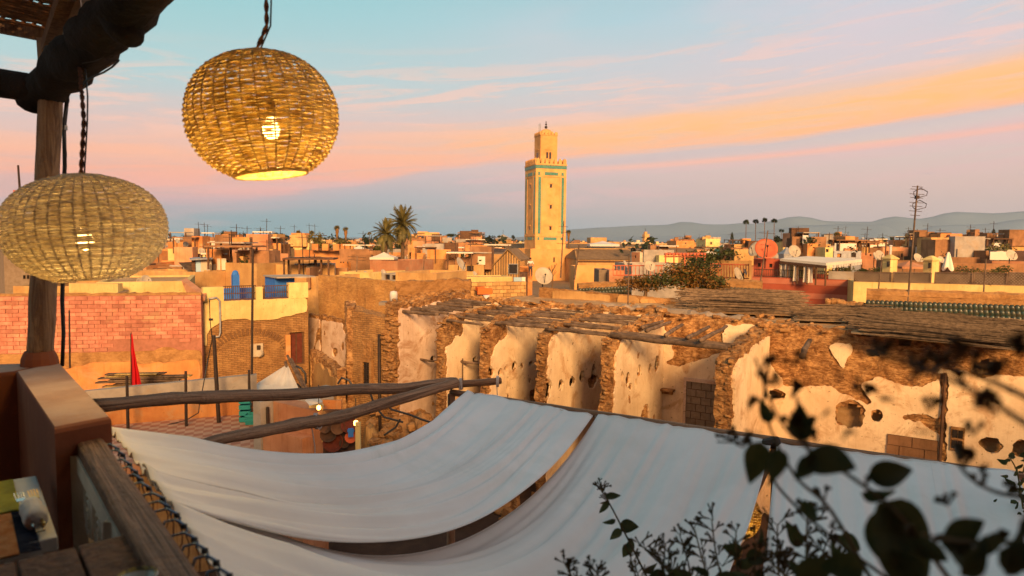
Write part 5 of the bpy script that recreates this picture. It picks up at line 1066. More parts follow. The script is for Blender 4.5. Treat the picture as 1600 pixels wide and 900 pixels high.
# upstand of the terrace wall left and right of the railings, with round headed piers
for (x0, y0, x1, y1, nm) in ((317, 448, 349, 470, 'upstand'), (451, 441, 481, 466, 'upstand'), (400, 448, 410, 470, 'pier')):
    a, za = fxz(x0, y1); b, zb_ = fxz(x1, y0); mb = MB(); mb.box(A + u * (a + b) / 2 + n * .12 + V((0, 0, (zb_ + zy - .01) / 2)), (b - a, .30, max(.1, zb_ - zy + .01)), ax=(u, n, V((0, 0, 1)))); mb.build(nm, 'plaster_yellow', T)
for (x0, x1, yt0, yt1, yb) in ((349, 400, 447, 447, 472), (410, 451, 447, 446, 467)):
    mb = MB(); a = onf(x0, yb, -.1); b = onf(x1, yb, -.1); zt_ = (onf(x0, yt0).z + onf(x1, yt1).z) / 2; zb2 = zy + .04
    for z in (zt_, zb2, (zt_ * .45 + zb2 * .55)): mb.bar(V((a.x, a.y, z)), V((b.x, b.y, z)), .04, .04)
    k = 16 if x0 < 400 else 12
    for i in range(k + 1): p = a.lerp(b, i / k); mb.bar(V((p.x, p.y, zb2)), V((p.x, p.y, zt_)), .025, .025, V((1, 0, 0)))
    o = mb.build('railing', 'frame_brown', T); o['kind'] = 'stuff'
bb0, bb1 = A + u * .3 + n * 5.2, A + u * (L - .9) + n * 5.2; mb = MB(); mb.box((bb0 + bb1) / 2 + V((0, 0, zy - .45)), ((bb1 - bb0).length, .2, 1.3), ax=(u, n, V((0, 0, 1)))); mb.build('blue_wall', 'blue_paint', T)
p = onf(368, 455, -3.5); mb = MB(); mb.box((p.x, p.y, zy + .2), (.32, .3, 1.6), ax=(u, n, V((0, 0, 1)))); mb.lathe([(.17, 0), (.15, .12), (.08, .2), (0, .22)], (p.x, p.y, zy + 1.0), 10); mb.build('blue_pier', 'blue_paint', T)
p0 = onf(437, 455, -1.6); mb = MB(); mb.box((p0.x, p0.y, zy + .05), (.95, 1.6, 1.75), ax=(u, n, V((0, 0, 1)))); mb.build('blue_booth', 'blue_paint', T)
p0 = onf(452, 441, -1.2); mb = MB(); mb.box((p0.x, p0.y, zy + .98), (1.9, 2.2, .06), ax=(u, n, V((0, 0, 1)))); mb.build('booth_roof', 'plaster_cement', T)
# relieving arch in the bare brick, conduits, meter lamp, door surround
a_, z_a = fxz(390, 560); mb = MB()
for i in range(26):
    t = pi * (.08 + .84 * i / 25); r = 1.75; c = A + u * (a_ + r * cos(t)) - n * .03 + V((0, 0, z_a + .1 + 1.15 * sin(t))); ax_ = (u * cos(t) + V((0, 0, sin(t))), n, (V((0, 0, cos(t))) - u * sin(t))); mb.box(c, (.30, .06, .085), ax=ax_)
mb.build('arch_bricks', 'mud_brick', T)['kind'] = 'stuff'
mb = MB(); mb.tube([onf(x, y, .09) for x, y in ((326, 467), (338, 465), (343, 470), (344, 500), (344, 520), (342, 526), (333, 527))], .045, 7); mb.build('conduit', 'grey_metal', T, True)
mb = MB(); mb.tube([onf(x, y, .07) for x, y in ((327, 466), (328, 500), (331, 530), (325, 560), (318, 600))], .018, 5); mb.tube([onf(326, 499, .1), onf(332, 499, .1)], .05, 5); mb.build('wall_cable', 'black_cable', T)
a1_, zz1 = fxz(391, 558); a2_, zz2 = fxz(410, 536); mb = MB(); mb.box(A + u * (a1_ + a2_) / 2 - n * .06 + V((0, 0, (zz1 + zz2) / 2)), (a2_ - a1_, .06, zz2 - zz1), ax=(u, n, V((0, 0, 1)))); mb.build('meter_plate', 'plaster_white', T)
mb = MB(); c = onf(405, 552, .12); mb.lathe([(0, -.12), (.15, -.11), (.2, 0), (.15, .11), (0, .12)], c, 12, Matrix.Rotation(pi / 2, 3, V((1, 0, 0)))); mb.build('wall_lamp', 'dish_white', T); mb = MB(); mb.box(onf(404, 543, .14), (.14, .1, .2)); mb.build('lamp_bracket', 'iron', T)
a1_, zz1 = fxz(446, 562); a2_, zz2 = fxz(453, 523); mb = MB(); mb.box(A + u * (a1_ + a2_) / 2 - n * .04 + V((0, 0, (zz1 + zz2) / 2)), (a2_ - a1_, .06, zz2 - zz1), ax=(u, n, V((0, 0, 1)))); mb.build('door_jamb', 'plaster_orange', T)
# masts and poles
def mast(label, x0, y0, x1, y1, d, r=.03, m='iron', name='iron_mast'):
    mb = MB(); a = P(x1, y1, d); b = P(x0, y0, d); mb.tube([a, a.lerp(b, .5), b], [r, r, r * .85], 7); return one(mb, name, m, label, 'mast', 'thin masts and posts between the roofs')
mast('tall thin dark mast standing in front of the blue railing', 395, 388, 393, 640, 24.5, .045)
mast('dark post with a cable, left of the tall mast and before the yellow house', 334, 524, 343, 678, 23, .07)
mast('short post beside the teal crate, at the corner of the cement parapet', 389, 578, 390, 650, 23.5, .05)
mast('short post between the red flag and the dark cable post', 290, 580, 291, 670, 22.5, .05)
mast('short post at the left end of the cement parapet, left of the red flag', 198, 588, 200, 672, 22, .05)
mast('thin rusty rod standing on the pink wall, right of the wooden post', 108, 485, 109, 575, 27, .035)
mast('post at the left corner of the salmon block by the stall', 418, 636, 419, 670, 19, .05)
mast('thin post in front of the teal crate', 403, 628, 405, 668, 21, .06)
mast('thin rod against the sky at the far left, behind the low lantern', 28, 258, 33, 330, 38, .06); mast('short red rod against the sky at the far left edge', 22, 297, 24, 330, 40, .07, 'dish_red')
# ---- cement parapet terrace in front
zfl = -6.3
fa, fb = P(150, 650, 25.0), P(470, 640, 25.0)
T = thing('tiled_terrace', (P(270, 660, 22).x, 22, G), 'small tiled roof terrace with a grey cement parapet and pink checkered floor', 'terrace')
t0, t1, t2, t3 = PZ(120, 668, zfl), PZ(402, 645, zfl), PZ(425, 712, zfl), PZ(150, 735, zfl)
mb = MB(); mb.prism([(t0.x, t0.y), (t1.x, t1.y), (t2.x, t2.y), (t3.x, t3.y)], G, zfl - .02); mb.build('lower_wall', 'plaster_ochre', T)
mb = MB(); mb.quad(t3 + V((0, 0, 0)), t2, t1, t0, [((p - t0).dot((t1 - t0).normalized()), (p - t0).dot((t3 - t0).normalized())) for p in (t3, t2, t1, t0)]); mb.build('tile_floor', 'tiles_floor', T)
A2, u2, n2, L2_ = frame_of(t0, t1); zp0 = PP(150, 612, t0, n2).z; zp1 = PP(390, 587, t0, n2).z
wall('cement_parapet', 'plaster_cement', T, t0 - u2 * 0.5, t1, .28, G, lambda x: zp0 + (zp1 - zp0) * x / L2_, disp=.012, nrm=n2, res=.3)
mb = MB(); mb.grid(lambda a, b: A2 + u2 * (L2_ * a) - n2 * .045 + V((0, 0, zfl + (.55 + .12 * N.noise(V((a * 12, 0, 0)))) * b)), 50, 3); mb.build('bare_plaster', 'plaster_orange', T)
A3, u3, n3, L3_ = frame_of(t1, t2)
mb = MB(); mb.bar(V((t1.x, t1.y, zfl + .35)), V((t2.x, t2.y, zfl + .35)), .25, .7); mb.build('side_wall', 'plaster_salmon', T)
mb = MB(); p0, p1 = PZ(150, 740, zfl), PZ(428, 716, zfl); mb.bar(V((p0.x, p0.y, zfl + .05)), V((p1.x, p1.y, zfl + .05)), .2, .3); mb.build('front_kerb', 'plaster_salmon', T)
def crate(label, px, py, d, s_, rz=.2, m='teal_plastic'):
    c = P(px, py, d); T = thing('plastic_crate', (c.x, c.y, zfl), label, 'crate', 'teal plastic crates on the tiled terrace'); w_, dp, h = s_; base = V((c.x, c.y, zfl + .01))
    mb = MB(); X_, Y_ = V((cos(rz), sin(rz), 0)), V((-sin(rz), cos(rz), 0)); ax = (X_, Y_, V((0, 0, 1))); mb.box(base + V((0, 0, .03)), (w_, dp, .05), ax=ax); mb.build('crate_floor', m, T)
    for sx, sy in ((1, 0), (-1, 0), (0, 1), (0, -1)):
        for k in range(4):
            mb = MB(); cc = base + X_ * (sx * w_ / 2) + Y_ * (sy * dp / 2) + V((0, 0, .1 + k * (h - .1) / 3.6)); mb.box(cc, (w_ if sy else .03, dp if sx else .03, h * .17), ax=ax); mb.build('side_slat', m, T)
crate('taller teal plastic crate beside the cement parapet corner', 384, 664, 23.2, (.34, .4, .85)); crate('lower teal plastic crate in front of the taller one', 397, 668, 22.9, (.5, .4, .35))
mb = MB(); mb.tube([P(x, y, 22.7) for x, y in ((195, 676), (225, 670), (260, 664), (290, 657), (310, 645), (312, 630), (318, 600), (325, 560))], .018, 5); one(mb, 'sagging_cable', 'black_cable', 'thin black cable looping over the tiled terrace up to the yellow house', 'cable', smooth=True)
# red flag
fl = thing('red_flag', P(205, 612, 24.6), 'limp red flag hanging folded from its pole before the orange wall', 'flag')
mb = MB(); mb.tube([P(204.5, 521, 24.6), P(205, 640, 24.6)], .022, 6); mb.build('flag_pole', 'iron', fl)
def flg(a, b):
    y = 523 + (607 - 523) * b; x = 205 + (1.5 + 15.5 * b ** 1.25) * a + .6 * N.noise(V((b * 5, 0, 0))); return P(x, y - 2 * a, 24.55 + .13 * sin(a * 9 + b * 2) * b)
mb = MB(); mb.grid(flg, 12, 20); mb.build('flag_cloth', 'flag_red', fl, True)
# stacked boards behind the parapet
T = thing('board_pile', P(225, 595, 26.6), 'pile of old boards leaning behind the cement parapet, right of the flag', 'board pile')
rn = random.Random(6)
for i in range(16):
    x0 = 150 + rn.uniform(0, 45) + (12 if i < 8 else 0); x1 = rn.uniform(245, 312); y0 = 607 - (i % 8) * 3.2; y1 = 602 - (i % 8) * 3.0 + rn.uniform(-2, 4); d = 26.2 + rn.uniform(0, .5); mb = MB(); mb.bar(P(x0, min(607, y0), d), P(x1, y1, d + .2), .3, .045); mb.build('board', 'pole_wood' if i % 3 else 'cane', T)
# white tarp, poles and rubble by the door
T = thing('cloth_tarp', P(440, 590, 25), 'cream cloth tarp stretched to a peak beside the dark red door', 'tarp')
pk, c1, c2, c3 = P(449, 569, 29), P(400, 600, 25.5), P(466, 606, 25), P(400, 612, 24.4)
def tf(a, b):
    p = (c1.lerp(c2, a)).lerp(pk, b ** .9); p.z -= .22 * sin(pi * a) * (1 - b) * sin(pi * min(1, b + .25)); p.z += .05 * sin(a * 19) * (1 - b); return p
mb = MB(); mb.grid(tf, 40, 24); mb.grid(lambda a, b: c3.lerp(c2, a).lerp(c1.lerp(c2, a), b), 12, 4); mb.build('tarp_cloth', 'cloth_white', T, True)
for i, (x0, y0, x1, y1, d0, d1) in enumerate(((449, 556, 474, 606, 29.3, 26), (455, 561, 480, 610, 29, 26), (446, 566, 452, 600, 29, 27))):
    mb = MB(); mb.tube([P(x0, y0, d0), P(x1, y1, d1)], .06, 7); mb.build('prop_pole', 'pole_wood', T)
mb = MB(); mb.tube([P(x, y, 27) for x, y in ((462, 572), (470, 575), (477, 584), (478, 598), (470, 606), (464, 600))], .05, 6); one(mb, 'black_hose', 'black_cable', 'black hose coiled on the steps below the dark red door', 'hose', smooth=True)
mb = MB()
for i in range(5): c = P(478, 598 - i * 7, 26.5 + i); mb.box((c.x, c.y, G + .9 + i * .25), (2.4, 1.0, 1.8 + .5 * i), -.3)
T = thing('stone_steps', P(478, 610, 26), 'rough earth steps climbing the alley to the dark red door', 'steps')
for i in range(5):
    mb = MB(); c = P(476, 598, 26.5 + i * 1.0); mb.box((c.x, c.y, G + .35 + i * .2), (2.6, .99, .7 + .4 * i), -.3); mb.build('step', 'mud', T)
# salmon block and stall canopy right of the tiled terrace
def prism_px(name, m, label, cat, pts, z, h=None, group=None, parent=None):
    q = [PZ(x, y, z) for x, y in pts]; mb = MB(); mb.prism([(p.x, p.y) for p in q], G if h is None else z - h, z); return one(mb, name, m, label, cat, group) if parent is None else mb.build(name, m, parent)
T = thing('stall_block', P(470, 680, 18), 'salmon plastered rooftop block with parapets beside the market stall', 'building')
A, u, n, L = frame_of(P(427, 640, 19.2), P(488, 630, 18.2)); z1 = P(455, 634, 18.7).z
for nm, y0, y1, za, zb in (('parapet_block', 0, .5, G, z1), ('ledge_band', -.35, -.005, G, P(455, 676, 18.5).z)): mb = MB(); mb.box(A + u * L / 2 + n * (y0 + y1) / 2 + V((0, 0, (za + zb) / 2)), (L, y1 - y0, zb - za), ax=(u, n, V((0, 0, 1)))); mb.build(nm, 'plaster_salmon', T)
mb = MB(); mb.box(A - n * -.9 - u * .2 + V((0, 0, (G + z1) / 2)), (.35, 2.6, z1 - G + .1), ax=(u, n, V((0, 0, 1)))); mb.build('side_parapet', 'plaster_cement', T)
prism_px('wall_block', 'plaster_cement', 'grey flat wall top between the white tarp and the salmon block', 'wall', [(400, 612), (468, 606), (476, 622), (410, 633)], -5.0)
# stall in the alley: boards, awning, bowls, bulbs
T = thing('market_stall', P(540, 680, 17), 'small lamp lit market stall with boards and cloth squeezed below the poles', 'stall')
zs = -7.0
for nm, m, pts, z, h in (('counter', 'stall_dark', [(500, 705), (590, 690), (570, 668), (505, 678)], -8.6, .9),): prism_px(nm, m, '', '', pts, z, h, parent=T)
mb = MB(); a, b = P(483, 622, 17.5), P(503, 636, 16.5); mb.quad(P(476, 625, 17.5), P(497, 619, 19), P(504, 628, 18), P(484, 634, 16.8)); mb.build('awning_cloth', 'cloth_white', T)
for (x0, y0, x1, y1, d, m) in ((505, 625, 534, 648, 19, 'plaster_orange'), (484, 632, 505, 690, 18.5, 'plaster_yellow'), (556, 660, 563, 706, 15.5, 'plaster_yellow')):
    mb = MB(); a = P(x0, y1, d); b = P(x1, y0, d); mb.box((a + b) / 2, (b.x - a.x, .1, b.z - a.z)); mb.build('side_board', m, T)
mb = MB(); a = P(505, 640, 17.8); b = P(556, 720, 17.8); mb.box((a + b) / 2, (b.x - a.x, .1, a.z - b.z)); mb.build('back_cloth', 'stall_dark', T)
for (x, y, d, w_, lb) in ((498, 637, 17.6, 4, 'small lit bulb at the left side of the market stall'), (556, 661, 15.9, 5, 'bright lit bulb above the bowls at the right side of the market stall')):
    c = P(x, y, d); T2 = thing('hanging_bulb', c, lb, 'light bulb', 'lit bulbs of the market stall'); mb = MB(); mb.lathe([(0, -.07), (.045, -.05), (.06, 0), (.045, .05), (0, .07)], c, 10); mb.build('bulb', 'bulb_warm', T2, True); mb = MB(); mb.tube([c + V((0, 0, .08)), c + V((0, 0, .6))], .012, 4); mb.build('flex', 'black_cable', T2)
    lt = bpy.data.lights.new('bulb_light', 'POINT'); lt.energy = 16 if w_ == 5 else 9; lt.color = (1, .5, .14); lt.shadow_soft_size = .1; lo = bpy.data.objects.new('bulb_light', lt); COL.objects.link(lo); lo.parent = T2; lo.location = (0, -.25, -.1)
bowl = [(513, 678, .42, 'stall_dark'), (508, 668, .3, 'stall_dark'), (528, 668, .36, 'frame_brown'), (520, 691, .5, 'door_red'), (545, 664, .4, 'door_red'), (548, 683, .3, 'dish_red'), (503, 650, .28, 'stall_dark'), (538, 692, .26, 'stall_dark')]
bn = ['large black bowl at the left of the market stall', 'small black bowl above the large black one at the stall', 'reddish basket in the middle of the market stall', 'big orange brown basket at the bottom of the market stall', 'red bowl under the bright bulb of the stall', 'small red bowl low on the right of the stall', 'black pot hanging under the small left bulb', 'black pot at the foot of the stall cloth']
for (x, y, r, m), lb in zip(bowl, bn):
    r *= .62; mb = MB(); c = P(x, y, 17.4); Mr = Matrix.Rotation(radians(62), 3, V((1, 0, 0))); mb.lathe([(0, -.45 * r), (.45 * r, -.42 * r), (.8 * r, -.2 * r), (.86 * r, 0), (.8 * r, .0), (.72 * r, -.16 * r), (.4 * r, -.34 * r), (0, -.36 * r)], c, 14, Mr); one(mb, 'hanging_bowl', m, lb, 'bowl', 'bowls and baskets hung on the market stall', True)
mb = MB(); mb.box(P(548, 676, 17.2), (.13, .06, .22), .3); mb.box(P(548, 673, 17.2), (.17, .04, .06), .3); one(mb, 'hanging_cloth', 'blue_paint', 'small blue cloth hanging beside the red bowls', 'cloth')
mb = MB()
for pts in (((600, 628), (612, 640), (640, 648), (660, 656), (700, 668)), ((577, 610), (582, 625), (590, 640), (600, 652), (630, 660)), ((528, 600), (534, 590), (545, 594), (552, 605)), ((625, 655), (618, 668), (600, 680))): mb.tube([P(x, y, 21) for x, y in pts], .035, 5)
one(mb, 'sagging_cable', 'black_cable', 'tangle of black cables sagging over the alley rubble', 'cables')['kind'] = 'stuff'
# low ruined walls and rubble between the stall and the cells
T = thing('alley_rubble', P(620, 650, 21), 'heap of pale rubble and broken low walls at the foot of the ruin front', 'rubble')
for i, (pts, z, m) in enumerate((([(566, 640), (640, 620), (720, 650), (690, 700), (580, 700)], -7.4, 'mud'), ([(625, 640), (690, 650), (700, 690), (640, 690)], -6.9, 'mud'), ([(562, 655), (596, 668), (600, 700), (560, 700)], -7.1, 'plaster_ochre'))):
    q = [PZ(x, y, z) for x, y in pts]; mb = MB(); cx = sum((p for p in q), V()) / len(q); n_ = 26
    for rr in range(5):
        for k in range(n_):
            a = k / n_ * len(q); p = q[int(a) % len(q)].lerp(q[(int(a) + 1) % len(q)], a % 1); p = p.lerp(cx, (1 - (rr / 4)) if rr else 1); zz = z + .5 - (rr / 4) ** 2 * 2.4; mb.vert(rough((p.x, p.y, zz), .25))
    for rr in range(4):
        for k in range(n_): j = (k + 1) % n_; mb.face(rr * n_ + k, (rr + 1) * n_ + k, (rr + 1) * n_ + j, rr * n_ + j)
    mb.build('rubble_mound', m, T)
rn = random.Random(9)
for i in range(90): part('stone', STONE[rn.randrange(6)], T, R_(rn.uniform(-1, 11), rn.uniform(-2.5, .6), G + rn.uniform(0, .35)), (rn.uniform(-.5, .5), rn.uniform(-.5, .5), rn.uniform(0, 6)), [rn.uniform(.25, .8), rn.uniform(.2, .6), rn.uniform(.15, .5)])
for i in range(60): part('stone', STONE[rn.randrange(6)], T, PZ(rn.uniform(575, 720), rn.uniform(625, 700), -6.95), (rn.uniform(-.5, .5), rn.uniform(-.5, .5), rn.uniform(0, 6)), [rn.uniform(.15, .5), rn.uniform(.15, .4), rn.uniform(.1, .3)])
# ---- tall ochre walls behind the recess
T = thing('tall_mud_wall', P(560, 480, 36), 'tall blank rammed earth wall with white drips, left of the ruin', 'wall')
mA, mB_ = P(497, 440, 37.5), P(618, 440, 34.5); z0_ = P(497, 430, 37.5).z; z1_ = P(615, 440, 34.5).z; Lm = (V((mB_.x - mA.x, mB_.y - mA.y, 0))).length
wall('wall_core', 'mud_tall', T, mA, mB_, .5, G, lambda x: z0_ + (z1_ - z0_) * x / Lm + .05 * N.noise(V((x * 1.5, 0, 0))), nrm=V((0, 1, 0)), res=.2, disp=.05)
for (x, y0, y1) in ((549, 437, 482), (603, 450, 484)):
    mb = MB(); mb.tube([PP(x + 1.5 * N.noise(V((i * .8, x, 0))), y0 + (y1 - y0) * i / 8, mA, V((.09, 1, 0))) + V((0, -.28, 0)) for i in range(9)], [.05 + .05 * (i % 3) for i in range(9)], 6, rough=.5, fr=8); mb.build('mortar_drip', 'plaster_white', T)
T = thing('tall_mud_wall', P(700, 450, 34), 'long rough mud wall with rubble course, top of the first ruined room', 'wall')
mA, mB_ = P(618, 440, 33.5), P(735, 440, 35); z0_ = P(625, 440, 33.5).z; z1_ = P(728, 436, 35).z; Lm = (V((mB_.x - mA.x, mB_.y - mA.y, 0))).length
wall('wall_core', 'mud', T, mA, mB_, .6, G, lambda x: z0_ + (z1_ - z0_) * x / Lm + .08 * N.noise(V((x * 1.5, 3, 0))), nrm=V((0, 1, 0)), res=.16, disp=.09)
rn = random.Random(41)
for i in range(70):
    t = rn.random(); px = 622 + 110 * t; py = 468 - 14 * t + rn.uniform(-4, 4); part('stone', STONE[rn.randrange(6)], T, PP(px, py, mA, V((-.1, 1, 0))) + V((0, -.02, 0)), (rn.uniform(-.3, .3), rn.uniform(-.3, .3), rn.uniform(0, 6)), [rn.uniform(.15, .35), .25, rn.uniform(.08, .16)])
mb = MB(); mb.lathe([(0, 0), (.17, 0), (.18, .3), (.15, .42), (0, .46)], P(615, 470, 31) , 12); one(mb, 'white_jar', 'paint_white', 'white plastic jar standing on a ledge between the two mud walls', 'jar', smooth=True)
c = P(613, 471, 31.2); quick('stone_ledge', 'roof_grey', 'small dark ledge under the white jar', 'ledge', [((c.x, c.y, c.z - .08), (1.1, .8, .14), 0)])
# brick coursed wall by the orange cloth
T = thing('low_block_wall', P(790, 450, 36), 'low wall of yellow blocks between the mud wall and the round dish', 'wall')
lA, lB = P(735, 455, 35.6), P(822, 452, 37); A, u, n, L = frame_of(lA, lB); zt = P(780, 441, 36.2).z; mb = MB(); mb.box(A + u * L / 2 + n * .2 + V((0, 0, (zt - 4.2) / 2 - .0)), (L, .3, zt + 4.2), ax=(u, n, V((0, 0, 1)))); mb.build('mortar_bed', 'mud', T)
mb = MB(); mb.box((0, 0, 0), (1, 1, 1)); yb = mesh_only(mb, 'block', 'plaster_ochre'); z = zt; r = 0
while z > -3.3:
    x = -(.21 if r % 2 else 0)
    while x < L - .1: part('block', yb, T, A + u * (max(0, x) / 2 + min(L, x + .42) / 2) + n * random.uniform(.02, .045) + V((0, 0, z - .1)), (0, 0, atan2(u.y, u.x)), (min(L, x + .42) - max(0, x) - .025, .07, .175)); x += .42
    z -= .2; r += 1
quick('folded_cloth', 'orange_cloth', 'orange cloth thrown over the low block wall', 'cloth', [(P(757, 455, 35), (.75, .3, .3), .2), (P(750, 451, 35.2), (.4, .3, .2), .5)])
mb = MB(); mb.lathe([(0, 0), (.13, 0), (.17, .32), (0, .32)], P(760, 471, 34), 12); one(mb, 'white_bucket', 'paint_white', 'white bucket in front of the orange cloth', 'bucket', smooth=True)
# ================================================================== RIGHT MIDDLE GROUND
# green tiled eaves with ochre coping
def eaves(label, x0, y0, d0, x1, y1, d1, ntile, rows, hh, coping, low=1.4):
    a, b = P(x0, y0, d0), P(x1, y1, d1); A, u, n, L = frame_of(a, b); T = thing('tiled_eaves', (A.x, A.y, -4), label, 'tiled wall', 'walls topped with green tiles')
    zt = lambda t: a.z + (b.z - a.z) * t; mb = MB(); q = lambda x, y, z: A + u * x + n * y + V((0, 0, z))
    mb.hexa([q(0, .25, -4.5), q(L, .25, -4.5), q(L, .7, -4.5), q(0, .7, -4.5)], [q(0, .25, zt(0)), q(L, .25, zt(1)), q(L, .7, zt(1)), q(0, .7, zt(0))]); mb.build('wall', 'mud', T)
    mb = MB(); mb.tube([q(L * i / 40, .45, zt(i / 40) + .02) for i in range(41)], .22, 7, rough=.25, fr=3); mb.build('mud_coping', 'mud', T)
    mb = MB(); r = L / ntile * .56
    for i in range(7):
        a0 = pi * i / 6; mb.vert((0, r * cos(a0), r * sin(a0))); mb.vert((1, r * 1.12 * cos(a0), r * 1.12 * sin(a0)))
    for i in range(6): mb.face(2 * i, 2 * i + 1, 2 * i + 3, 2 * i + 2)
    n0 = len(mb.v)
    for i in range(7): a0 = pi * i / 6; mb.vert((1, r * .8 * cos(a0), r * .8 * sin(a0)))
    for i in range(6): mb.face(2 * i + 1, n0 + i, n0 + i + 1, 2 * i + 3)
    tm = mesh_only(mb, 'roof_tile', 'green_tile', True); sl_ = (-n * .8 - V((0, 0, .6))).normalized(); M = Matrix((sl_, u, sl_.cross(u))).transposed().to_euler(); Lt = hh / rows / .6
    for i in range(ntile):
        for k in range(rows):
            t = (i + .5) / ntile; part('roof_tile', tm, T, q(L * t, .3, zt(t) - coping) + sl_ * (Lt * k * .92) + V((0, 0, .012 * (rows - k))), M, (Lt * 1.1, 1, 1))
    mb = MB(); mb.hexa([q(0, .24 - .8 * hh / .6, 0 + zt(0) - coping - hh - .1), q(L, .24 - .8 * hh / .6, zt(1) - coping - hh - .1), q(L, .3, zt(1) - coping - .1), q(0, .3, zt(0) - coping - .1)], [q(0, .24 - .8 * hh / .6, zt(0) - coping - hh - .03), q(L, .24 - .8 * hh / .6, zt(1) - coping - hh - .03), q(L, .3, zt(1) - coping - .03), q(0, .3, zt(0) - coping - .03)]); mb.build('tile_bed', 'frame_brown', T)
    return T
eaves('green barrel tiled eaves along the right, under a rough mud coping', 1354, 460, 30, 1640, 469, 27, 36, 3, .62, .36)
eaves('short run of green tiled eaves just right of the orange leafed bush', 1118, 442, 37, 1190, 446, 36, 13, 2, .45, .28)
eaves('low green tiled edge to the left of the bush, behind the plastered parapet', 906, 450, 37, 985, 446, 37.4, 16, 2, .35, .12)
# cream wall with trellis and pillars
T, A, u, n, L, z1 = house('long cream plastered wall with dark trellis panels along its top, right side', 1334, 36, 1660, 33, 443, 9, 'plaster_yellow', [], py2=445, name='cream_wall', par=.1, roofm='plaster_salmon')
def strip(label_nm, x0, x1, y0, y1, m, off=.02, parent=None, th_=.06):
    p = PP(x0, y1, A - n * off, n); q = PP(x1, y0, A - n * off, n); mb = MB(); c = (p + q) / 2; Lx = (V((q.x - p.x, q.y - p.y, 0))).length; mb.box(c, (Lx, th_, abs(q.z - p.z)), ax=(u, n, V((0, 0, 1)))); return mb.build(label_nm, m, parent)
for (x0, x1, yy) in ((1335, 1393, 0), (1395, 1455, .5), (1461, 1520, .7), (1522, 1574, 1), (1576, 1650, 1.2)):
    p = PP(x0, 441 + yy, A, n); q = PP(x1, 426 + yy, A, n); zt_, zb_ = q.z, z1 + .01; Lx = V((q.x - p.x, q.y - p.y, 0)).length
    mb = MB(); c = (p + q) / 2
    for z in (zt_, zb_ + .03): mb.box((c.x, c.y, z), (Lx, .06, .05), ax=(u, n, V((0, 0, 1))))
    for e in (p, q): mb.box((e.x, e.y, (zt_ + zb_) / 2), (.06, .06, zt_ - zb_), ax=(u, n, V((0, 0, 1))))
    fr_ = mb.build('trellis_panel', 'pole_wood', T); mb = MB(); k = int(Lx / .14); H = zt_ - zb_
    for i in range(-4, k):
        for sgn in (1, -1):
            x0_ = i * .14; x1_ = x0_ + H; a_, b_ = max(0, x0_), min(Lx, x1_)
            if b_ <= a_: continue
            za, zb2 = (zb_ + (a_ - x0_), zb_ + (b_ - x0_)) if sgn > 0 else (zt_ - (a_ - x0_), zt_ - (b_ - x0_))
            P0 = V((p.x, p.y, za)) + u * a_ + n * .012 * sgn; P1 = V((p.x, p.y, zb2)) + u * b_ + n * .012 * sgn; mb.bar(P0, P1, .012, .03)
    o = mb.build('lattice', 'pole_wood', fr_); o['kind'] = 'stuff'
    mb = MB(); mb.box((c.x + n.x * .1, c.y + n.y * .1, (zt_ + zb_) / 2), (Lx, .02, H), ax=(u, n, V((0, 0, 1)))); mb.build('backing_sheet', 'roof_grey', fr_)
for (x0, x1, yb, yt, lb) in ((1380, 1400, 425, 405, 'yellow square chimney pillar with a small hipped cap and pipe, left of the tall aerial'), (1444, 1465, 425, 407, 'yellow square chimney pillar with a hipped cap, right of the tall aerial')):
    a = P(x0, yb, 37.5); b = P(x1, yb, 37.5); c = (a + b) / 2; w_ = (b.x - a.x) * .72; zt_ = P(x0, yt, 37.5).z; T2 = thing('chimney_pillar', (c.x, c.y, -3.4), lb, 'chimney', 'yellow chimney pillars on the cream walled terrace')
    mb = MB(); mb.box((c.x, c.y, (zt_ - 3.4) / 2), (w_, w_, zt_ + 3.4), .35); mb.build('shaft', 'plaster_yellow', T2)
    mb = MB(); M_ = Matrix.Rotation(.35 + pi / 4, 3, V((0, 0, 1))); mb.lathe([(w_ * .9, 0), (w_ * .9, .06), (.08, .26), (0, .27)], (c.x, c.y, zt_ + .002), 4, M_); mb.build('cap', 'plaster_yellow', T2)
    mb = MB(); mb.box((c.x - w_ * .34, c.y - w_ * .45, zt_ - .25), (.2, .12, .3), .35); mb.build('vent_hole', 'glass_dark', T2)
    if x0 == 1380: mb = MB(); mb.lathe([(.06, 0), (.06, .5), (.09, .5), (.09, .56), (0, .58)], (c.x, c.y, zt_ + .2), 8); mb.build('flue_pipe', 'paint_white', T2)
# closed white parasol
c = P(1481, 420, 38.5); T2 = thing('closed_parasol', (c.x, c.y, -3.4), 'closed white parasol hanging in folds, right of the two chimney pillars', 'parasol')
mb = MB(); zt_ = P(1481, 394, 38.5).z; mb.tube([V((c.x, c.y, -3.4)), V((c.x, c.y, zt_ + .05))], .03, 6); mb.build('pole', 'pole_wood', T2); mb = MB(); nk = 32
for i in range(12):
    t = i / 11; r = .05 + .22 * t ** .9
    for k in range(nk): a = 2 * pi * k / nk; mb.vert((c.x + r * (1 + .3 * sin(a * 4)) * cos(a), c.y + r * (1 + .3 * sin(a * 4)) * sin(a), zt_ - t * .95 - .12 * t * sin(a * 4 + 1)))
for i in range(11):
    for k in range(nk): j = (k + 1) % nk; mb.face(i * nk + k, (i + 1) * nk + k, (i + 1) * nk + j, i * nk + j)
mb.build('folded_cloth', 'cloth_white', T2, True)
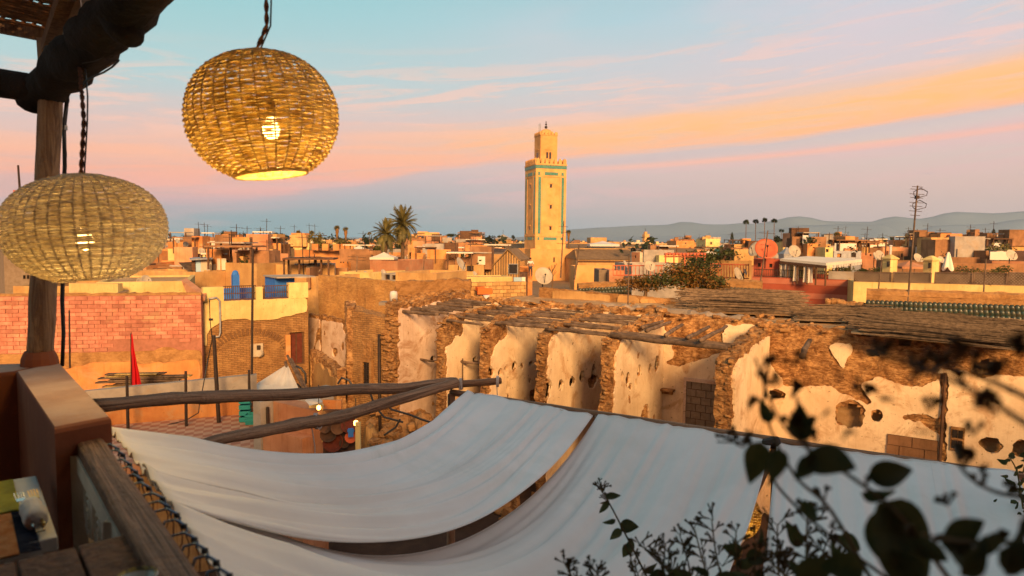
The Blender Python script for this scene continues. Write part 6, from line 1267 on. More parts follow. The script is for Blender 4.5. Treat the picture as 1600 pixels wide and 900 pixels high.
# greenery and dark screens behind the trellis
def crown(mb, c, rad, n, size, rn, flat=.8):
    for i in range(n):
        d = V((rn.gauss(0, 1), rn.gauss(0, 1), rn.gauss(0, 1))).normalized(); cl_ = N.noise(d * 2.1 + V(c) * .3); r = (rn.random() ** .45) * (1 + .45 * cl_)
        p = V(c) + V((d.x * rad[0] * r, d.y * rad[1] * r, d.z * rad[2] * r)); a = V((rn.gauss(0, 1), rn.gauss(0, 1), rn.gauss(0, .6))).normalized(); b = a.orthogonal().normalized(); b = Matrix.Rotation(rn.uniform(0, 6), 3, a) @ b; s_ = size * rn.uniform(.6, 1.3)
        mb.quad(p - a * s_ * .5, p + b * s_ * .28, p + a * s_ * .5, p - b * s_ * .28)
def bush(label, px, py, d, rad, n, size, m='foliage', name='leafy_bush', cat='bush', group=None, seed=1, sub=4, m2=None, stem_to=None):
    rn = random.Random(seed); c = P(px, py, d); T = thing(name, (c.x, c.y, c.z - rad[2]), label, cat, group); mbs = [MB(), MB()]
    for k in range(sub):
        o_ = V((rn.uniform(-.6, .6) * rad[0], rn.uniform(-.4, .4) * rad[1], rn.uniform(-.35, .45) * rad[2])) if sub > 1 else V((0, 0, 0)); crown(mbs[k % 2 if m2 else 0], c + o_, [r * (.62 if sub > 1 else 1) for r in rad], n // sub, size, rn)
    mbs[0].build('foliage', m, T)['kind'] = 'stuff'
    if m2: mbs[1].build('foliage', m2, T)['kind'] = 'stuff'
    zb = stem_to if stem_to is not None else c.z - rad[2] * 1.15; mb = MB(); mb.tube([V((c.x, c.y, zb)), c + V((rad[0] * .05, 0, -rad[2] * .3)), c], [rad[0] * .07, rad[0] * .05, rad[0] * .03], 6)
    for k in range(4): a = k * pi / 2 + .4; mb.tube([c + V((0, 0, -rad[2] * .5)), c + V((cos(a) * rad[0] * .5, sin(a) * rad[1] * .5, rad[2] * .25))], [rad[0] * .03, rad[0] * .015], 5)
    mb.build('trunk', 'bark', T); return T
bush('large straggling bush with orange and green leaves rising behind the parapet', 1078, 428, 33.6, (1.55, 1.0, 1.0), 3600, .15, 'foliage', m2='foliage_orange', seed=3, sub=8)
bush('lower left arm of orange tinged shrubbery beside the large bush', 1008, 445, 33.4, (1.45, .8, .6), 2200, .14, 'foliage', m2='foliage_orange', seed=5, sub=6)
bush('right hand clump of the orange leafed shrubbery touching the green tiles', 1112, 446, 33.2, (.85, .8, .5), 1200, .14, 'foliage_orange', m2='foliage', seed=6, sub=6)
bush('dark green tree top just behind the large bush, by the red pergola', 1105, 402, 55, (2.4, 1.6, .8), 900, .3, 'foliage', seed=7, sub=5)
for i, (px, py, rx, rz_, lb) in enumerate(((1312, 424, .9, .35, 'low green planting under the right part of the cream awning'), (1375, 424, .6, .3, 'low green planting left of the first chimney pillar'), (1512, 421, 1.1, .5, 'dark green planting right of the closed parasol'), (1560, 423, .9, .35, 'sparse planting behind the trellis near the right edge'), (1350, 423, .4, .25, 'small flowering plant beside the white table under the awning'))):
    bush(lb, px, py, 39.5, (rx, .4, rz_), 420, .12, 'foliage', name='terrace_plant', cat='plant', group='plants on the cream walled terrace', seed=20 + i, sub=3)
bush('pale green bushy tree among the roofs near the right edge', 1557, 400, 62, (1.7, 1.5, 1.4), 900, .3, 'foliage', name='small_tree', cat='tree', seed=31, sub=5, m2='palm_leaf')
house('low dark brown screen wall behind the planting at the right edge', 1490, 42, 1640, 41, 412, .4, 'plaster_brown', [], name='screen_wall', cat='wall', group=None, par=.02)
# red striped terrace with awning
T, A, u, n, L, z1 = house('red striped terrace wall carrying the awning restaurant, beside the red dish', 1176, 41, 1335, 38, 431, 7, 'red_stripe', [], py2=439, name='striped_terrace', par=.9, cat='building', roofm='terracotta')
def bandz(y0, y1, x0=1176, x1=1335): return (PP(x0, y1, A, n).z, PP(x0, y0, A, n).z)
for (zo, hh) in ((.05, .32), (.85, .3), (1.6, .34)): mb = MB(); mb.box(A + u * L / 2 - n * .012 + V((0, 0, z1 - zo - hh / 2)), (L, .03, hh), ax=(u, n, V((0, 0, 1)))); mb.build('painted_stripe', 'red_stripe_pale', T)
house('taller red striped stair block with two little windows, under the red dish', 1178, 41.5, 1219, 41.0, 405, 3, 'red_stripe', [(1184, 411, 1189, 417), (1202, 412, 1207, 418)], name='striped_block', cat='building', group=None, par=.2)
Tw = thing('awning_terrace', A + u * L * .55 + n * 2, 'open roof restaurant under a flat cream awning with white curtains and dark posts', 'awning terrace')
ac = [P(1219, 404, 40.5), P(1291, 411, 37.5), P(1347, 405, 41.5), P(1262, 400, 46)]
mb = MB(); mb.hexa([p + V((0, 0, -.16)) for p in (ac[0], ac[1], ac[2], ac[3])], ac); mb.build('awning', 'cloth_white', Tw)
mb = MB(); mb.bar(ac[0] + V((0, -.06, -.22)), ac[1] + V((0, -.06, -.22)), .06, .16); mb.build('fascia', 'frame_brown', Tw)
mb = MB(); k = 22
for i in range(k): p = ac[1].lerp(ac[2], (i + .25) / k); q = ac[1].lerp(ac[2], (i + .75) / k); mb.quad(p + V((0, -.03, -.17)), q + V((0, -.03, -.17)), q + V((0, -.03, -.32)), p + V((0, -.03, -.32)))
mb.build('scalloped_valance', 'cloth_white', Tw)['kind'] = 'stuff'
for t in (0, .18, .4, .62, .8, 1): p = ac[0].lerp(ac[1], t); mb = MB(); mb.bar(V((p.x, p.y, z1 - .3)), p + V((0, 0, -.2)), .07, .07, V((1, 0, 0))); mb.build('post', 'frame_brown', Tw)
for t in (.3, .65, 1): p = ac[1].lerp(ac[2], t); mb = MB(); mb.bar(V((p.x, p.y, z1 - .3)), p + V((0, 0, -.2)), .07, .07, V((1, 0, 0))); mb.build('post', 'frame_brown', Tw)
for t in (.10, .22, .42, .64, .72):
    p = ac[0].lerp(ac[1], t) + V((0, .25, 0)); mb = MB(); mb.grid(lambda a, b: V((p.x + (a - .5) * (.30 + .1 * abs(b - .4)), p.y + .04 * sin(a * 14), p.z - .2 - 1.0 * b)), 10, 6); mb.build('curtain', 'cloth_white', Tw, True)
mb = MB(); p, q = ac[0] + V((0, 1.8, -.6)), ac[1] + V((.2, 2.2, -.6)); mb.bar(p + V((0, 0, -.4)), q + V((0, 0, -.4)), .1, 1.5); mb.build('inner_wall', 'plaster_yellow', Tw)
mb = MB(); p0, p1 = A + u * .1 - n * .0, A + u * (L * .74); zt_ = z1 + .45
for z in (z1 + .05, zt_): mb.bar(V((p0.x, p0.y, z)), V((p1.x, p1.y, z)), .04, .04)
for i in range(40): p = p0.lerp(p1, i / 39); mb.bar(V((p.x, p.y, z1 + .05)), V((p.x, p.y, zt_)), .02, .02, V((1, 0, 0)))
mb.build('railing', 'iron', Tw)['kind'] = 'stuff'
mb = MB(); p0, p1 = A + u * (L * .76), A + u * (L - .02); mb.bar(V((p0.x, p0.y, z1 + .24)), V((p1.x, p1.y, z1 + .24)), .05, .46); mb.build('lattice_screen', 'plaster_cement', Tw)
# aerials
def aerial(label, base, top, d, r, elems=(), m='pole_wood', name='tv_aerial'):
    a = P(*base, d); b = P(*top, d); T = thing(name, a, label, 'aerial', 'aerials and masts on the roofs'); mb = MB(); mb.tube([a, b], [r, r * .7], 6); mb.build('mast', m, T)
    if elems:
        mb = MB()
        for (t, w_) in elems: c = a.lerp(b, t); mb.tube([c + V((-w_, .1 * w_, .06 * w_)), c + V((w_, -.1 * w_, -.06 * w_))], r * .35, 4)
        mb.build('rods', 'iron', T)
    return T
T = aerial('tallest aerial on a long dark pole against the mountains, with looped rods at its top', (1418, 478), (1434, 290), 29.5, .045, [(.93, .3), (.97, .28), (.90, .26), (.86, .28), (.83, .25), (.79, .26), (.755, .2), (.99, .22)])
mb = MB()
for t0 in (.80, .90):
    pts = [P(1418, 478, 29.5).lerp(P(1434, 290, 29.5), t) + V((dx, 0, 0)) for t, dx in ((t0, .02), (t0 + .02, .42), (t0 + .05, .45), (t0 + .08, .15), (t0 + .05, -.15), (t0 + .02, -.12), (t0, .02))]; mb.tube(pts, .018, 4)
mb.build('loop_rods', 'iron', T); mb = MB(); mb.box(P(1433, 308, 29.4), (.14, .14, .14)); mb.build('junction_box', 'iron', T)
aerial('thin aerial mast in front of the left trellis panel', (1372, 460), (1378, 402), 33, .035, [(.9, .3)]); aerial('bent thin aerial in front of the cream wall near the right edge', (1535, 485), (1541, 404), 28.5, .035, [(.5, .25), (.98, .35)])
aerial('thin aerial mast before the minaret base, right of its wall', (876, 434), (881, 345), 60, .07, [(.6, .5), (.8, .5), (.9, .4)]); aerial('leaning wooden mast left of the brown roofed hall', (897, 437), (905, 383), 55, .09, [(.85, .5)])
aerial('mast standing over the bush, in front of the orange leaves', (981, 487), (983, 398), 31, .035, [(.98, .3), (.7, .15)]); aerial('mast carrying rods beside the big red dish', (1187, 450), (1200, 360), 39, .045, [(.95, .45), (.85, .5), (.75, .3)])
aerial('two part thin mast over the roofs left of the low yellow wall', (661, 436), (663, 398), 46, .04, [(.9, .4)]); aerial('thin mast over the roofs in front of the palm pair', (557, 432), (558, 400), 44, .05, [(.95, .6), (.8, .6)])
# satellite dishes
def dish_mesh(nm, m):
    mb = MB(); nr_ = 5; k = 20
    for s_, th_ in ((1, 0), (-1, .02)):
        r0 = [[mb.vert((r / nr_ * .5 * cos(2 * pi * i / k), r / nr_ * .5 * 1.06 * sin(2 * pi * i / k), .11 * (r / nr_) ** 2 - th_)) for i in range(k)] for r in range(1, nr_ + 1)]; c = mb.vert((0, 0, -th_))
        for i in range(k):
            j = (i + 1) % k; mb.face(*((c, r0[0][i], r0[0][j]) if s_ > 0 else (c, r0[0][j], r0[0][i])))
            for r in range(nr_ - 1): mb.face(*((r0[r][i], r0[r + 1][i], r0[r + 1][j], r0[r][j]) if s_ > 0 else (r0[r][i], r0[r][j], r0[r + 1][j], r0[r + 1][i])))
        if s_ > 0: rim = r0[-1]
        else:
            for i in range(k): j = (i + 1) % k; mb.face(rim[i], r0[-1][i], r0[-1][j], rim[j])
    return mesh_only(mb, nm, m, True)
DM = {m: dish_mesh('reflector', m) for m in ('dish_white', 'dish_red', 'dish_dark')}
mb = MB(); mb.tube([(0, -.45, .05), (0, -.1, .42)], .018, 5); mb.tube([(0, -.1, .42), (0, -.07, .47)], .045, 6); ARM = mesh_only(mb, 'feed_arm', 'iron')
def dish(label, px, py, d, dia, azd, eld, m='dish_white', post=.8):
    dia *= .62 if 270 < px < 640 and px != 490 and d > 42 else 1; c = P(px, py, d); S_ = dia; T = thing('satellite_dish', (c.x, c.y, c.z - post), label, 'satellite dish', 'satellite dishes on the roofs')
    az_, el_ = radians(azd), radians(eld); nrm = V((sin(az_) * cos(el_), -cos(az_) * cos(el_), sin(el_))); x = V((0, 0, 1)).cross(nrm).normalized(); y = nrm.cross(x); R3 = Matrix((x, y, nrm)).transposed().to_euler()
    part('reflector', DM[m], T, c, R3, (S_, S_, S_)); part('feed_arm', ARM, T, c, R3, (S_, S_, S_)); mb = MB(); mb.tube([c - nrm * .03, c - nrm * .18 * S_ + V((0, 0, -.05)), V((c.x, c.y, c.z - post)) - nrm * .18 * S_], [.035, .035, .035], 6); mb.build('mount', 'iron', T); return T
for a in (('large beige dish facing us, below the minaret', 849, 432, 36, .95, 12, 28), ('upper dish of the pair beside the low lantern, seen edge on', 228, 439, 33, .55, 60, 30), ('lower dish of the pair beside the low lantern', 219, 441, 33, .42, 65, 30),
          ('wide beige dish seen from below, left of the tall mud wall', 490, 421, 42, .95, 20, 62), ('tilted white dish standing on edge left of the ochre tower house', 510, 420, 43, 1.0, 75, 30), ('tall narrow dish left of the orange terrace wall foot', 482, 408, 50, .8, 70, 35),
          ('tall tilted white dish, leftmost of the group by the striped shack', 297, 396, 52, 1.25, 55, 25), ('white dish right of the tallest tilted one by the striped shack', 315, 393, 54, .9, 50, 25), ('small white dish above the pale yellow parapet on the left', 290, 382, 62, .8, 40, 30), ('small dish at the far left of the pale roofs', 277, 377, 70, .8, 60, 30),
          ('dish lying in the cluster left of the mast, highest one', 345, 388, 52, .8, 40, 40), ('dish in the cluster left of the mast, its left one', 360, 396, 50, .6, 65, 30), ('dish in the middle of the cluster left of the mast', 374, 392, 50, .8, -30, 40), ('dish in the cluster left of the mast, its right one', 384, 389, 50, .75, 45, 50), ('small dish at the front of the cluster left of the mast', 378, 397, 49, .6, 70, 40), ('dish behind the cluster, nearest the grey roof block', 390, 386, 54, .7, 20, 40),
          ('white dish above the dark tree, left of the mast', 368, 375, 80, 1.2, 60, 25), ('slim dish under the left palm, white edge on', 572, 428, 44, .65, 60, 40), ('slim dish leaning right of the salmon block', 599, 427, 44, .8, 62, 25), ('slim dish in front of the pergola on the salmon block', 610, 404, 48, .7, 62, 30), ('tall slim dish right of the low yellow wall', 719, 413, 50, 1.0, 65, 28), ('small dish on the long pale wall beside the gabled shed', 742, 429, 46, .45, 60, 30),
          ('small white dish on the terrace rail left of the bush', 1015, 416, 45, .75, 10, 30), ('small dish beside the iron rail left of the bush', 977, 413, 50, .6, 60, 30), ('pale dish standing behind the bush', 1042, 420, 44, .7, 50, 30), ('white dish at the corner of the red striped wall', 1153, 429, 42, .85, 40, 25), ('small dish right of the green pyramid roof', 1160, 403, 60, .9, 60, 20),
          ('large grey white dish behind the cream awning', 1241, 393, 52, .95, 5, 25), ('white dish left of the big red one, seen from the side', 1181, 390, 50, 1.1, -60, 25), ('white dish left of the first chimney pillar', 1374, 399, 52, .75, 10, 25), ('second white dish left of the first chimney pillar, half hidden', 1368, 401, 53, .65, 30, 25), ('white dish left of the second chimney pillar', 1434, 404, 50, .75, 15, 30), ('second dish left of the second chimney pillar, leaning on the first', 1440, 405, 51, .6, 50, 30), ('small dish between the second chimney pillar and the closed parasol', 1470, 406, 52, .55, 10, 30),
          ('white dish above the closed parasol', 1470, 393, 70, .8, 10, 30), ('small dish above and left of the closed parasol', 1457, 387, 80, .7, 20, 30), ('small white dish right of the orange stair block', 1508, 399, 60, .55, 10, 30), ('pair of dishes right of the closed parasol, the left one', 1517, 396, 62, .6, 30, 30), ('pair of dishes right of the closed parasol, the right one', 1524, 397, 64, .6, 0, 30), ('big white dish at the right edge of the roofs', 1580, 399, 48, .8, 5, 30), ('dish behind the pale green tree at the right', 1571, 395, 66, .5, 40, 30)):
    dish(*a)
dish('very large red dish on the striped stair block', 1197, 390, 40.5, 1.3, -12, 32, 'dish_red', 1.0); dish('small dark blue dish next to the white one at the striped wall corner', 1164, 425, 42, .38, 50, 20, 'dish_dark', .5)
dish('grey dish lying low in the reeds on the ruin roof', 1284, 497, 27.5, .8, 30, 62, 'dish_white', .25)
# ================================================================== MINARET
DM_ = 165.0; th_a = radians(18); ua = V((cos(th_a), sin(th_a), 0)); ub = V((-sin(th_a), cos(th_a), 0))    # along the wide face, back along the narrow face
K0 = P(837, 300, DM_); K0 = V((K0.x, K0.y, 0)); zpx = lambda y: P(837, y, DM_).z; W_ = 7.9
T = thing('minaret', (K0.x, K0.y, G), 'tall square ochre minaret with teal tile bands, battlements and a small domed lantern', 'minaret')
q = lambda x, y, z: K0 + ua * x + ub * y + V((0, 0, z)); axm = (ua, ub, V((0, 0, 1)))
def mbox(name, m, x0, x1, y0, y1, z0, z1, par=None):
    mb = MB(); mb.box(q((x0 + x1) / 2, (y0 + y1) / 2, (z0 + z1) / 2), (x1 - x0, y1 - y0, z1 - z0), ax=axm); return mb.build(name, m, par or T)
zt = zpx(257); zb = zpx(389)
mbox('shaft', 'minaret_plaster', 0, W_, 0, W_, G, zt)
mbox('cornice', 'minaret_plaster', -.14, W_ + .14, -.14, W_ + .14, zt + .004, zt + .35)
for face in (0, 1):
    def fbox(name, m, x0, x1, z0, z1, d=.07, par=None):
        if face == 0: return mbox(name, m, x0, x1, -d, .0, z0, z1, par)
        return mbox(name, m, -d, .0, x0, x1, z0, z1, par)
    fbox('tile_band', 'teal_tile', -.06 if face == 0 else 0, W_ + .02, zpx(262.5), zpx(257.5), .10)
    fx = lambda p: W_ * p
    for (a, b) in ((.07, .14), (.29, .72), (.83, .91)): fbox('tile_panel', 'teal_tile', fx(a), fx(b), zpx(273), zpx(268))
    for (a, b) in ((.08, .17), (.84, .92)): fbox('tile_strip', 'teal_tile', fx(a), fx(b), zpx(365), zpx(276))
    for (a, b) in ((.07, .14), (.27, .70), (.83, .91)): fbox('tile_panel', 'teal_tile', fx(a), fx(b), zpx(375), zpx(370.5))
    for (a, b, c, d) in ((.21, .235, 276, 365), (.765, .79, 276, 365)): fbox('panel_frame', 'minaret_plaster', fx(a), fx(b), zpx(d), zpx(c), .09)
    fbox('panel_frame', 'minaret_plaster', fx(.21), fx(.79), zpx(276) + .004, zpx(274.6), .09)
    fbox('string_course', 'minaret_plaster', 0, W_, zpx(369), zpx(367.5), .10)
    for yy in (289, 322, 355.5):
        o = fbox('slit_window', 'glass_dark', fx(.46), fx(.53), zpx(yy + 3.5), zpx(yy - 2.5), .02); fbox('window_hood', 'minaret_plaster', fx(.42), fx(.57), zpx(yy - 2.5) + .004, zpx(yy - 4), .14, o)
rim = 7
mb = MB(); cz = zt + .354
for (x, y) in ((0, 0),): pass
mer = MB(); mer.hexa([V((-.32, -.18, 0)), V((.32, -.18, 0)), V((.32, .18, 0)), V((-.32, .18, 0))], [V((-.32, -.18, .6)), V((.32, -.18, .6)), V((.32, .18, .6)), V((-.32, .18, .6))]); mer.hexa([V((-.3, -.16, .602)), V((.3, -.16, .602)), V((.3, .16, .602)), V((-.3, .16, .602))], [V((-.1, -.16, .95)), V((.12, -.16, .95)), V((.12, .16, .95)), V((-.1, .16, .95))])
MER = mesh_only(mer, 'merlon', 'minaret_plaster')
for k in range(rim):
    t = (k + .5) / rim * W_
    for (x, y, rz) in ((t, .1, th_a), (t, W_ - .1, th_a), (.1, t, th_a + pi / 2), (W_ - .1, t, th_a + pi / 2)): part('merlon', MER, T, q(x, y, cz), (0, 0, rz), (1.15, 1.1, 1.35))
# lantern
w2 = 4.35; o2 = (W_ - w2) / 2; z2 = zpx(208.5)
mbox('lantern_tower', 'minaret_plaster', o2, o2 + w2, o2, o2 + w2, zt + .35, z2); mbox('lantern_cornice', 'minaret_plaster', o2 - .1, o2 + w2 + .1, o2 - .1, o2 + w2 + .1, z2 + .004, z2 + .22)
for k in range(5):
    t = o2 + (k + .5) / 5 * w2
    for (x, y, rz) in ((t, o2, th_a), (t, o2 + w2, th_a), (o2, t, th_a + pi / 2), (o2 + w2, t, th_a + pi / 2)): part('merlon', MER, T, q(x, y, z2 + .224), (0, 0, rz), (.85, .8, .75))
for face in (0, 1):
    for (a, b) in ((.34, .46), (.52, .64)):
        mb = MB(); n_ = 10; pts = [(a, zpx(246)), (b, zpx(246))] + [((a + b) / 2 + (b - a) / 2 * cos(pi * i / n_), zpx(236.5) + 1.0 * (b - a) * w2 * .5 * sin(pi * i / n_)) for i in range(n_ + 1)]
        fr = [(q(o2 + w2 * u_, o2 - .03, z) if face == 0 else q(o2 - .03, o2 + w2 * u_, z)) for u_, z in pts]; bk = [p + (ub if face == 0 else ua) * .06 for p in fr]; i0 = [mb.vert(p) for p in fr]; i1 = [mb.vert(p) for p in bk]
        mb.face(*(i0 if face == 0 else reversed(i0)))
        for i in range(len(i0)): j = (i + 1) % len(i0); mb.face(i0[i], i1[i], i1[j], i0[j])
        mb.build('arched_window', 'glass_dark', T)
    mb = MB()
    for z, k in ((zpx(247), 0), (zpx(231), 0)):
        c = q(o2 + w2 * .49, o2 - .05, z) if face == 0 else q(o2 - .05, o2 + w2 * .49, z); mb.box(c, (w2 * .44, .12, .14) if face == 0 else (.12, w2 * .44, .14), ax=axm)
    mb.build('window_surround', 'minaret_plaster', T)
mb = MB(); rr = w2 * .40; cd = q(W_ / 2, W_ / 2, z2 + .2); nk = 48
for i in range(10):
    a = i / 9 * pi / 2
    for k in range(nk): b = 2 * pi * k / nk; r_ = rr * cos(a) * (1 + .035 * abs(sin(b * 8))) + .001; mb.vert(cd + V((r_ * cos(b), r_ * sin(b), rr * .95 * sin(a) ** .9)))
for i in range(9):
    for k in range(nk): j = (k + 1) % nk; mb.face(i * nk + k, i * nk + j, (i + 1) * nk + j, (i + 1) * nk + k)
mb.build('ribbed_dome', 'minaret_plaster', T, True)
zz = cd.z + rr * .95; mb = MB(); mb.tube([V((cd.x, cd.y, zz - .1)), V((cd.x, cd.y, zpx(186)))], .05, 6); mb.build('finial_rod', 'iron', T)
for (zq, r_) in ((zz + .45, .36), (zz + 1.15, .25), (zz + 1.7, .17)): mb = MB(); mb.lathe([(0, -r_)] + [(r_ * cos(a), r_ * sin(a)) for a in [(-pi / 2 + pi * i / 8) for i in range(1, 8)]] + [(0, r_)], (cd.x, cd.y, zq), 10); mb.build('finial_ball', 'iron', T, True)
for dx, ht in ((-.35, 3.0), (-.05, 3.2)): mb = MB(); c = q(o2 + .7 + dx, o2 + w2 * .5, z2); mb.tube([c, c + V((0, 0, ht))], .07, 5); mb.build('antenna', 'grey_metal', T)
# block at its foot and the brown roofed halls
house('ochre block wrapped round the foot of the minaret, with two slit windows', 829, 162, 899, 165, 389, 6, 'minaret_plaster', [(864.5, 402, 867, 410), (889, 402, 891.5, 408), (896, 414, 898, 420)], name='annex_building', cat='building', group=None, par=.2, zb=G)
house('lower shaded ochre wing left of the minaret foot', 805, 170, 832, 164, 388, 8, 'minaret_plaster', [], name='minaret_wing', cat='building', group=None, par=.2)
def gable(label, px0, d0, px1, d1, pye, pyr, th, wallm, roofm, name='pitched_house', group=None, hip=.0, cat='hall', zb=G):
    A, u, n, L = frame_of(P(px0, pye, d0), P(px1, pye, d1)); ze = (P(px0, pye, d0).z + P(px1, pye, d1).z) / 2; zr = (P(px0, pyr, d0 + th / 2).z + P(px1, pyr, d1 + th / 2).z) / 2; c = A + u * L / 2 + n * th / 2; T = thing(name, (c.x, c.y, zb), label, cat, group)
    q = lambda x, y, z: A + u * x + n * y + V((0, 0, z)); mb = MB(); mb.hexa([q(0, 0, zb), q(L, 0, zb), q(L, th, zb), q(0, th, zb)], [q(0, 0, ze), q(L, 0, ze), q(L, th, ze), q(0, th, ze)]); mb.build('wall', wallm, T)
    o = .3; mb = MB(); h = hip * L; a, b, c_, d = q(-o, -o, ze + .05), q(L + o, -o, ze + .05), q(L + o, th + o, ze + .05), q(-o, th + o, ze + .05); r0, r1 = q(h, th / 2, zr), q(L - h, th / 2, zr)
    nn = 24
    for i in range(nn):
        s, t = i / nn, (i + 1) / nn; mb.quad(a.lerp(b, s), a.lerp(b, t), r0.lerp(r1, t), r0.lerp(r1, s)); mb.quad(c_.lerp(d, s), c_.lerp(d, t), r1.lerp(r0, t), r1.lerp(r0, s))
    mb.face(mb.vert(b), mb.vert(c_), mb.vert(r1)); mb.face(mb.vert(d), mb.vert(a), mb.vert(r0)); mb.quad(d, c_, b, a); mb.build('roof', roofm, T)
    mb = MB(); mb.bar(r0 + V((0, 0, .05)), r1 + V((0, 0, .05)), .3, .2); 
    for e, r_ in ((a, r0), (b, r1)): mb.bar(e, r_, .25, .15)
    mb.build('ridge_tiles', 'plaster_ochre', T)
    return T, A, u, n, L, ze
T, A, u, n, L, ze = gable('long hall with a brown tiled roof right of the minaret', 903, 150, 1002, 151.5, 406, 389, 16, 'plaster_ochre', 'brown_roof', hip=.06)
mb = MB()
for i in range(70): p = A + u * (L * (i + .5) / 70) - n * .1; mb.box((p.x, p.y, ze - .35), (.35, .3, .35), ax=(u, n, V((0, 0, 1))))
mb.build('eaves_brackets', 'frame_brown', T)['kind'] = 'stuff'
house('bright ochre wall under the brown roofed hall, right of the minaret', 898, 120, 1003, 121, 416, 5, 'minaret_plaster', [], name='hall_wall', cat='wall', group=None, par=.2)
gable('second long brown roofed hall behind, stretching towards the green pyramid roof', 985, 190, 1120, 192, 395, 387, 18, 'plaster_ochre', 'brown_roof', hip=.03)
gable('far brown roof just behind the first long hall', 884, 215, 1010, 215, 388, 381, 18, 'plaster_ochre', 'brown_roof', hip=.03)
gable('brown roof sloping behind the gabled shed left of the minaret', 768, 190, 838, 188, 395, 381, 16, 'plaster_ochre', 'brown_roof', hip=.1)
# slatted gable shed
gd = 58; ga, gb, gc = P(760, 427, gd), P(812, 427, gd - .5), P(794, 392, gd - .3); T = thing('slatted_shed', (ga.x, ga.y, G), 'steep gabled shed clad in upright brown slats with one large dark opening', 'shed')
A, u, n, L = frame_of(ga, gb); q = lambda x, y, z: A + u * x + n * y + V((0, 0, z)); xr = (gc - A).dot(u); zE, zR = ga.z, gc.z; k = 26
for i in range(k):
    x0, x1 = L * i / k, L * (i + .8) / k; hz = lambda x: zE + (zR - zE) * (x / xr if x < xr else 1 - (x - xr) / (L - xr) * .45); mb = MB(); mb.hexa([q(x0, -.06, zE - .6), q(x1, -.06, zE - .6), q(x1, 0, zE - .6), q(x0, 0, zE - .6)], [q(x0, -.06, hz(x0)), q(x1, -.06, hz(x1)), q(x1, 0, hz(x1)), q(x0, 0, hz(x0))]); mb.build('slat', 'brown_roof' if i % 2 else 'plaster_ochre', T)
mb = MB(); mb.hexa([q(0, .0, G), q(L, .0, G), q(L, 5, G), q(0, 5, G)], [q(0, .0, zE - .02), q(L, .0, zE - .02), q(L, 5, zE - .02), q(0, 5, zE - .02)]); mb.build('wall', 'plaster_brown', T)
mb = MB(); mb.quad(q(0, .02, zE - .6), q(L, .02, zE - .6), q(L, .02, zR - (zR - zE) * .45), q(xr, .02, zR)); mb.build('gable_back', 'frame_brown', T)
mb = MB()
for (xa, za, xb, zb2) in ((-.1, zE - .1, xr, zR + .08), (xr, zR + .08, L + .1, zR - (zR - zE) * .45)): mb.hexa([q(xa, -.2, za), q(xb, -.2, zb2), q(xb, 5, zb2), q(xa, 5, za)], [q(xa, -.2, za + .12), q(xb, -.2, zb2 + .12), q(xb, 5, zb2 + .12), q(xa, 5, za + .12)])
mb.build('roof', 'brown_roof', T)
x0 = (PP(795, 420, A, n) - A).dot(u); x1 = (PP(809.5, 420, A, n) - A).dot(u); z0, z1_ = PP(800, 428, A, n).z, PP(800, 412, A, n).z; mb = MB(); mb.box(q((x0 + x1) / 2, -.1, (z0 + z1_) / 2), (x1 - x0, .1, z1_ - z0), ax=(u, n, V((0, 0, 1)))); w_ = mb.build('window', 'grey_metal', T); mb = MB(); mb.box(q((x0 + x1) / 2, -.16, (z0 + z1_) / 2), (x1 - x0 - .1, .04, z1_ - z0 - .1), ax=(u, n, V((0, 0, 1)))); mb.build('pane', 'glass_dark', w_)
# pyramid roofs
def pyramid(label, px, pya, pyb, hw, d, roofm, wallm='plaster_ochre', wins=(), name='pyramid_roofed_house', rz=.3, ridge=None):
    c = P(px, pyb, d); zb_, zt_ = c.z, P(px, pya, d).z; w_ = hw * d / F; T = thing(name, (c.x, c.y, G), label, 'house'); mb = MB(); mb.box((c.x, c.y, (G + zb_) / 2), (w_ * 1.55, w_ * 1.55, zb_ - G), rz); mb.build('wall', wallm, T)
    M_ = Matrix.Rotation(rz + pi / 4, 3, V((0, 0, 1))); mb = MB(); mb.lathe([(w_ * 1.22, 0), (w_ * 1.22, .08), (w_ * .8, (zt_ - zb_) * .36), (w_ * .4, (zt_ - zb_) * .7), (.05, zt_ - zb_), (0, zt_ - zb_)], (c.x, c.y, zb_ + .004), 4, M_); mb.build('roof', roofm, T)
    if ridge:
        mb = MB()
        for k in range(4): a = rz + pi / 4 + k * pi / 2; mb.tube([V((c.x + w_ * 1.22 * cos(a), c.y + w_ * 1.22 * sin(a), zb_ + .1)), V((c.x + w_ * .8 * cos(a), c.y + w_ * .8 * sin(a), zb_ + (zt_ - zb_) * .36 + .05)), V((c.x, c.y, zt_ + .05))], .12 * d / 120, 5)
        mb.build('ridge_tiles', ridge, T)
    mb = MB(); mb.tube([V((c.x, c.y, zt_ - .1)), V((c.x, c.y, zt_ + .8 * d / 120))], .06, 5); mb.build('finial', 'iron', T); return T
pyramid('green glazed pyramid roof standing right of the orange leafed bush', 1131, 381, 402, 27, 110, 'green_roof', ridge='plaster_cement')
pyramid('olive pyramid roof on a yellow pavilion, right of the round dark tree', 468, 366, 373.5, 11.5, 130, 'olive_roof', 'plaster_yellow')
pyramid('pale tent like hipped roof with a teal flash, left of the minaret', 786, 366, 374, 16, 240, 'plaster_cement', 'plaster_ochre', rz=.05)
pyramid('grey tin kiosk roof left of the large grey white dish', 1229, 386, 398, 11, 60, 'grey_metal', 'grey_metal', rz=.1)
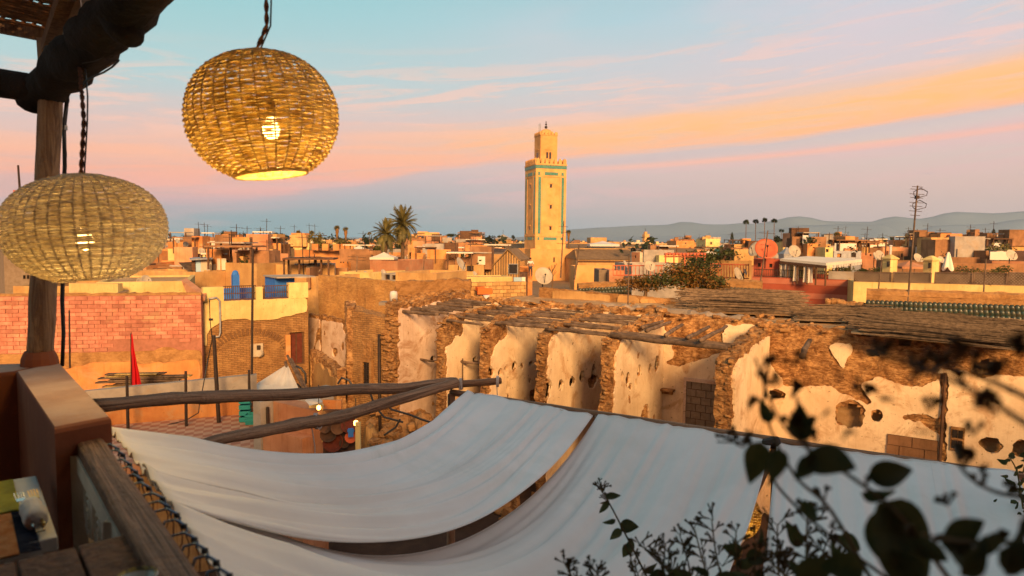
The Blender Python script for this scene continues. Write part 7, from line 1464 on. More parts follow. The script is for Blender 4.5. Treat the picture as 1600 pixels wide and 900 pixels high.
# tents and shades
def canopy_tent(label, px, pyt, pye, hw, d, m='cloth_white', name='canvas_shade', post=1.2, rz=0.0):
    c = P(px, pye, d); w_ = hw * d / F; zt_ = P(px, pyt, d).z; T = thing(name, (c.x, c.y, c.z - post), label, 'shade', 'canvas shades on the roofs'); M_ = Matrix.Rotation(rz + pi / 4, 3, V((0, 0, 1)))
    mb = MB(); mb.lathe([(w_ * 1.38, -.18 * d / 60), (w_ * 1.4, 0), (w_ * .7, (zt_ - c.z) * .4), (.03, zt_ - c.z)], c, 4, M_); mb.build('canvas', m, T); mb = MB()
    for k in range(4): a = rz + pi / 4 + k * pi / 2; mb.tube([V((c.x + w_ * 1.3 * cos(a), c.y + w_ * 1.3 * sin(a), c.z - post)), V((c.x + w_ * 1.3 * cos(a), c.y + w_ * 1.3 * sin(a), c.z))], .04 * d / 60, 5)
    mb.build('posts', 'pole_wood', T)['kind'] = 'stuff'; return T
T, A, u, n, L, z1 = house('salmon tower house with a cream canvas pergola on its roof, under the big palm', 578, 47, 621, 46, 407, 4.5, 'plaster_salmon', [], par=.5)
canopy_tent('cream canvas pergola on the salmon tower house, under the big palm', 600, 394, 402, 19, 48.5, post=.9)
canopy_tent('pale canvas shade with scalloped edge, right of the orange terrace wall', 561, 384, 390, 16, 80, post=1.6); canopy_tent('cream tent far on the left skyline above the lantern', 278, 370, 373, 7, 150, post=2)
canopy_tent('small white shade right of the dark tree on the left skyline', 361, 374.5, 377, 6, 130, post=1.5); canopy_tent('small white shade in front of the dark tree on the left skyline', 345, 374.5, 377, 6, 130, post=1.5); canopy_tent('pale hipped shade in the middle of the left skyline', 411, 372, 378, 9, 120, post=1.5)
canopy_tent('teal sheet roof beside the olive pyramid roof', 487, 376, 381, 7, 100, 'teal_tile', post=1, rz=.3); canopy_tent('white dome like tent on the far right of the minaret, before the horizon', 942, 376.5, 381.5, 23, 210, 'paint_white', post=1.5); canopy_tent('small white parasol among the roofs behind the cream awning', 1371, 388, 391, 5.5, 75, 'cloth_white', 'canvas_shade', 1.2)
canopy_tent('low pale tent roof behind the second chimney pillar', 1420, 408, 416, 24, 46, 'plaster_salmon', post=.8)
# ---- hand placed houses, measured on the photograph (px left, distance, px right, distance, roof line, depth)
Hs = [
 ('long orange terrace wall house on the left, with planters along its top', 424, 78, 548, 80, 390.5, 14, 'plaster_orange', [(531.5, 405, 533.5, 411), (535.5, 405, 537.5, 411)], {'merlons': 0}),
 ('yellow house with two dark openings on top of the orange terrace', 447, 86, 483, 86, 380, 6, 'plaster_yellow', [(452, 386, 458, 389.5), (473, 386, 479, 389.5)], {}),
 ('tan house with faint buttresses left of the mast, above the blue terrace', 352, 42, 401, 41, 411, 7, 'plaster_ochre', [], {}),
 ('low tan house with sloping coping behind the striped shack', 305, 40, 352, 42, 424, 5, 'plaster_ochre', [], {}),
 ('tan block house right of the mast, against the orange terrace', 396, 60, 426, 60, 389, 6, 'plaster_ochre', [], {}),
 ('small grey roof block with a pale top just above the mast', 391, 62, 408, 62, 379.5, 3, 'plaster_cement', [], {}),
 ('pale yellow parapet house left of the grey slab', 262, 60, 362, 60, 389, 10, 'plaster_yellow', [(348, 395, 357, 398)], {}),
 ('ochre parapet house behind the pale yellow one on the left', 325, 75, 366, 75, 381, 8, 'plaster_yellow', [(327, 382.5, 342, 385), (345, 382.5, 360, 385)], {}),
 ('orange house at the left end of the pale parapets', 262, 72, 300, 72, 378, 8, 'plaster_orange', [], {}),
 ('white slab roofed box above the tan house, left of the mast', 340, 50, 370, 50, 400.5, 3, 'paint_white', [], {'par': .05}),
 ('white rooftop box right of the tan house, before the orange wall', 447, 43, 481, 43, 421.5, 3, 'plaster_white', [], {'par': .05}),
 ('tan house in front of the white rooftop box', 454, 41, 494, 40, 431, 4, 'plaster_ochre', [], {}),
 ('cream roof house with a dark slit right of the tall mud wall top', 530, 44, 577, 43, 425, 4, 'plaster_yellow', [(538, 428.5, 553, 431)], {}),
 ('house of brown boards behind the canvas shade, right of the orange terrace', 548, 72, 580, 72, 398, 6, 'plaster_brown', [], {}),
 ('grey tin and mud shed between the tall wall and the mud roof', 596, 42, 650, 41, 428, 5, 'plaster_cement', [(601, 429, 609, 437), (612, 430, 619, 437)], {}),
 ('plain cream rendered wall house right of the grey shed', 618, 40, 682, 39, 426, 4, 'plaster_ochre', [], {}),
 ('low bright yellow wall left of the gabled shed', 681, 44, 723, 44, 425.5, 3, 'plaster_white', [], {'par': .05}),
 ('long pale low wall in front of the gabled shed', 720, 43, 800, 44, 432.5, 2, 'plaster_yellow', [], {'par': .05}),
 ('grey concrete house right of the big palm', 660, 82, 680, 82, 381.5, 8, 'plaster_cement', [], {}),
 ('pink and orange rooftop house with a dark doorway, between palm and minaret', 680, 84, 722, 84, 384.5, 8, 'plaster_salmon', [(703.5, 396, 708, 403)], {}),
 ('unfinished grey concrete frame house with a square dark opening', 711, 100, 746, 100, 373.5, 8, 'plaster_cement', [(735, 376.5, 744, 384), (721, 378, 726, 382)], {}),
 ('salmon house under the grey concrete frame, with a red window', 722, 95, 746, 95, 385.5, 6, 'plaster_salmon', [(732.5, 386, 736.5, 390, 'door_red')], {}),
 ('orange house directly behind the big palm trunk', 643, 95, 662, 95, 376, 8, 'plaster_orange', [(663, 378, 664, 381)], {}),
 ('ochre house with a flat roof line between the palms and the grey house', 637, 110, 661, 110, 379, 8, 'plaster_ochre', [(643, 382, 645, 385)], {}),
 ('long dull mud house under the pink rooftop house', 655, 60, 700, 60, 404.5, 7, 'mud', [(697, 411, 700, 412.5)], {}),
 ('brown shed with a square barred opening left of the gabled shed', 700, 56, 756, 56, 414, 5, 'plaster_ochre', [(729, 415, 740, 424)], {}),
 ('small red shuttered rooftop hut left of the gabled shed', 723, 66, 744, 66, 403.5, 4, 'plaster_salmon', [(726, 405, 731, 411, 'plaster_brown'), (733, 405, 738, 411, 'plaster_white')], {}),
 ('tan stepped house behind the gabled shed roof', 740, 74, 784, 74, 397, 8, 'plaster_ochre', [], {}),
 ('orange brick parapet house where a person stands, below the minaret', 806, 62, 832, 62, 418, 4, 'plaster_orange', [], {}),
 ('cream kiosk topped house with a small dark window, left of the red rail', 1000, 76, 1031, 76, 394.5, 6, 'plaster_white', [(1008, 396, 1012, 400)], {}),
 ('red sided annex of the cream kiosk house with a round window', 987, 77, 1000, 76, 394, 5, 'plaster_salmon', [(991, 399, 994, 403)], {}),
 ('pale lower house beside the cream kiosk house', 1030, 74, 1060, 74, 399, 6, 'plaster_yellow', [], {}),
 ('small dark grey hut on the roof left of the bush', 936, 50, 953, 50, 421.5, 3, 'blockwork', [], {}),
 ('salmon hut beside the dark grey hut, left of the bush', 952, 49, 975, 49, 422.5, 3, 'plaster_salmon', [], {}),
 ('grey house behind the red rail left of the bush', 988, 55, 1075, 56, 412, 4, 'plaster_cement', [], {}),
 ('long ochre house behind the red rail, right of the bush', 1110, 55, 1175, 54, 407, 6, 'plaster_ochre', [(1114, 411, 1128, 418, 'dish_dark')], {}),
 ('yellow cube house on the skyline right of the small far minaret', 1103, 230, 1125, 230, 373, 12, 'plaster_yellow', [], {}),
 ('orange flat house left of the yellow cube house on the skyline', 1057, 200, 1085, 200, 376, 12, 'plaster_orange', [(1070, 379, 1073, 381)], {}),
 ('ochre cube house on the skyline just right of the minaret', 923, 240, 948, 240, 371, 12, 'plaster_ochre', [], {}),
 ('salmon rooftop house between the green pyramid and the red dish', 1150, 90, 1182, 90, 387, 7, 'plaster_salmon', [(1157, 394, 1165, 398, 'plaster_white')], {}),
 ('yellow wall house on the skyline behind the kiosk roof', 1224, 160, 1249, 160, 376.5, 8, 'plaster_yellow', [(1233, 381.5, 1244, 383.5)], {}),
 ('orange tower house with two small windows behind the cream awning', 1262, 62, 1278, 62, 380.5, 5, 'plaster_orange', [(1270, 386, 1273.5, 388), (1272, 396, 1274, 398)], {}),
 ('white and yellow house with a tall dark opening behind the awning', 1290, 60, 1302, 60, 386.5, 4, 'plaster_yellow', [(1290.5, 389, 1295, 394)], {}),
 ('grey railed roof house behind the right part of the awning', 1303, 64, 1346, 64, 392, 5, 'grey_metal', [(1308, 396, 1315, 402, 'plaster_orange'), (1330, 395, 1338, 402)], {}),
 ('red orange house group left of the palm with skirt, on the skyline', 1310, 120, 1350, 120, 378, 9, 'plaster_orange', [(1330, 381, 1332, 384)], {}),
 ('taller red house with a dark flat roof on the skyline', 1322, 130, 1336, 130, 373.5, 8, 'plaster_salmon', [], {}),
 ('white flat house on the right skyline near the tall aerial', 1366, 150, 1388, 150, 379, 8, 'plaster_white', [], {}),
 ('dark red house behind the first chimney pillar', 1355, 80, 1392, 80, 387, 6, 'plaster_brown', [(1372, 392, 1375, 395)], {}),
 ('salmon house behind the cream awning right side', 1346, 66, 1370, 66, 395, 5, 'plaster_salmon', [(1359, 397, 1362, 400)], {}),
 ('brown brick house with two windows left of the tall aerial', 1388, 72, 1412, 72, 392, 6, 'plaster_brown', [(1408, 396, 1411, 402)], {}),
 ('ochre house with a long parapet between the tall aerial and small kiosk', 1428, 95, 1452, 95, 381, 7, 'plaster_ochre', [], {}),
 ('two storey ochre kiosk house with a cap roof behind the second pillar', 1455, 90, 1468, 90, 377, 5, 'plaster_yellow', [(1457, 381, 1466, 383), (1456, 386, 1466, 388)], {}),
 ('orange house with an arched row left of the small far minaret', 1470, 110, 1506, 110, 377, 7, 'plaster_ochre', [(1475, 382, 1480, 387), (1483, 382, 1488, 387)], {}),
 ('rusty brown house behind the closed parasol', 1466, 70, 1490, 70, 386, 6, 'plaster_brown', [], {}),
 ('grey rendered house between the closed parasol and the orange stair block', 1488, 66, 1504, 66, 387, 5, 'plaster_cement', [], {}),
 ('orange stair block with a grey cap, below the small far minaret', 1503, 64, 1515, 64, 388, 4, 'plaster_orange', [], {}),
 ('long orange wall house right of the small far minaret', 1517, 100, 1556, 100, 379, 8, 'plaster_orange', [], {}),
 ('grey gabled block house behind the pale green tree', 1540, 72, 1574, 72, 388, 6, 'plaster_cement', [(1545, 393, 1547, 395)], {}),
 ('dark red house at the right end of the skyline', 1573, 130, 1597, 130, 372, 9, 'plaster_brown', [(1591, 374, 1594, 377)], {}),
 ('low brown house left of the conifer on the right skyline', 1523, 135, 1545, 135, 371, 8, 'plaster_ochre', [(1526, 372, 1529, 374)], {}),
 ('white long house under the conifer on the right skyline', 1551, 128, 1575, 128, 374, 7, 'plaster_white', [], {}),
 ('orange house at the far right edge below the skyline', 1578, 80, 1612, 80, 379, 6, 'plaster_ochre', [(1586, 381, 1589, 383)], {}),
 ('small red topped house left of the small far minaret', 1461, 160, 1476, 160, 371, 7, 'plaster_orange', [(1464, 373, 1467, 375)], {}),
 ('long low brown wall house behind the trellis terrace', 1400, 50, 1470, 49, 409, 5, 'plaster_brown', [(1446, 413, 1452, 418)], {}),
 ('brown flat house right of the closed parasol', 1488, 52, 1550, 52, 402, 5, 'plaster_brown', [], {}),
 ('pink topped low house under the big dish at the right edge', 1550, 50, 1625, 49, 408, 5, 'plaster_salmon', [], {}),
 ('tan flat house to the left of the blue terrace and the low lantern', 196, 45, 262, 44, 425, 8, 'plaster_ochre', [], {}),
 ('orange brown house peeking left of the low lantern', -30, 60, 22, 60, 369, 8, 'plaster_orange', [], {}),
]
KEEP = []
def keep_out(px0, px1, d, py, th=8): KEEP.append((px0, px1, d, py, th))
for h in Hs:
    house(h[0], h[1], h[2], h[3], h[4], h[5], h[6], h[7], h[8], **h[9]); keep_out(h[1], h[3], max(h[2], h[4]), h[5], h[6])
for k_ in ((800, 1005, 150, 412), (1000, 1060, 74, 408), (680, 745, 82, 395), (905, 1005, 165, 388), (985, 1120, 205, 387), (884, 1010, 230, 381), (768, 838, 195, 381), (760, 815, 62, 392), (1102, 1160, 114, 381), (452, 485, 135, 366), (770, 803, 250, 366), (821, 900, 172, 187), (805, 832, 175, 388), (578, 622, 52, 394), (919, 966, 214, 376), (545, 578, 84, 384), (1217, 1242, 62, 386), (896, 1003, 125, 416), (1176, 1350, 50, 403), (1335, 1600, 52, 424)): keep_out(*k_)
# striped shack, planters on the orange terrace
T = thing('striped_shack', P(320, 420, 43), 'rooftop shack of striped boards and a teal sheet under a dark tin roof', 'shack')
for (x0, x1, y0, y1, m) in ((306, 314, 406, 431, 'laundry_blue'), (314.5, 320, 405.5, 431, 'cream_wood'), (320.5, 326, 405.5, 430, 'cream_wood'), (326.5, 331, 405.5, 422, 'cream_wood'), (300, 306, 406, 428, 'frame_brown')):
    mb = MB(); a, b = P(x0, y1, 42.5), P(x1, y0, 42.5); mb.box((a + b) / 2, (b.x - a.x, .08, b.z - a.z)); mb.build('wall_board', m, T)
mb = MB(); a = P(274, 407, 42.5); mb.hexa([P(296, 407, 42), P(332, 405, 42), P(330, 403, 46), P(296, 405, 46)], [p + V((0, 0, .1)) for p in (P(296, 407, 42), P(332, 405, 42), P(330, 403, 46), P(296, 405, 46))]); mb.build('tin_roof', 'grey_metal', T)
mb = MB(); mb.quad(P(298, 428, 41.8), P(303, 424, 42.5), P(300, 409, 43.5), P(278, 410, 42.5)); mb.build('leaning_sheet', 'pole_wood', T)
mb = MB(); a, b = P(297, 430, 43.5), P(332, 407, 46); mb.box((a + b) / 2, (b.x - a.x, 2, b.z - a.z)); mb.build('inner_box', 'frame_brown', T)
T = thing('planter_balustrade', P(486, 390, 78.5), 'row of salmon piers with dark planters between them on top of the orange terrace', 'balustrade')
for x in (427, 493, 509, 526, 538, 547): mb = MB(); a = P(x, 391, 78.3); mb.box((a.x, a.y, a.z + .35), (.7 if x > 430 else 1.6, .5, .75 if x > 430 else 1.4)); mb.build('pier', 'plaster_orange', T)
for (x0, x1) in ((495, 507), (511, 524), (528, 537), (539, 546), (430, 445)): mb = MB(); a, b = P(x0, 391, 78.4), P(x1, 387.5, 78.4); mb.box((a + b) / 2, (b.x - a.x, .4, b.z - a.z)); mb.build('planter', 'frame_brown', T)
for i, (px, py, rx, rz_, lb) in enumerate(((502, 382, .75, .6, 'loose yellow green plant left of the skirted palm pair, on the orange terrace'), (516, 383, .6, .6, 'feathery plant between the two left planters of the orange terrace'), (533, 382, .55, .6, 'plant under the right hand skirted palm'), (437, 385, .6, .3, 'low dark plant at the left end of the orange terrace'), (493, 372, .7, .9, 'dark upright shrub behind the teal sheet roof'), (545, 384, .4, .5, 'thin plant at the right end of the orange terrace'))):
    bush(lb, px, py, 80, (rx * 1.3, .8, rz_ * 1.2), 240, .3, 'foliage' if i % 2 else 'palm_leaf', name='terrace_plant', cat='plant', group='plants along the orange terrace', seed=50 + i, sub=3)
# red rails and pergola near the bush
T = thing('red_railing', P(1070, 425, 46), 'long dark red iron railing running behind the bush', 'railing')
def rail_line(x0, x1, yt, yb, d, k, r=.03, y2t=None, y2b=None):
    y2t = y2t or yt; y2b = y2b or yb
    for i in range(k + 1): t = i / k; x = x0 + (x1 - x0) * t; mb = MB(); mb.tube([P(x, yt + (y2t - yt) * t, d), P(x, yb + (y2b - yb) * t, d)], r, 4); yield mb
for mb in rail_line(958, 1040, 415, 430, 46, 14): mb.build('upright', 'dish_red', T)
for mb in rail_line(1110, 1170, 412, 433, 45, 14): mb.build('upright', 'dish_red', T)
for (x0, x1, y0, y1, d) in ((958, 1040, 415, 415, 46), (958, 1040, 430, 430, 46), (1110, 1170, 412, 414, 45), (1110, 1170, 433, 435, 45)): mb = MB(); mb.tube([P(x0, y0, d), P(x1, y1, d)], .04, 5); mb.build('rail', 'dish_red', T)
T = thing('red_pergola', P(1070, 410, 47), 'open dark red iron pergola standing over the railing behind the bush', 'pergola')
for x in (1040, 1053, 1070, 1088, 1101): mb = MB(); mb.tube([P(x, 398, 47), P(x, 432, 47)], .05, 5); mb.build('post', 'dish_red', T)
for (x0, x1, y, d) in ((1038, 1103, 398, 47), (1038, 1103, 401, 50), (1038, 1103, 396, 50)): mb = MB(); mb.bar(P(x0, y, d), P(x1, y, d), .09, .1); mb.build('beam', 'dish_red', T)
for i in range(12): x = 1040 + i * 5.5; mb = MB(); mb.bar(P(x, 397.5, 46.8), P(x, 396, 50), .06, .06); mb.build('cross_beam', 'dish_red', T)
# small far minarets
def small_minaret(label, px, d, y0, y1, y2, w1, w2, finial):
    a = P(px, y2, d); k = d / F; T = thing('far_minaret', (a.x, a.y, G), label, 'minaret'); za, zb_, zc = P(px, y0, d).z, P(px, y1, d).z, P(px, y2, d).z
    mb = MB(); mb.box((a.x, a.y, (G + zb_) / 2), (w1 * k, w1 * k, zb_ - G), .3); mb.build('shaft', 'minaret_plaster' if w1 > 8 else 'minaret_plaster', T); mb = MB(); mb.box((a.x - w1 * k * .1, a.y, (zb_ + za) / 2), (w2 * k, w2 * k, za - zb_), .3); mb.build('lantern_tower', 'minaret_plaster', T)
    for i in range(4):
        for sx, sy in ((1, -1), (-1, -1)): pass
    X_, Y_ = V((cos(.3), sin(.3), 0)), V((-sin(.3), cos(.3), 0))
    for i in range(5): mb = MB(); mb.box(V((a.x, a.y, zb_ + w1 * k * .05)) + X_ * (w1 * k * (i - 2) / 4.6) - Y_ * (w1 * k * .45), (w1 * k * .1, w1 * k * .08, w1 * k * .1), .3); mb.build('merlon', 'minaret_plaster', T)
    mb = MB(); mb.tube([V((a.x - w1 * k * .1, a.y, za)), V((a.x - w1 * k * .1, a.y, P(px, finial, d).z))], w2 * k * .07, 5); mb.build('finial_rod', 'iron', T)
    mb = MB(); mb.box(V((a.x, a.y, zb_ - (zb_ - zc) * .5)) - Y_ * (w1 * k * .5), (w1 * k * .13, .1, w1 * k * .28), .3); mb.build('arched_window', 'glass_dark', T)
small_minaret('small pale far minaret standing above the roofs on the right', 1514, 260, 359, 367, 385, 11.5, 4.5, 356); small_minaret('tiny far minaret on the horizon midway right of the tall one', 1009, 600, 362, 366, 378, 8, 4, 357)
# ---- palms and trees
def frond_mesh(L, droop, seed, wid=.22):
    rn = random.Random(seed); mb = MB(); n = 22; sp = []
    for i in range(n + 1): t = i / n; sp.append(V((L * (t - .18 * droop * t * t), 0, L * (.32 * t - droop * .62 * t * t))))
    mb.tube(sp, [.035 * L * .5 * (1 - .85 * i / n) + .004 for i in range(n + 1)], 4)
    for i in range(2, n + 1):
        t = i / n; w_ = L * wid * (sin(pi * min(1, t * .92 + .06)) ** .7); d = (sp[i] - sp[i - 1]).normalized()
        for s_ in (-1, 1):
            for kk in (0, .5):
                p = sp[i - 1].lerp(sp[i], kk); tip = p + d * w_ * .75 + V((0, s_ * w_ * .8, -w_ * .28 + rn.uniform(-.03, .03) * L)); mb.face(mb.vert(p - d * .018 * L), mb.vert(p + d * .018 * L), mb.vert(tip))
    return mesh_only(mb, 'frond', 'palm_leaf')
FR = [frond_mesh(1, dr, i) for i, dr in enumerate((.35, .7, 1.1, 1.5, 1.9))]
def date_palm(label, px, pyc, pyb, d, L, nf, seed, group, lean=0.0, name='palm_tree'):
    rn = random.Random(seed); c = P(px, pyc, d); b = P(px + lean, pyb, d); T = thing(name, (b.x, b.y, G), label, 'palm tree', group); mb = MB(); nn = 24
    pts = [V((b.x, b.y, G)).lerp(c, i / nn) for i in range(nn + 1)]; mb.tube(pts, [L * .085 * (1 + .12 * (i % 2)) * (1.15 - .3 * i / nn) for i in range(nn + 1)], 10); mb.build('trunk', 'bark', T)
    for i in range(nf):
        t = i / nf; el_ = radians(82 - 118 * t ** .8 + rn.uniform(-8, 8)); az_ = i * 2.39996 + rn.uniform(-.2, .2); k = min(4, int(t * 5)); s_ = L * rn.uniform(.85, 1.1)
        d_ = V((cos(az_) * cos(el_), sin(az_) * cos(el_), sin(el_))); part('frond', FR[k], T, c + V((0, 0, .02 * L)), orient(d_, roll=rn.uniform(-.3, .3)), (s_, s_, s_))
    return T
date_palm('largest date palm, its crown high above the salmon tower house', 629, 353, 400, 66, 2.1, 46, 1, 'pair of big date palms'); date_palm('lower date palm leaning left beside the largest one', 603, 368, 402, 64, 1.75, 42, 2, 'pair of big date palms', lean=-2)
def fan_crown(r, seed, n=46):
    rn = random.Random(seed); mb = MB()
    for i in range(n):
        a = rn.uniform(0, 2 * pi); e = math.asin(rn.uniform(-.55, 1)); d_ = V((cos(a) * cos(e), sin(a) * cos(e), sin(e))); s_ = r * rn.uniform(.8, 1.1); up = d_.orthogonal().normalized(); sd = d_.cross(up); c0 = d_ * r * .15
        for k in range(7):
            t = (k - 3) / 3; tip = d_ * s_ + sd * t * s_ * .42 + V((0, 0, -.12 * r * abs(t))); mb.face(mb.vert(c0), mb.vert(d_ * s_ * .6 + sd * (t - .14) * s_ * .3), mb.vert(tip), mb.vert(d_ * s_ * .6 + sd * (t + .14) * s_ * .3))
    return mb
FC = [mesh_only(fan_crown(1, i), 'crown', 'foliage_dark' if i > 1 else 'palm_leaf') for i in range(4)]
def fan_palm(label, px, pyt, pyb, d, rpx, group=None, skirt=0, k=2, tw=.09):
    r = rpx * d / F; c = P(px, pyt + rpx * .85, d); T = thing('fan_palm', (c.x, c.y, G), label, 'palm tree', group); mb = MB(); zb_ = G
    mb.tube([V((c.x, c.y, zb_)), V((c.x + r * .1, c.y, (zb_ + c.z) / 2)), c], [r * tw * 1.6, r * tw * 1.2, r * tw], 7); mb.build('trunk', 'bark', T); part('crown', FC[k], T, c, (0, 0, px), (r, r, r * .95))
    if skirt:
        rn = random.Random(int(px)); mb = MB(); hs_ = skirt * d / F
        for i in range(90): a = rn.uniform(0, 6.28); z = -rn.random() * hs_; rr_ = r * .62 * (1 + .55 * z / hs_); mb.face(mb.vert(c + V((cos(a) * rr_ * .5, sin(a) * rr_ * .5, z + hs_ * .1))), mb.vert(c + V((cos(a + .2) * rr_, sin(a + .2) * rr_, z - hs_ * .25))), mb.vert(c + V((cos(a - .2) * rr_, sin(a - .2) * rr_, z - hs_ * .3))))
        mb.lathe([(r * .5, -.05 * hs_), (r * .5, -.4 * hs_), (r * .22, -1.2 * hs_), (r * .12, -1.25 * hs_)], c, 10); mb.build('dead_leaf_skirt', 'palm_skirt', T)
    return T
g4 = 'tall thin palms on the right skyline'
for i, (x, yt, lb) in enumerate(((1166, 343, 'first from the left of the four tall thin palms near the red dish'), (1181, 342, 'second from the left of the four tall thin palms near the red dish'), (1195, 340, 'third from the left of the four tall thin palms near the red dish'), (1210, 341, 'fourth from the left of the four tall thin palms near the red dish'))): fan_palm(lb, x, yt, 384, 190, 5.2, g4, k=2 + i % 2)
fan_palm('shorter palm just right of the four tall thin palms', 1221, 357, 380, 180, 4.5, g4, k=3); fan_palm('left palm of the pair with dead leaf skirts above the orange terrace', 526.5, 352, 390, 88, 5.2, 'skirted palms', 12, 0, .3); fan_palm('right palm of the pair with dead leaf skirts above the orange terrace', 540, 354, 390, 88, 5.2, 'skirted palms', 12, 0, .3)
fan_palm('palm with a thick skirted trunk behind the cream awning, taller one', 1308, 362, 392, 95, 5.8, 'skirted palms', 10, 1, .4); fan_palm('shorter palm left of the thick skirted one behind the awning', 1289, 368, 392, 100, 5.5, 'skirted palms', 6, 1, .3); fan_palm('palm with a skirted trunk right beside the minaret', 888.5, 359, 386, 185, 4.5, 'skirted palms', 9, 1, .3)
fan_palm('small palm left of the olive pyramid roof', 466, 360, 380, 140, 5, None, k=0); fan_palm('small palm right of the olive pyramid roof', 487, 360, 382, 130, 5, None, k=0); fan_palm('dark palm at the left of the trees near the skyline, right frame side', 1221, 372, 384, 120, 4, None, k=2); fan_palm('small palm at the left behind the orange terrace, over the wooden boards', 577, 362, 384, 120, 4, None, k=1)
for i, (x, y, d, lb) in enumerate(((1372, 371.5, 500, 'tiny far palm on the right horizon, left one of two'), (1381, 371.5, 500, 'tiny far palm on the right horizon, right one of two'), (1488, 365.5, 420, 'tiny far palm left of the small pale minaret'), (1363, 372, 520, 'faint tiny palm left of the two tiny far palms'))): fan_palm(lb, x, y, 378, d, 2.0, 'tiny far palms', k=2)
def conifer(label, px, pyt, pyb, d, wpx, seed=1):
    rn = random.Random(seed); c = P(px, pyb, d); zt_ = P(px, pyt, d).z; w_ = wpx * d / F; T = thing('conifer', (c.x, c.y, G), label, 'tree'); mb = MB(); H = zt_ - c.z
    for i in range(700): t = rn.random() ** .8; r = w_ * (1 - t) ** .6 * rn.random() ** .5 * (1 + .3 * N.noise(V((t * 8, seed, 0)))); a = rn.uniform(0, 6.28); p = V((c.x + r * cos(a), c.y + r * sin(a), c.z + H * t)); s_ = w_ * .3; d1 = V((rn.gauss(0, 1), rn.gauss(0, 1), rn.gauss(0, 1))).normalized(); d2 = d1.orthogonal(); mb.quad(p - d1 * s_ * .5, p + d2 * s_ * .3, p + d1 * s_ * .5, p - d2 * s_ * .3)
    mb.build('foliage', 'foliage_dark', T)['kind'] = 'stuff'; mb = MB(); mb.tube([V((c.x, c.y, G)), V((c.x, c.y, c.z + H * .6))], w_ * .08, 6); mb.build('trunk', 'bark', T)
conifer('dark pointed cypress left of the four tall thin palms', 1143.5, 363, 385, 150, 4.5); conifer('dark conifer on the skyline right of the small pale minaret', 1552, 358, 374, 130, 5.5, 3); conifer('dark conifer on the skyline left of the tall aerial', 1415, 366, 380, 160, 5, 4)
def far_tree(label, px, py, d, rx, rz_, seed, m='foliage_dark', n=700):
    k = d / F; return bush(label, px, py, d, (rx * k, rx * k * .8, rz_ * k), n, max(.25, rx * k * .2), m, name='dense_tree', cat='tree', group='trees among the far roofs', seed=seed, sub=6, stem_to=G)
far_tree('dark wide tree on the left skyline above the striped shack', 351, 368, 150, 13, 7, 11); far_tree('smaller brownish tree joined to the right of the dark wide tree', 362, 371, 150, 8, 5.5, 12, 'foliage'); far_tree('round dark umbrella tree left of the olive pyramid roof', 440, 371, 120, 16, 7.5, 13, n=1000)
far_tree('small dark tree right of the dark wide tree, on the left skyline', 383, 375, 140, 4, 5, 14); far_tree('greenish tree on the skyline between the palms and the grey frame house', 717, 369, 200, 8, 5, 15, 'foliage'); far_tree('broad green tree on the skyline right of the grey frame house', 747, 370, 200, 11, 7, 16, 'foliage', 900); far_tree('low tree joined on the left to the greenish skyline tree', 704, 368, 210, 8, 3, 17)
far_tree('brown leafed tree on the roofs behind the kiosk roof', 1257, 378, 90, 9, 7, 18, 'foliage_orange'); far_tree('dark bush tree beside the fifth short palm, right of the red dish', 1215, 375, 120, 5, 8, 19); far_tree('dark low trees left of the green pyramid roof', 1155, 383, 140, 16, 3, 20); far_tree('small bushy tree beside the grey roof left of the gabled shed', 756, 387, 90, 7, 5, 21); far_tree('dark tree at the foot of the big palm trunk', 631, 416, 50, 6, 8, 22)
far_tree('dark shrubby tree right of the small pale minaret, below the skyline', 1523, 391, 75, 9, 4, 23); far_tree('grey green tree on the skyline behind the tall red house', 1324, 371, 180, 6, 4, 24, 'foliage'); far_tree('little tree left of the minaret next to the pale tent roof', 802, 371, 260, 3, 4, 25); far_tree('tree behind the salmon tower house left of the salmon wall', 590, 388, 75, 6, 4, 26, 'foliage')
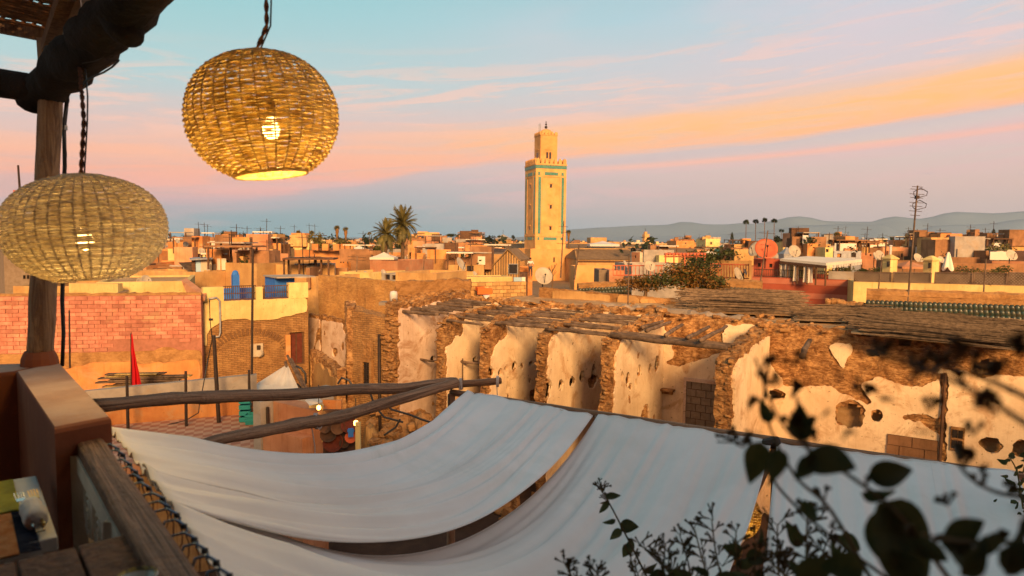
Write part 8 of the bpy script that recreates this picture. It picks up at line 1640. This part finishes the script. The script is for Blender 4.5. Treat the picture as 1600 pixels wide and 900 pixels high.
# person below the minaret
def person(label, px, py_head, d, shirt='shirt'):
    hd = P(px, py_head, d); z0 = hd.z - 1.62; T = thing('person', (hd.x, hd.y, z0), label, 'person'); o = V((hd.x, hd.y, z0))
    v = [(0, 0, .95), (0, 0, 1.15), (0, -.02, 1.38), (0, 0, 1.48), (0, -.01, 1.60), (0, 0, 1.70), (-.19, 0, 1.40), (-.26, -.03, 1.15), (-.24, -.18, .98), (-.22, -.24, .95), (.19, 0, 1.40), (.27, .02, 1.14), (.30, -.06, .92), (.30, -.08, .85), (-.09, 0, .90), (-.11, -.02, .50), (-.11, .02, .08), (-.11, -.14, .03), (.09, 0, .90), (.12, .0, .50), (.13, .04, .08), (.13, -.12, .03)]
    e = [(0, 1), (1, 2), (2, 3), (3, 4), (4, 5), (2, 6), (6, 7), (7, 8), (8, 9), (2, 10), (10, 11), (11, 12), (12, 13), (0, 14), (14, 15), (15, 16), (16, 17), (0, 18), (18, 19), (19, 20), (20, 21)]
    r = [.15, .14, .15, .055, .085, .07, .065, .05, .04, .035, .065, .05, .04, .035, .09, .065, .045, .035, .09, .065, .045, .035]
    def skin_obj(name, idx, extra, m):
        me = bpy.data.meshes.new(name); mp = {k: i for i, k in enumerate(idx)}; me.from_pydata([v[k] for k in idx], [(mp[a], mp[b]) for a, b in e if a in mp and b in mp], []); me.materials.append(MATS[m]); ob = bpy.data.objects.new(name, me); COL.objects.link(ob); ob.parent = T
        md = ob.modifiers.new('skin', 'SKIN'); sd = me.skin_vertices[0].data
        for i, k in enumerate(idx): sd[i].radius = (r[k] * extra, r[k] * extra * .85)
        sd[0].use_root = True; s2 = ob.modifiers.new('smooth', 'SUBSURF'); s2.levels = 1; s2.render_levels = 1; return ob
    skin_obj('body', list(range(22)), 1.0, 'skin'); skin_obj('shirt', [1, 2, 6, 7, 10, 11], 1.18, shirt); skin_obj('trousers', [0, 14, 15, 16, 18, 19, 20], 1.18, 'trousers'); mb = MB(); mb.lathe([(0, -.02), (.09, -.01), (.1, .05), (.06, .11), (0, .125)], o + V((0, .015, 1.62)), 10); mb.build('hair', 'hair', T, True)
person('person in a white shirt standing on the orange parapet roof below the minaret', 829, 404.5, 60)
quick('hanging_laundry', 'laundry_blue', 'pale blue laundry hanging beside a white pipe left of the round beige dish', 'laundry', [(P(809, 441, 37.6), (.45, .05, .55), .1)]); quick('hanging_laundry', 'cloth_white', 'small white laundry hanging right of the pale blue piece', 'laundry', [(P(818, 440, 37.6), (.2, .06, .5), .3)])
quick('laundry_pile', 'cloth_white', 'white and pink washing heaped along the foot of the orange terrace wall', 'laundry', [(P(455 + i * 5, 415 + (i % 3), 52), (.7, .4, .25), i * .5) for i in range(8)])['kind'] = 'stuff'
quick('red_chair', 'dish_red', 'dark red folding chair standing left of the white rooftop box', 'chair', [(P(441, 428, 44), (.5, .5, .06), .3), (P(442, 424, 44.3), (.5, .06, .5), .3), (P(438, 431, 44), (.06, .5, .3), .3), (P(444, 431, 44), (.06, .5, .3), .3)])
mb = MB(); c = P(863, 427, 55); mb.tube([V((c.x, c.y, c.z - 1.2)), c + V((.05, 0, -.2))], .05, 5)
for k in range(9): a = k * .75; mb.tube([c + V((0, 0, -.3 + .05 * k)), c + V((.35 * cos(a), .3 * sin(a), .15 + .08 * k))], .03, 4)
one(mb, 'bare_shrub', 'bark', 'small bare spiky shrub before the minaret base wall', 'shrub')
# ---- filler houses, row after row to the horizon
rn = random.Random(2024); recs = []
mats_f = ['plaster_ochre'] * 5 + ['plaster_orange'] * 4 + ['plaster_salmon'] * 4 + ['mud'] * 3 + ['plaster_yellow'] * 4 + ['plaster_white'] * 2 + ['plaster_brown'] * 3 + ['plaster_cement'] * 3
cw_ = {'plaster_ochre': 'tan', 'plaster_orange': 'orange', 'plaster_salmon': 'salmon', 'mud': 'mud brown', 'plaster_yellow': 'pale yellow', 'plaster_white': 'whitish', 'plaster_brown': 'dark brown', 'plaster_cement': 'grey'}
d = 47.0
while d < 950:
    x = -95.0
    while x < 1700:
        wpx = rn.uniform(6, 15) * F / d if d < 400 else rn.uniform(9, 24) * F / d; x0, x1 = x, x + wpx; x += wpx * rn.uniform(.85, 1.5)
        dd = d * rn.uniform(.97, 1.06); zt_ = rn.uniform(-4.6, -2.6) + min(3.6, max(0, (dd - 60) / 260)) * rn.uniform(.25, 1)
        if rn.random() < .12: zt_ += rn.uniform(.4, 1.4)
        th_ = rn.uniform(5, 9) * (1 if d < 300 else 1.6); py = project(P((x0 + x1) / 2, 376, dd) * V((1, 1, 0)) + V((0, 0, zt_)) if False else V((P((x0 + x1) / 2, 376, dd).x, dd, zt_)))[1]
        bad = False
        for (a, b, kd, kpy, kth) in KEEP:
            if x1 > a - 2 and x0 < b + 2:
                if dd < kd + kth + 2 and dd + th_ > kd - 3: bad = True; break
                if dd < kd and py < kpy + 26: bad = True; break
                if dd > kd and py < kpy - 2 and kpy > 381 and dd < 120: bad = True; break
        if x1 > 600 and x0 < 660 and dd < 75: bad = True
        if dd < 52 and (x0 < 1330 and x1 > 730): bad = True
        if dd < 70 and x1 > 1340: bad = True
        if not bad: recs.append((dd, x0, x1, zt_, th_, rn.choice(mats_f), rn.random(), rn.random()))
    d *= 1.085 if d < 300 else 1.13
recs.sort(key=lambda r: r[0])
near = recs[:205]; far = recs[205:]
def zone(px):
    for a, t in ((270, 'behind the hanging lanterns'), (340, 'above the striped shack'), (424, 'near the dark wide tree'), (500, 'behind the olive pyramid roof'), (580, 'behind the skirted palm pair'), (660, 'behind the big date palms'), (760, 'above the grey frame house'), (818, 'left of the tall minaret'), (905, 'hugging the tall minaret'), (1000, 'above the first brown roofed hall'), (1100, 'left of the green pyramid roof'), (1160, 'behind the green pyramid roof'), (1230, 'behind the big red dish'), (1350, 'above the cream awning'), (1425, 'left of the tallest aerial'), (1500, 'above the closed parasol'), (1550, 'around the small pale minaret'), (9999, 'near the right edge conifer')):
        if px < a: return t
info = []
cl_ = MB(); clm = ['plaster_ochre', 'plaster_orange', 'plaster_salmon', 'plaster_brown', 'plaster_cement', 'frame_brown', 'paint_white', 'iron', 'cloth_white', 'laundry_blue', 'foliage_dark']; rc = random.Random(17)
rs2 = [(max(h[2], h[4]), h[1], h[3], (P(h[1], h[5], h[2]).z + P(h[3], h[5], h[4]).z) / 2, h[6], 0, 0, 0) for h in Hs if h[3] - h[1] > 12 and 'wall' not in h[0]]
for (dd, x0, x1, zt_, th_, m, r1, r2) in rs2 + rs2 + recs[:420]:
    A0 = P(x0, 376, dd); B0 = P(x1, 376, dd); L = B0.x - A0.x
    if x1 > 822 and x0 < 1008 and dd < 260: continue
    for k in range(rc.randint(5, 11)):
        cx = A0.x + L * rc.uniform(.06, .94); cy = dd + th_ * rc.uniform(.05, .95); t = rc.random(); cl_.cm = rc.choice((0, 1, 2, 3, 3, 4, 5))
        if t < .34: cl_.box((cx, cy, zt_ - .1), (rc.uniform(1, 4), .22, rc.uniform(.6, 1.5)), rc.choice((0, 0, pi / 2)))
        elif t < .52: h = rc.uniform(.7, 2.0); cl_.box((cx, cy, zt_ - .4 + h / 2), (rc.uniform(.8, 2.2), rc.uniform(.8, 2), h), rc.uniform(-.2, .2))
        elif t < .64:
            w = rc.uniform(1.4, 3); cl_.cm = rc.choice((4, 3, 5, 8)); cl_.box((cx, cy, zt_ + 1.0), (w, w * .8, .1), rc.uniform(-.2, .2)); cl_.cm = 5
            for sx in (-1, 1): cl_.box((cx + sx * w * .45, cy - w * .35, zt_ + .3), (.1, .1, 1.4))
        elif t < .76: cl_.cm = 7; h = rc.uniform(1, 2.6); cl_.tube([(cx, cy, zt_ - .3), (cx + rc.uniform(-.1, .1), cy, zt_ + h)], .03, 4); cl_.tube([(cx - .5, cy, zt_ + h * .9), (cx + .5, cy, zt_ + h * .88)], .02, 4)
        elif t < .84: cl_.cm = rc.choice((6, 8, 9)); cl_.box((cx, cy, zt_ + .35), (rc.uniform(.5, 1.8), .06, rc.uniform(.4, .8)), rc.uniform(-.4, .4))
        elif t < .92: cl_.cm = 5; cl_.box((cx, dd - .04, zt_ - rc.uniform(1.2, 2.4)), (rc.uniform(.4, .9), .1, rc.uniform(.5, 1.2)))
        else: cl_.cm = 10; crown(cl_, V((cx, cy, zt_ + .2)), (.7, .6, .45), 26, .35, rc)
tag(cl_.build('roof_clutter', clm), 'low walls, sheds, rods, cloths and pots crowding the far roofs', 'roof clutter', kind='stuff')
for (dd, x0, x1, zt_, th_, m, r1, r2) in near:
    A0 = P(x0, 376, dd); B0 = P(x1, 376, dd * (1 + (r1 - .5) * .12)); L = (V((B0.x - A0.x, B0.y - A0.y, 0))).length; wins = []
    if r2 > .3:
        k = 1 + int(r1 * 3.4)
        for i in range(k): cx = L * (i + .5 + (r2 - .5) * .4) / k; hh = .8 + .5 * r2; wins.append((cx - .35 - .2 * r1, cx + .35 + .2 * r1, zt_ - 1.1 - hh, zt_ - 1.1))
    T, A, u, n, L, z1 = house('x', x0, dd, x1, dd * (1 + (r1 - .5) * .12), 376, th_, m, wins, par=.3 + .5 * r2, zt=zt_, px_w=False, name='flat_roofed_house')
    extra = ''
    if r1 > .55:                                                         # stair hut on the roof
        mb = MB(); s_ = 1.6 + r2 * 1.4; mb.box(A + u * (L * (.2 + .5 * r2)) + n * (th_ * .55) + V((0, 0, z1 + .45)), (s_, s_, 2.0), ax=(u, n, V((0, 0, 1)))); mb.build('stair_hut', m, T); extra = 'stair hut'
    elif r1 > .35:
        mb = MB(); mb.lathe([(0, 0), (.45, 0), (.48, .8), (.3, .95), (0, 1)], A + u * (L * .3) + n * (th_ * .4) + V((0, 0, z1 - .2)), 10); mb.build('water_tank', 'paint_white' if r2 > .5 else 'dish_dark', T); extra = 'water tank'
    elif r1 > .2:
        mb = MB(); mb.tube([A + u * (L * .6) + n * 1.2 + V((0, 0, z1 - .3)), A + u * (L * .6) + n * 1.2 + V((0, 0, z1 + 1.6))], .035, 4)
        for zz_ in (1.2, 1.45): mb.tube([A + u * (L * .6 - .45) + n * 1.2 + V((0, 0, z1 + zz_)), A + u * (L * .6 + .45) + n * 1.2 + V((0, 0, z1 + zz_))], .02, 4)
        mb.build('roof_aerial', 'iron', T); extra = 'aerial'
    nw = len(wins); ws = ('blank wall', 'one window', 'two windows', 'three windows', 'four windows')[nw]
    info.append([T, '%s %s house' % ('near' if dd < 75 else ('middling' if dd < 140 else 'far'), cw_[m]), (ws + ((', ' + extra) if extra else '')), zone((x0 + x1) / 2), (x0 + x1) / 2])
by = {}
for r in info: by.setdefault((r[1], r[2], r[3]), []).append(r)
for (a, b, c), rs in by.items():
    rs.sort(key=lambda r: r[4])
    for i, r in enumerate(rs):
        s_ = '%s, %s, %s' % (a, b, c)
        if len(rs) > 1: s_ += ', %s from left' % words[min(i, 13)]
        r[0]['label'] = s_
mb = MB(); mlist = ['plaster_ochre', 'plaster_orange', 'plaster_salmon', 'plaster_yellow', 'plaster_white', 'plaster_brown', 'plaster_cement', 'mud', 'glass_dark', 'foliage_dark']
for (dd, x0, x1, zt_, th_, m, r1, r2) in far:
    A0 = P(x0, 376, dd); B0 = P(x1, 376, dd); mb.cm = mlist.index(m); L = B0.x - A0.x; mb.hexa([(A0.x, dd, G), (B0.x, dd + r1 * 2, G), (B0.x, dd + th_, G), (A0.x, dd + th_, G)], [(A0.x, dd, zt_), (B0.x, dd + r1 * 2, zt_), (B0.x, dd + th_, zt_), (A0.x, dd + th_, zt_)])
    if r1 > .5: mb.box((A0.x + L * r2, dd + th_ / 2, zt_ + .8), (2.5, 2.5, 1.7))
    if dd < 500:
        mb.cm = 8
        for i in range(1 + int(r1 * 3)): mb.box((A0.x + L * (i + .5) / (1 + int(r1 * 3)), dd - .03, zt_ - 1.8), (.9, .1, 1.0))
tag(mb.build('distant_houses', mlist), 'mass of tiny flat roofed houses fading to the horizon', 'houses', kind='stuff')
mb = MB(); r2_ = random.Random(88)
for i in range(150):
    dd = r2_.uniform(150, 1300); px = r2_.uniform(-60, 1660); r = r2_.uniform(2, 6); c = P(px, 376, dd); crown(mb, V((c.x, c.y, -3.5 + r * .3 + r2_.uniform(0, 2))), (r * 1.3, r, r * .7), 60, r * .5, r2_)
tag(mb.build('distant_trees', 'foliage_dark'), 'scattered dark tree crowns between the far roofs', 'trees', kind='stuff')
mb = MB()
for i in range(500):
    dd = r2_.uniform(900, 2300); px = r2_.uniform(-100, 1700); r = r2_.uniform(6, 14); c = P(px, 376, dd); crown(mb, V((c.x, c.y, -7)), (r * 2.5, r, r * .5), 22, r * .9, r2_)
tag(mb.build('distant_woodland', 'foliage_dark'), 'thin dark line of far woods along the horizon', 'woods', kind='stuff')
# ================================================================== HAZE
hm = bpy.data.materials.new('haze_air'); hm.use_nodes = True; hn = hm.node_tree; hn.nodes.clear(); pv = hn.nodes.new('ShaderNodeVolumePrincipled'); ho = hn.nodes.new('ShaderNodeOutputMaterial'); hn.links.new(pv.outputs[0], ho.inputs['Volume'])
pv.inputs['Color'].default_value = (.66, .80, 1.0, 1); pv.inputs['Density'].default_value = 0.00009; pv.inputs['Anisotropy'].default_value = 0.0
mb = MB(); mb.box((0, 1400, 150), (7700, 7700, 2 * 150 + 2 * 11)); MATS['haze_air'] = hm; tag(mb.build('haze', 'haze_air'), kind='stuff')
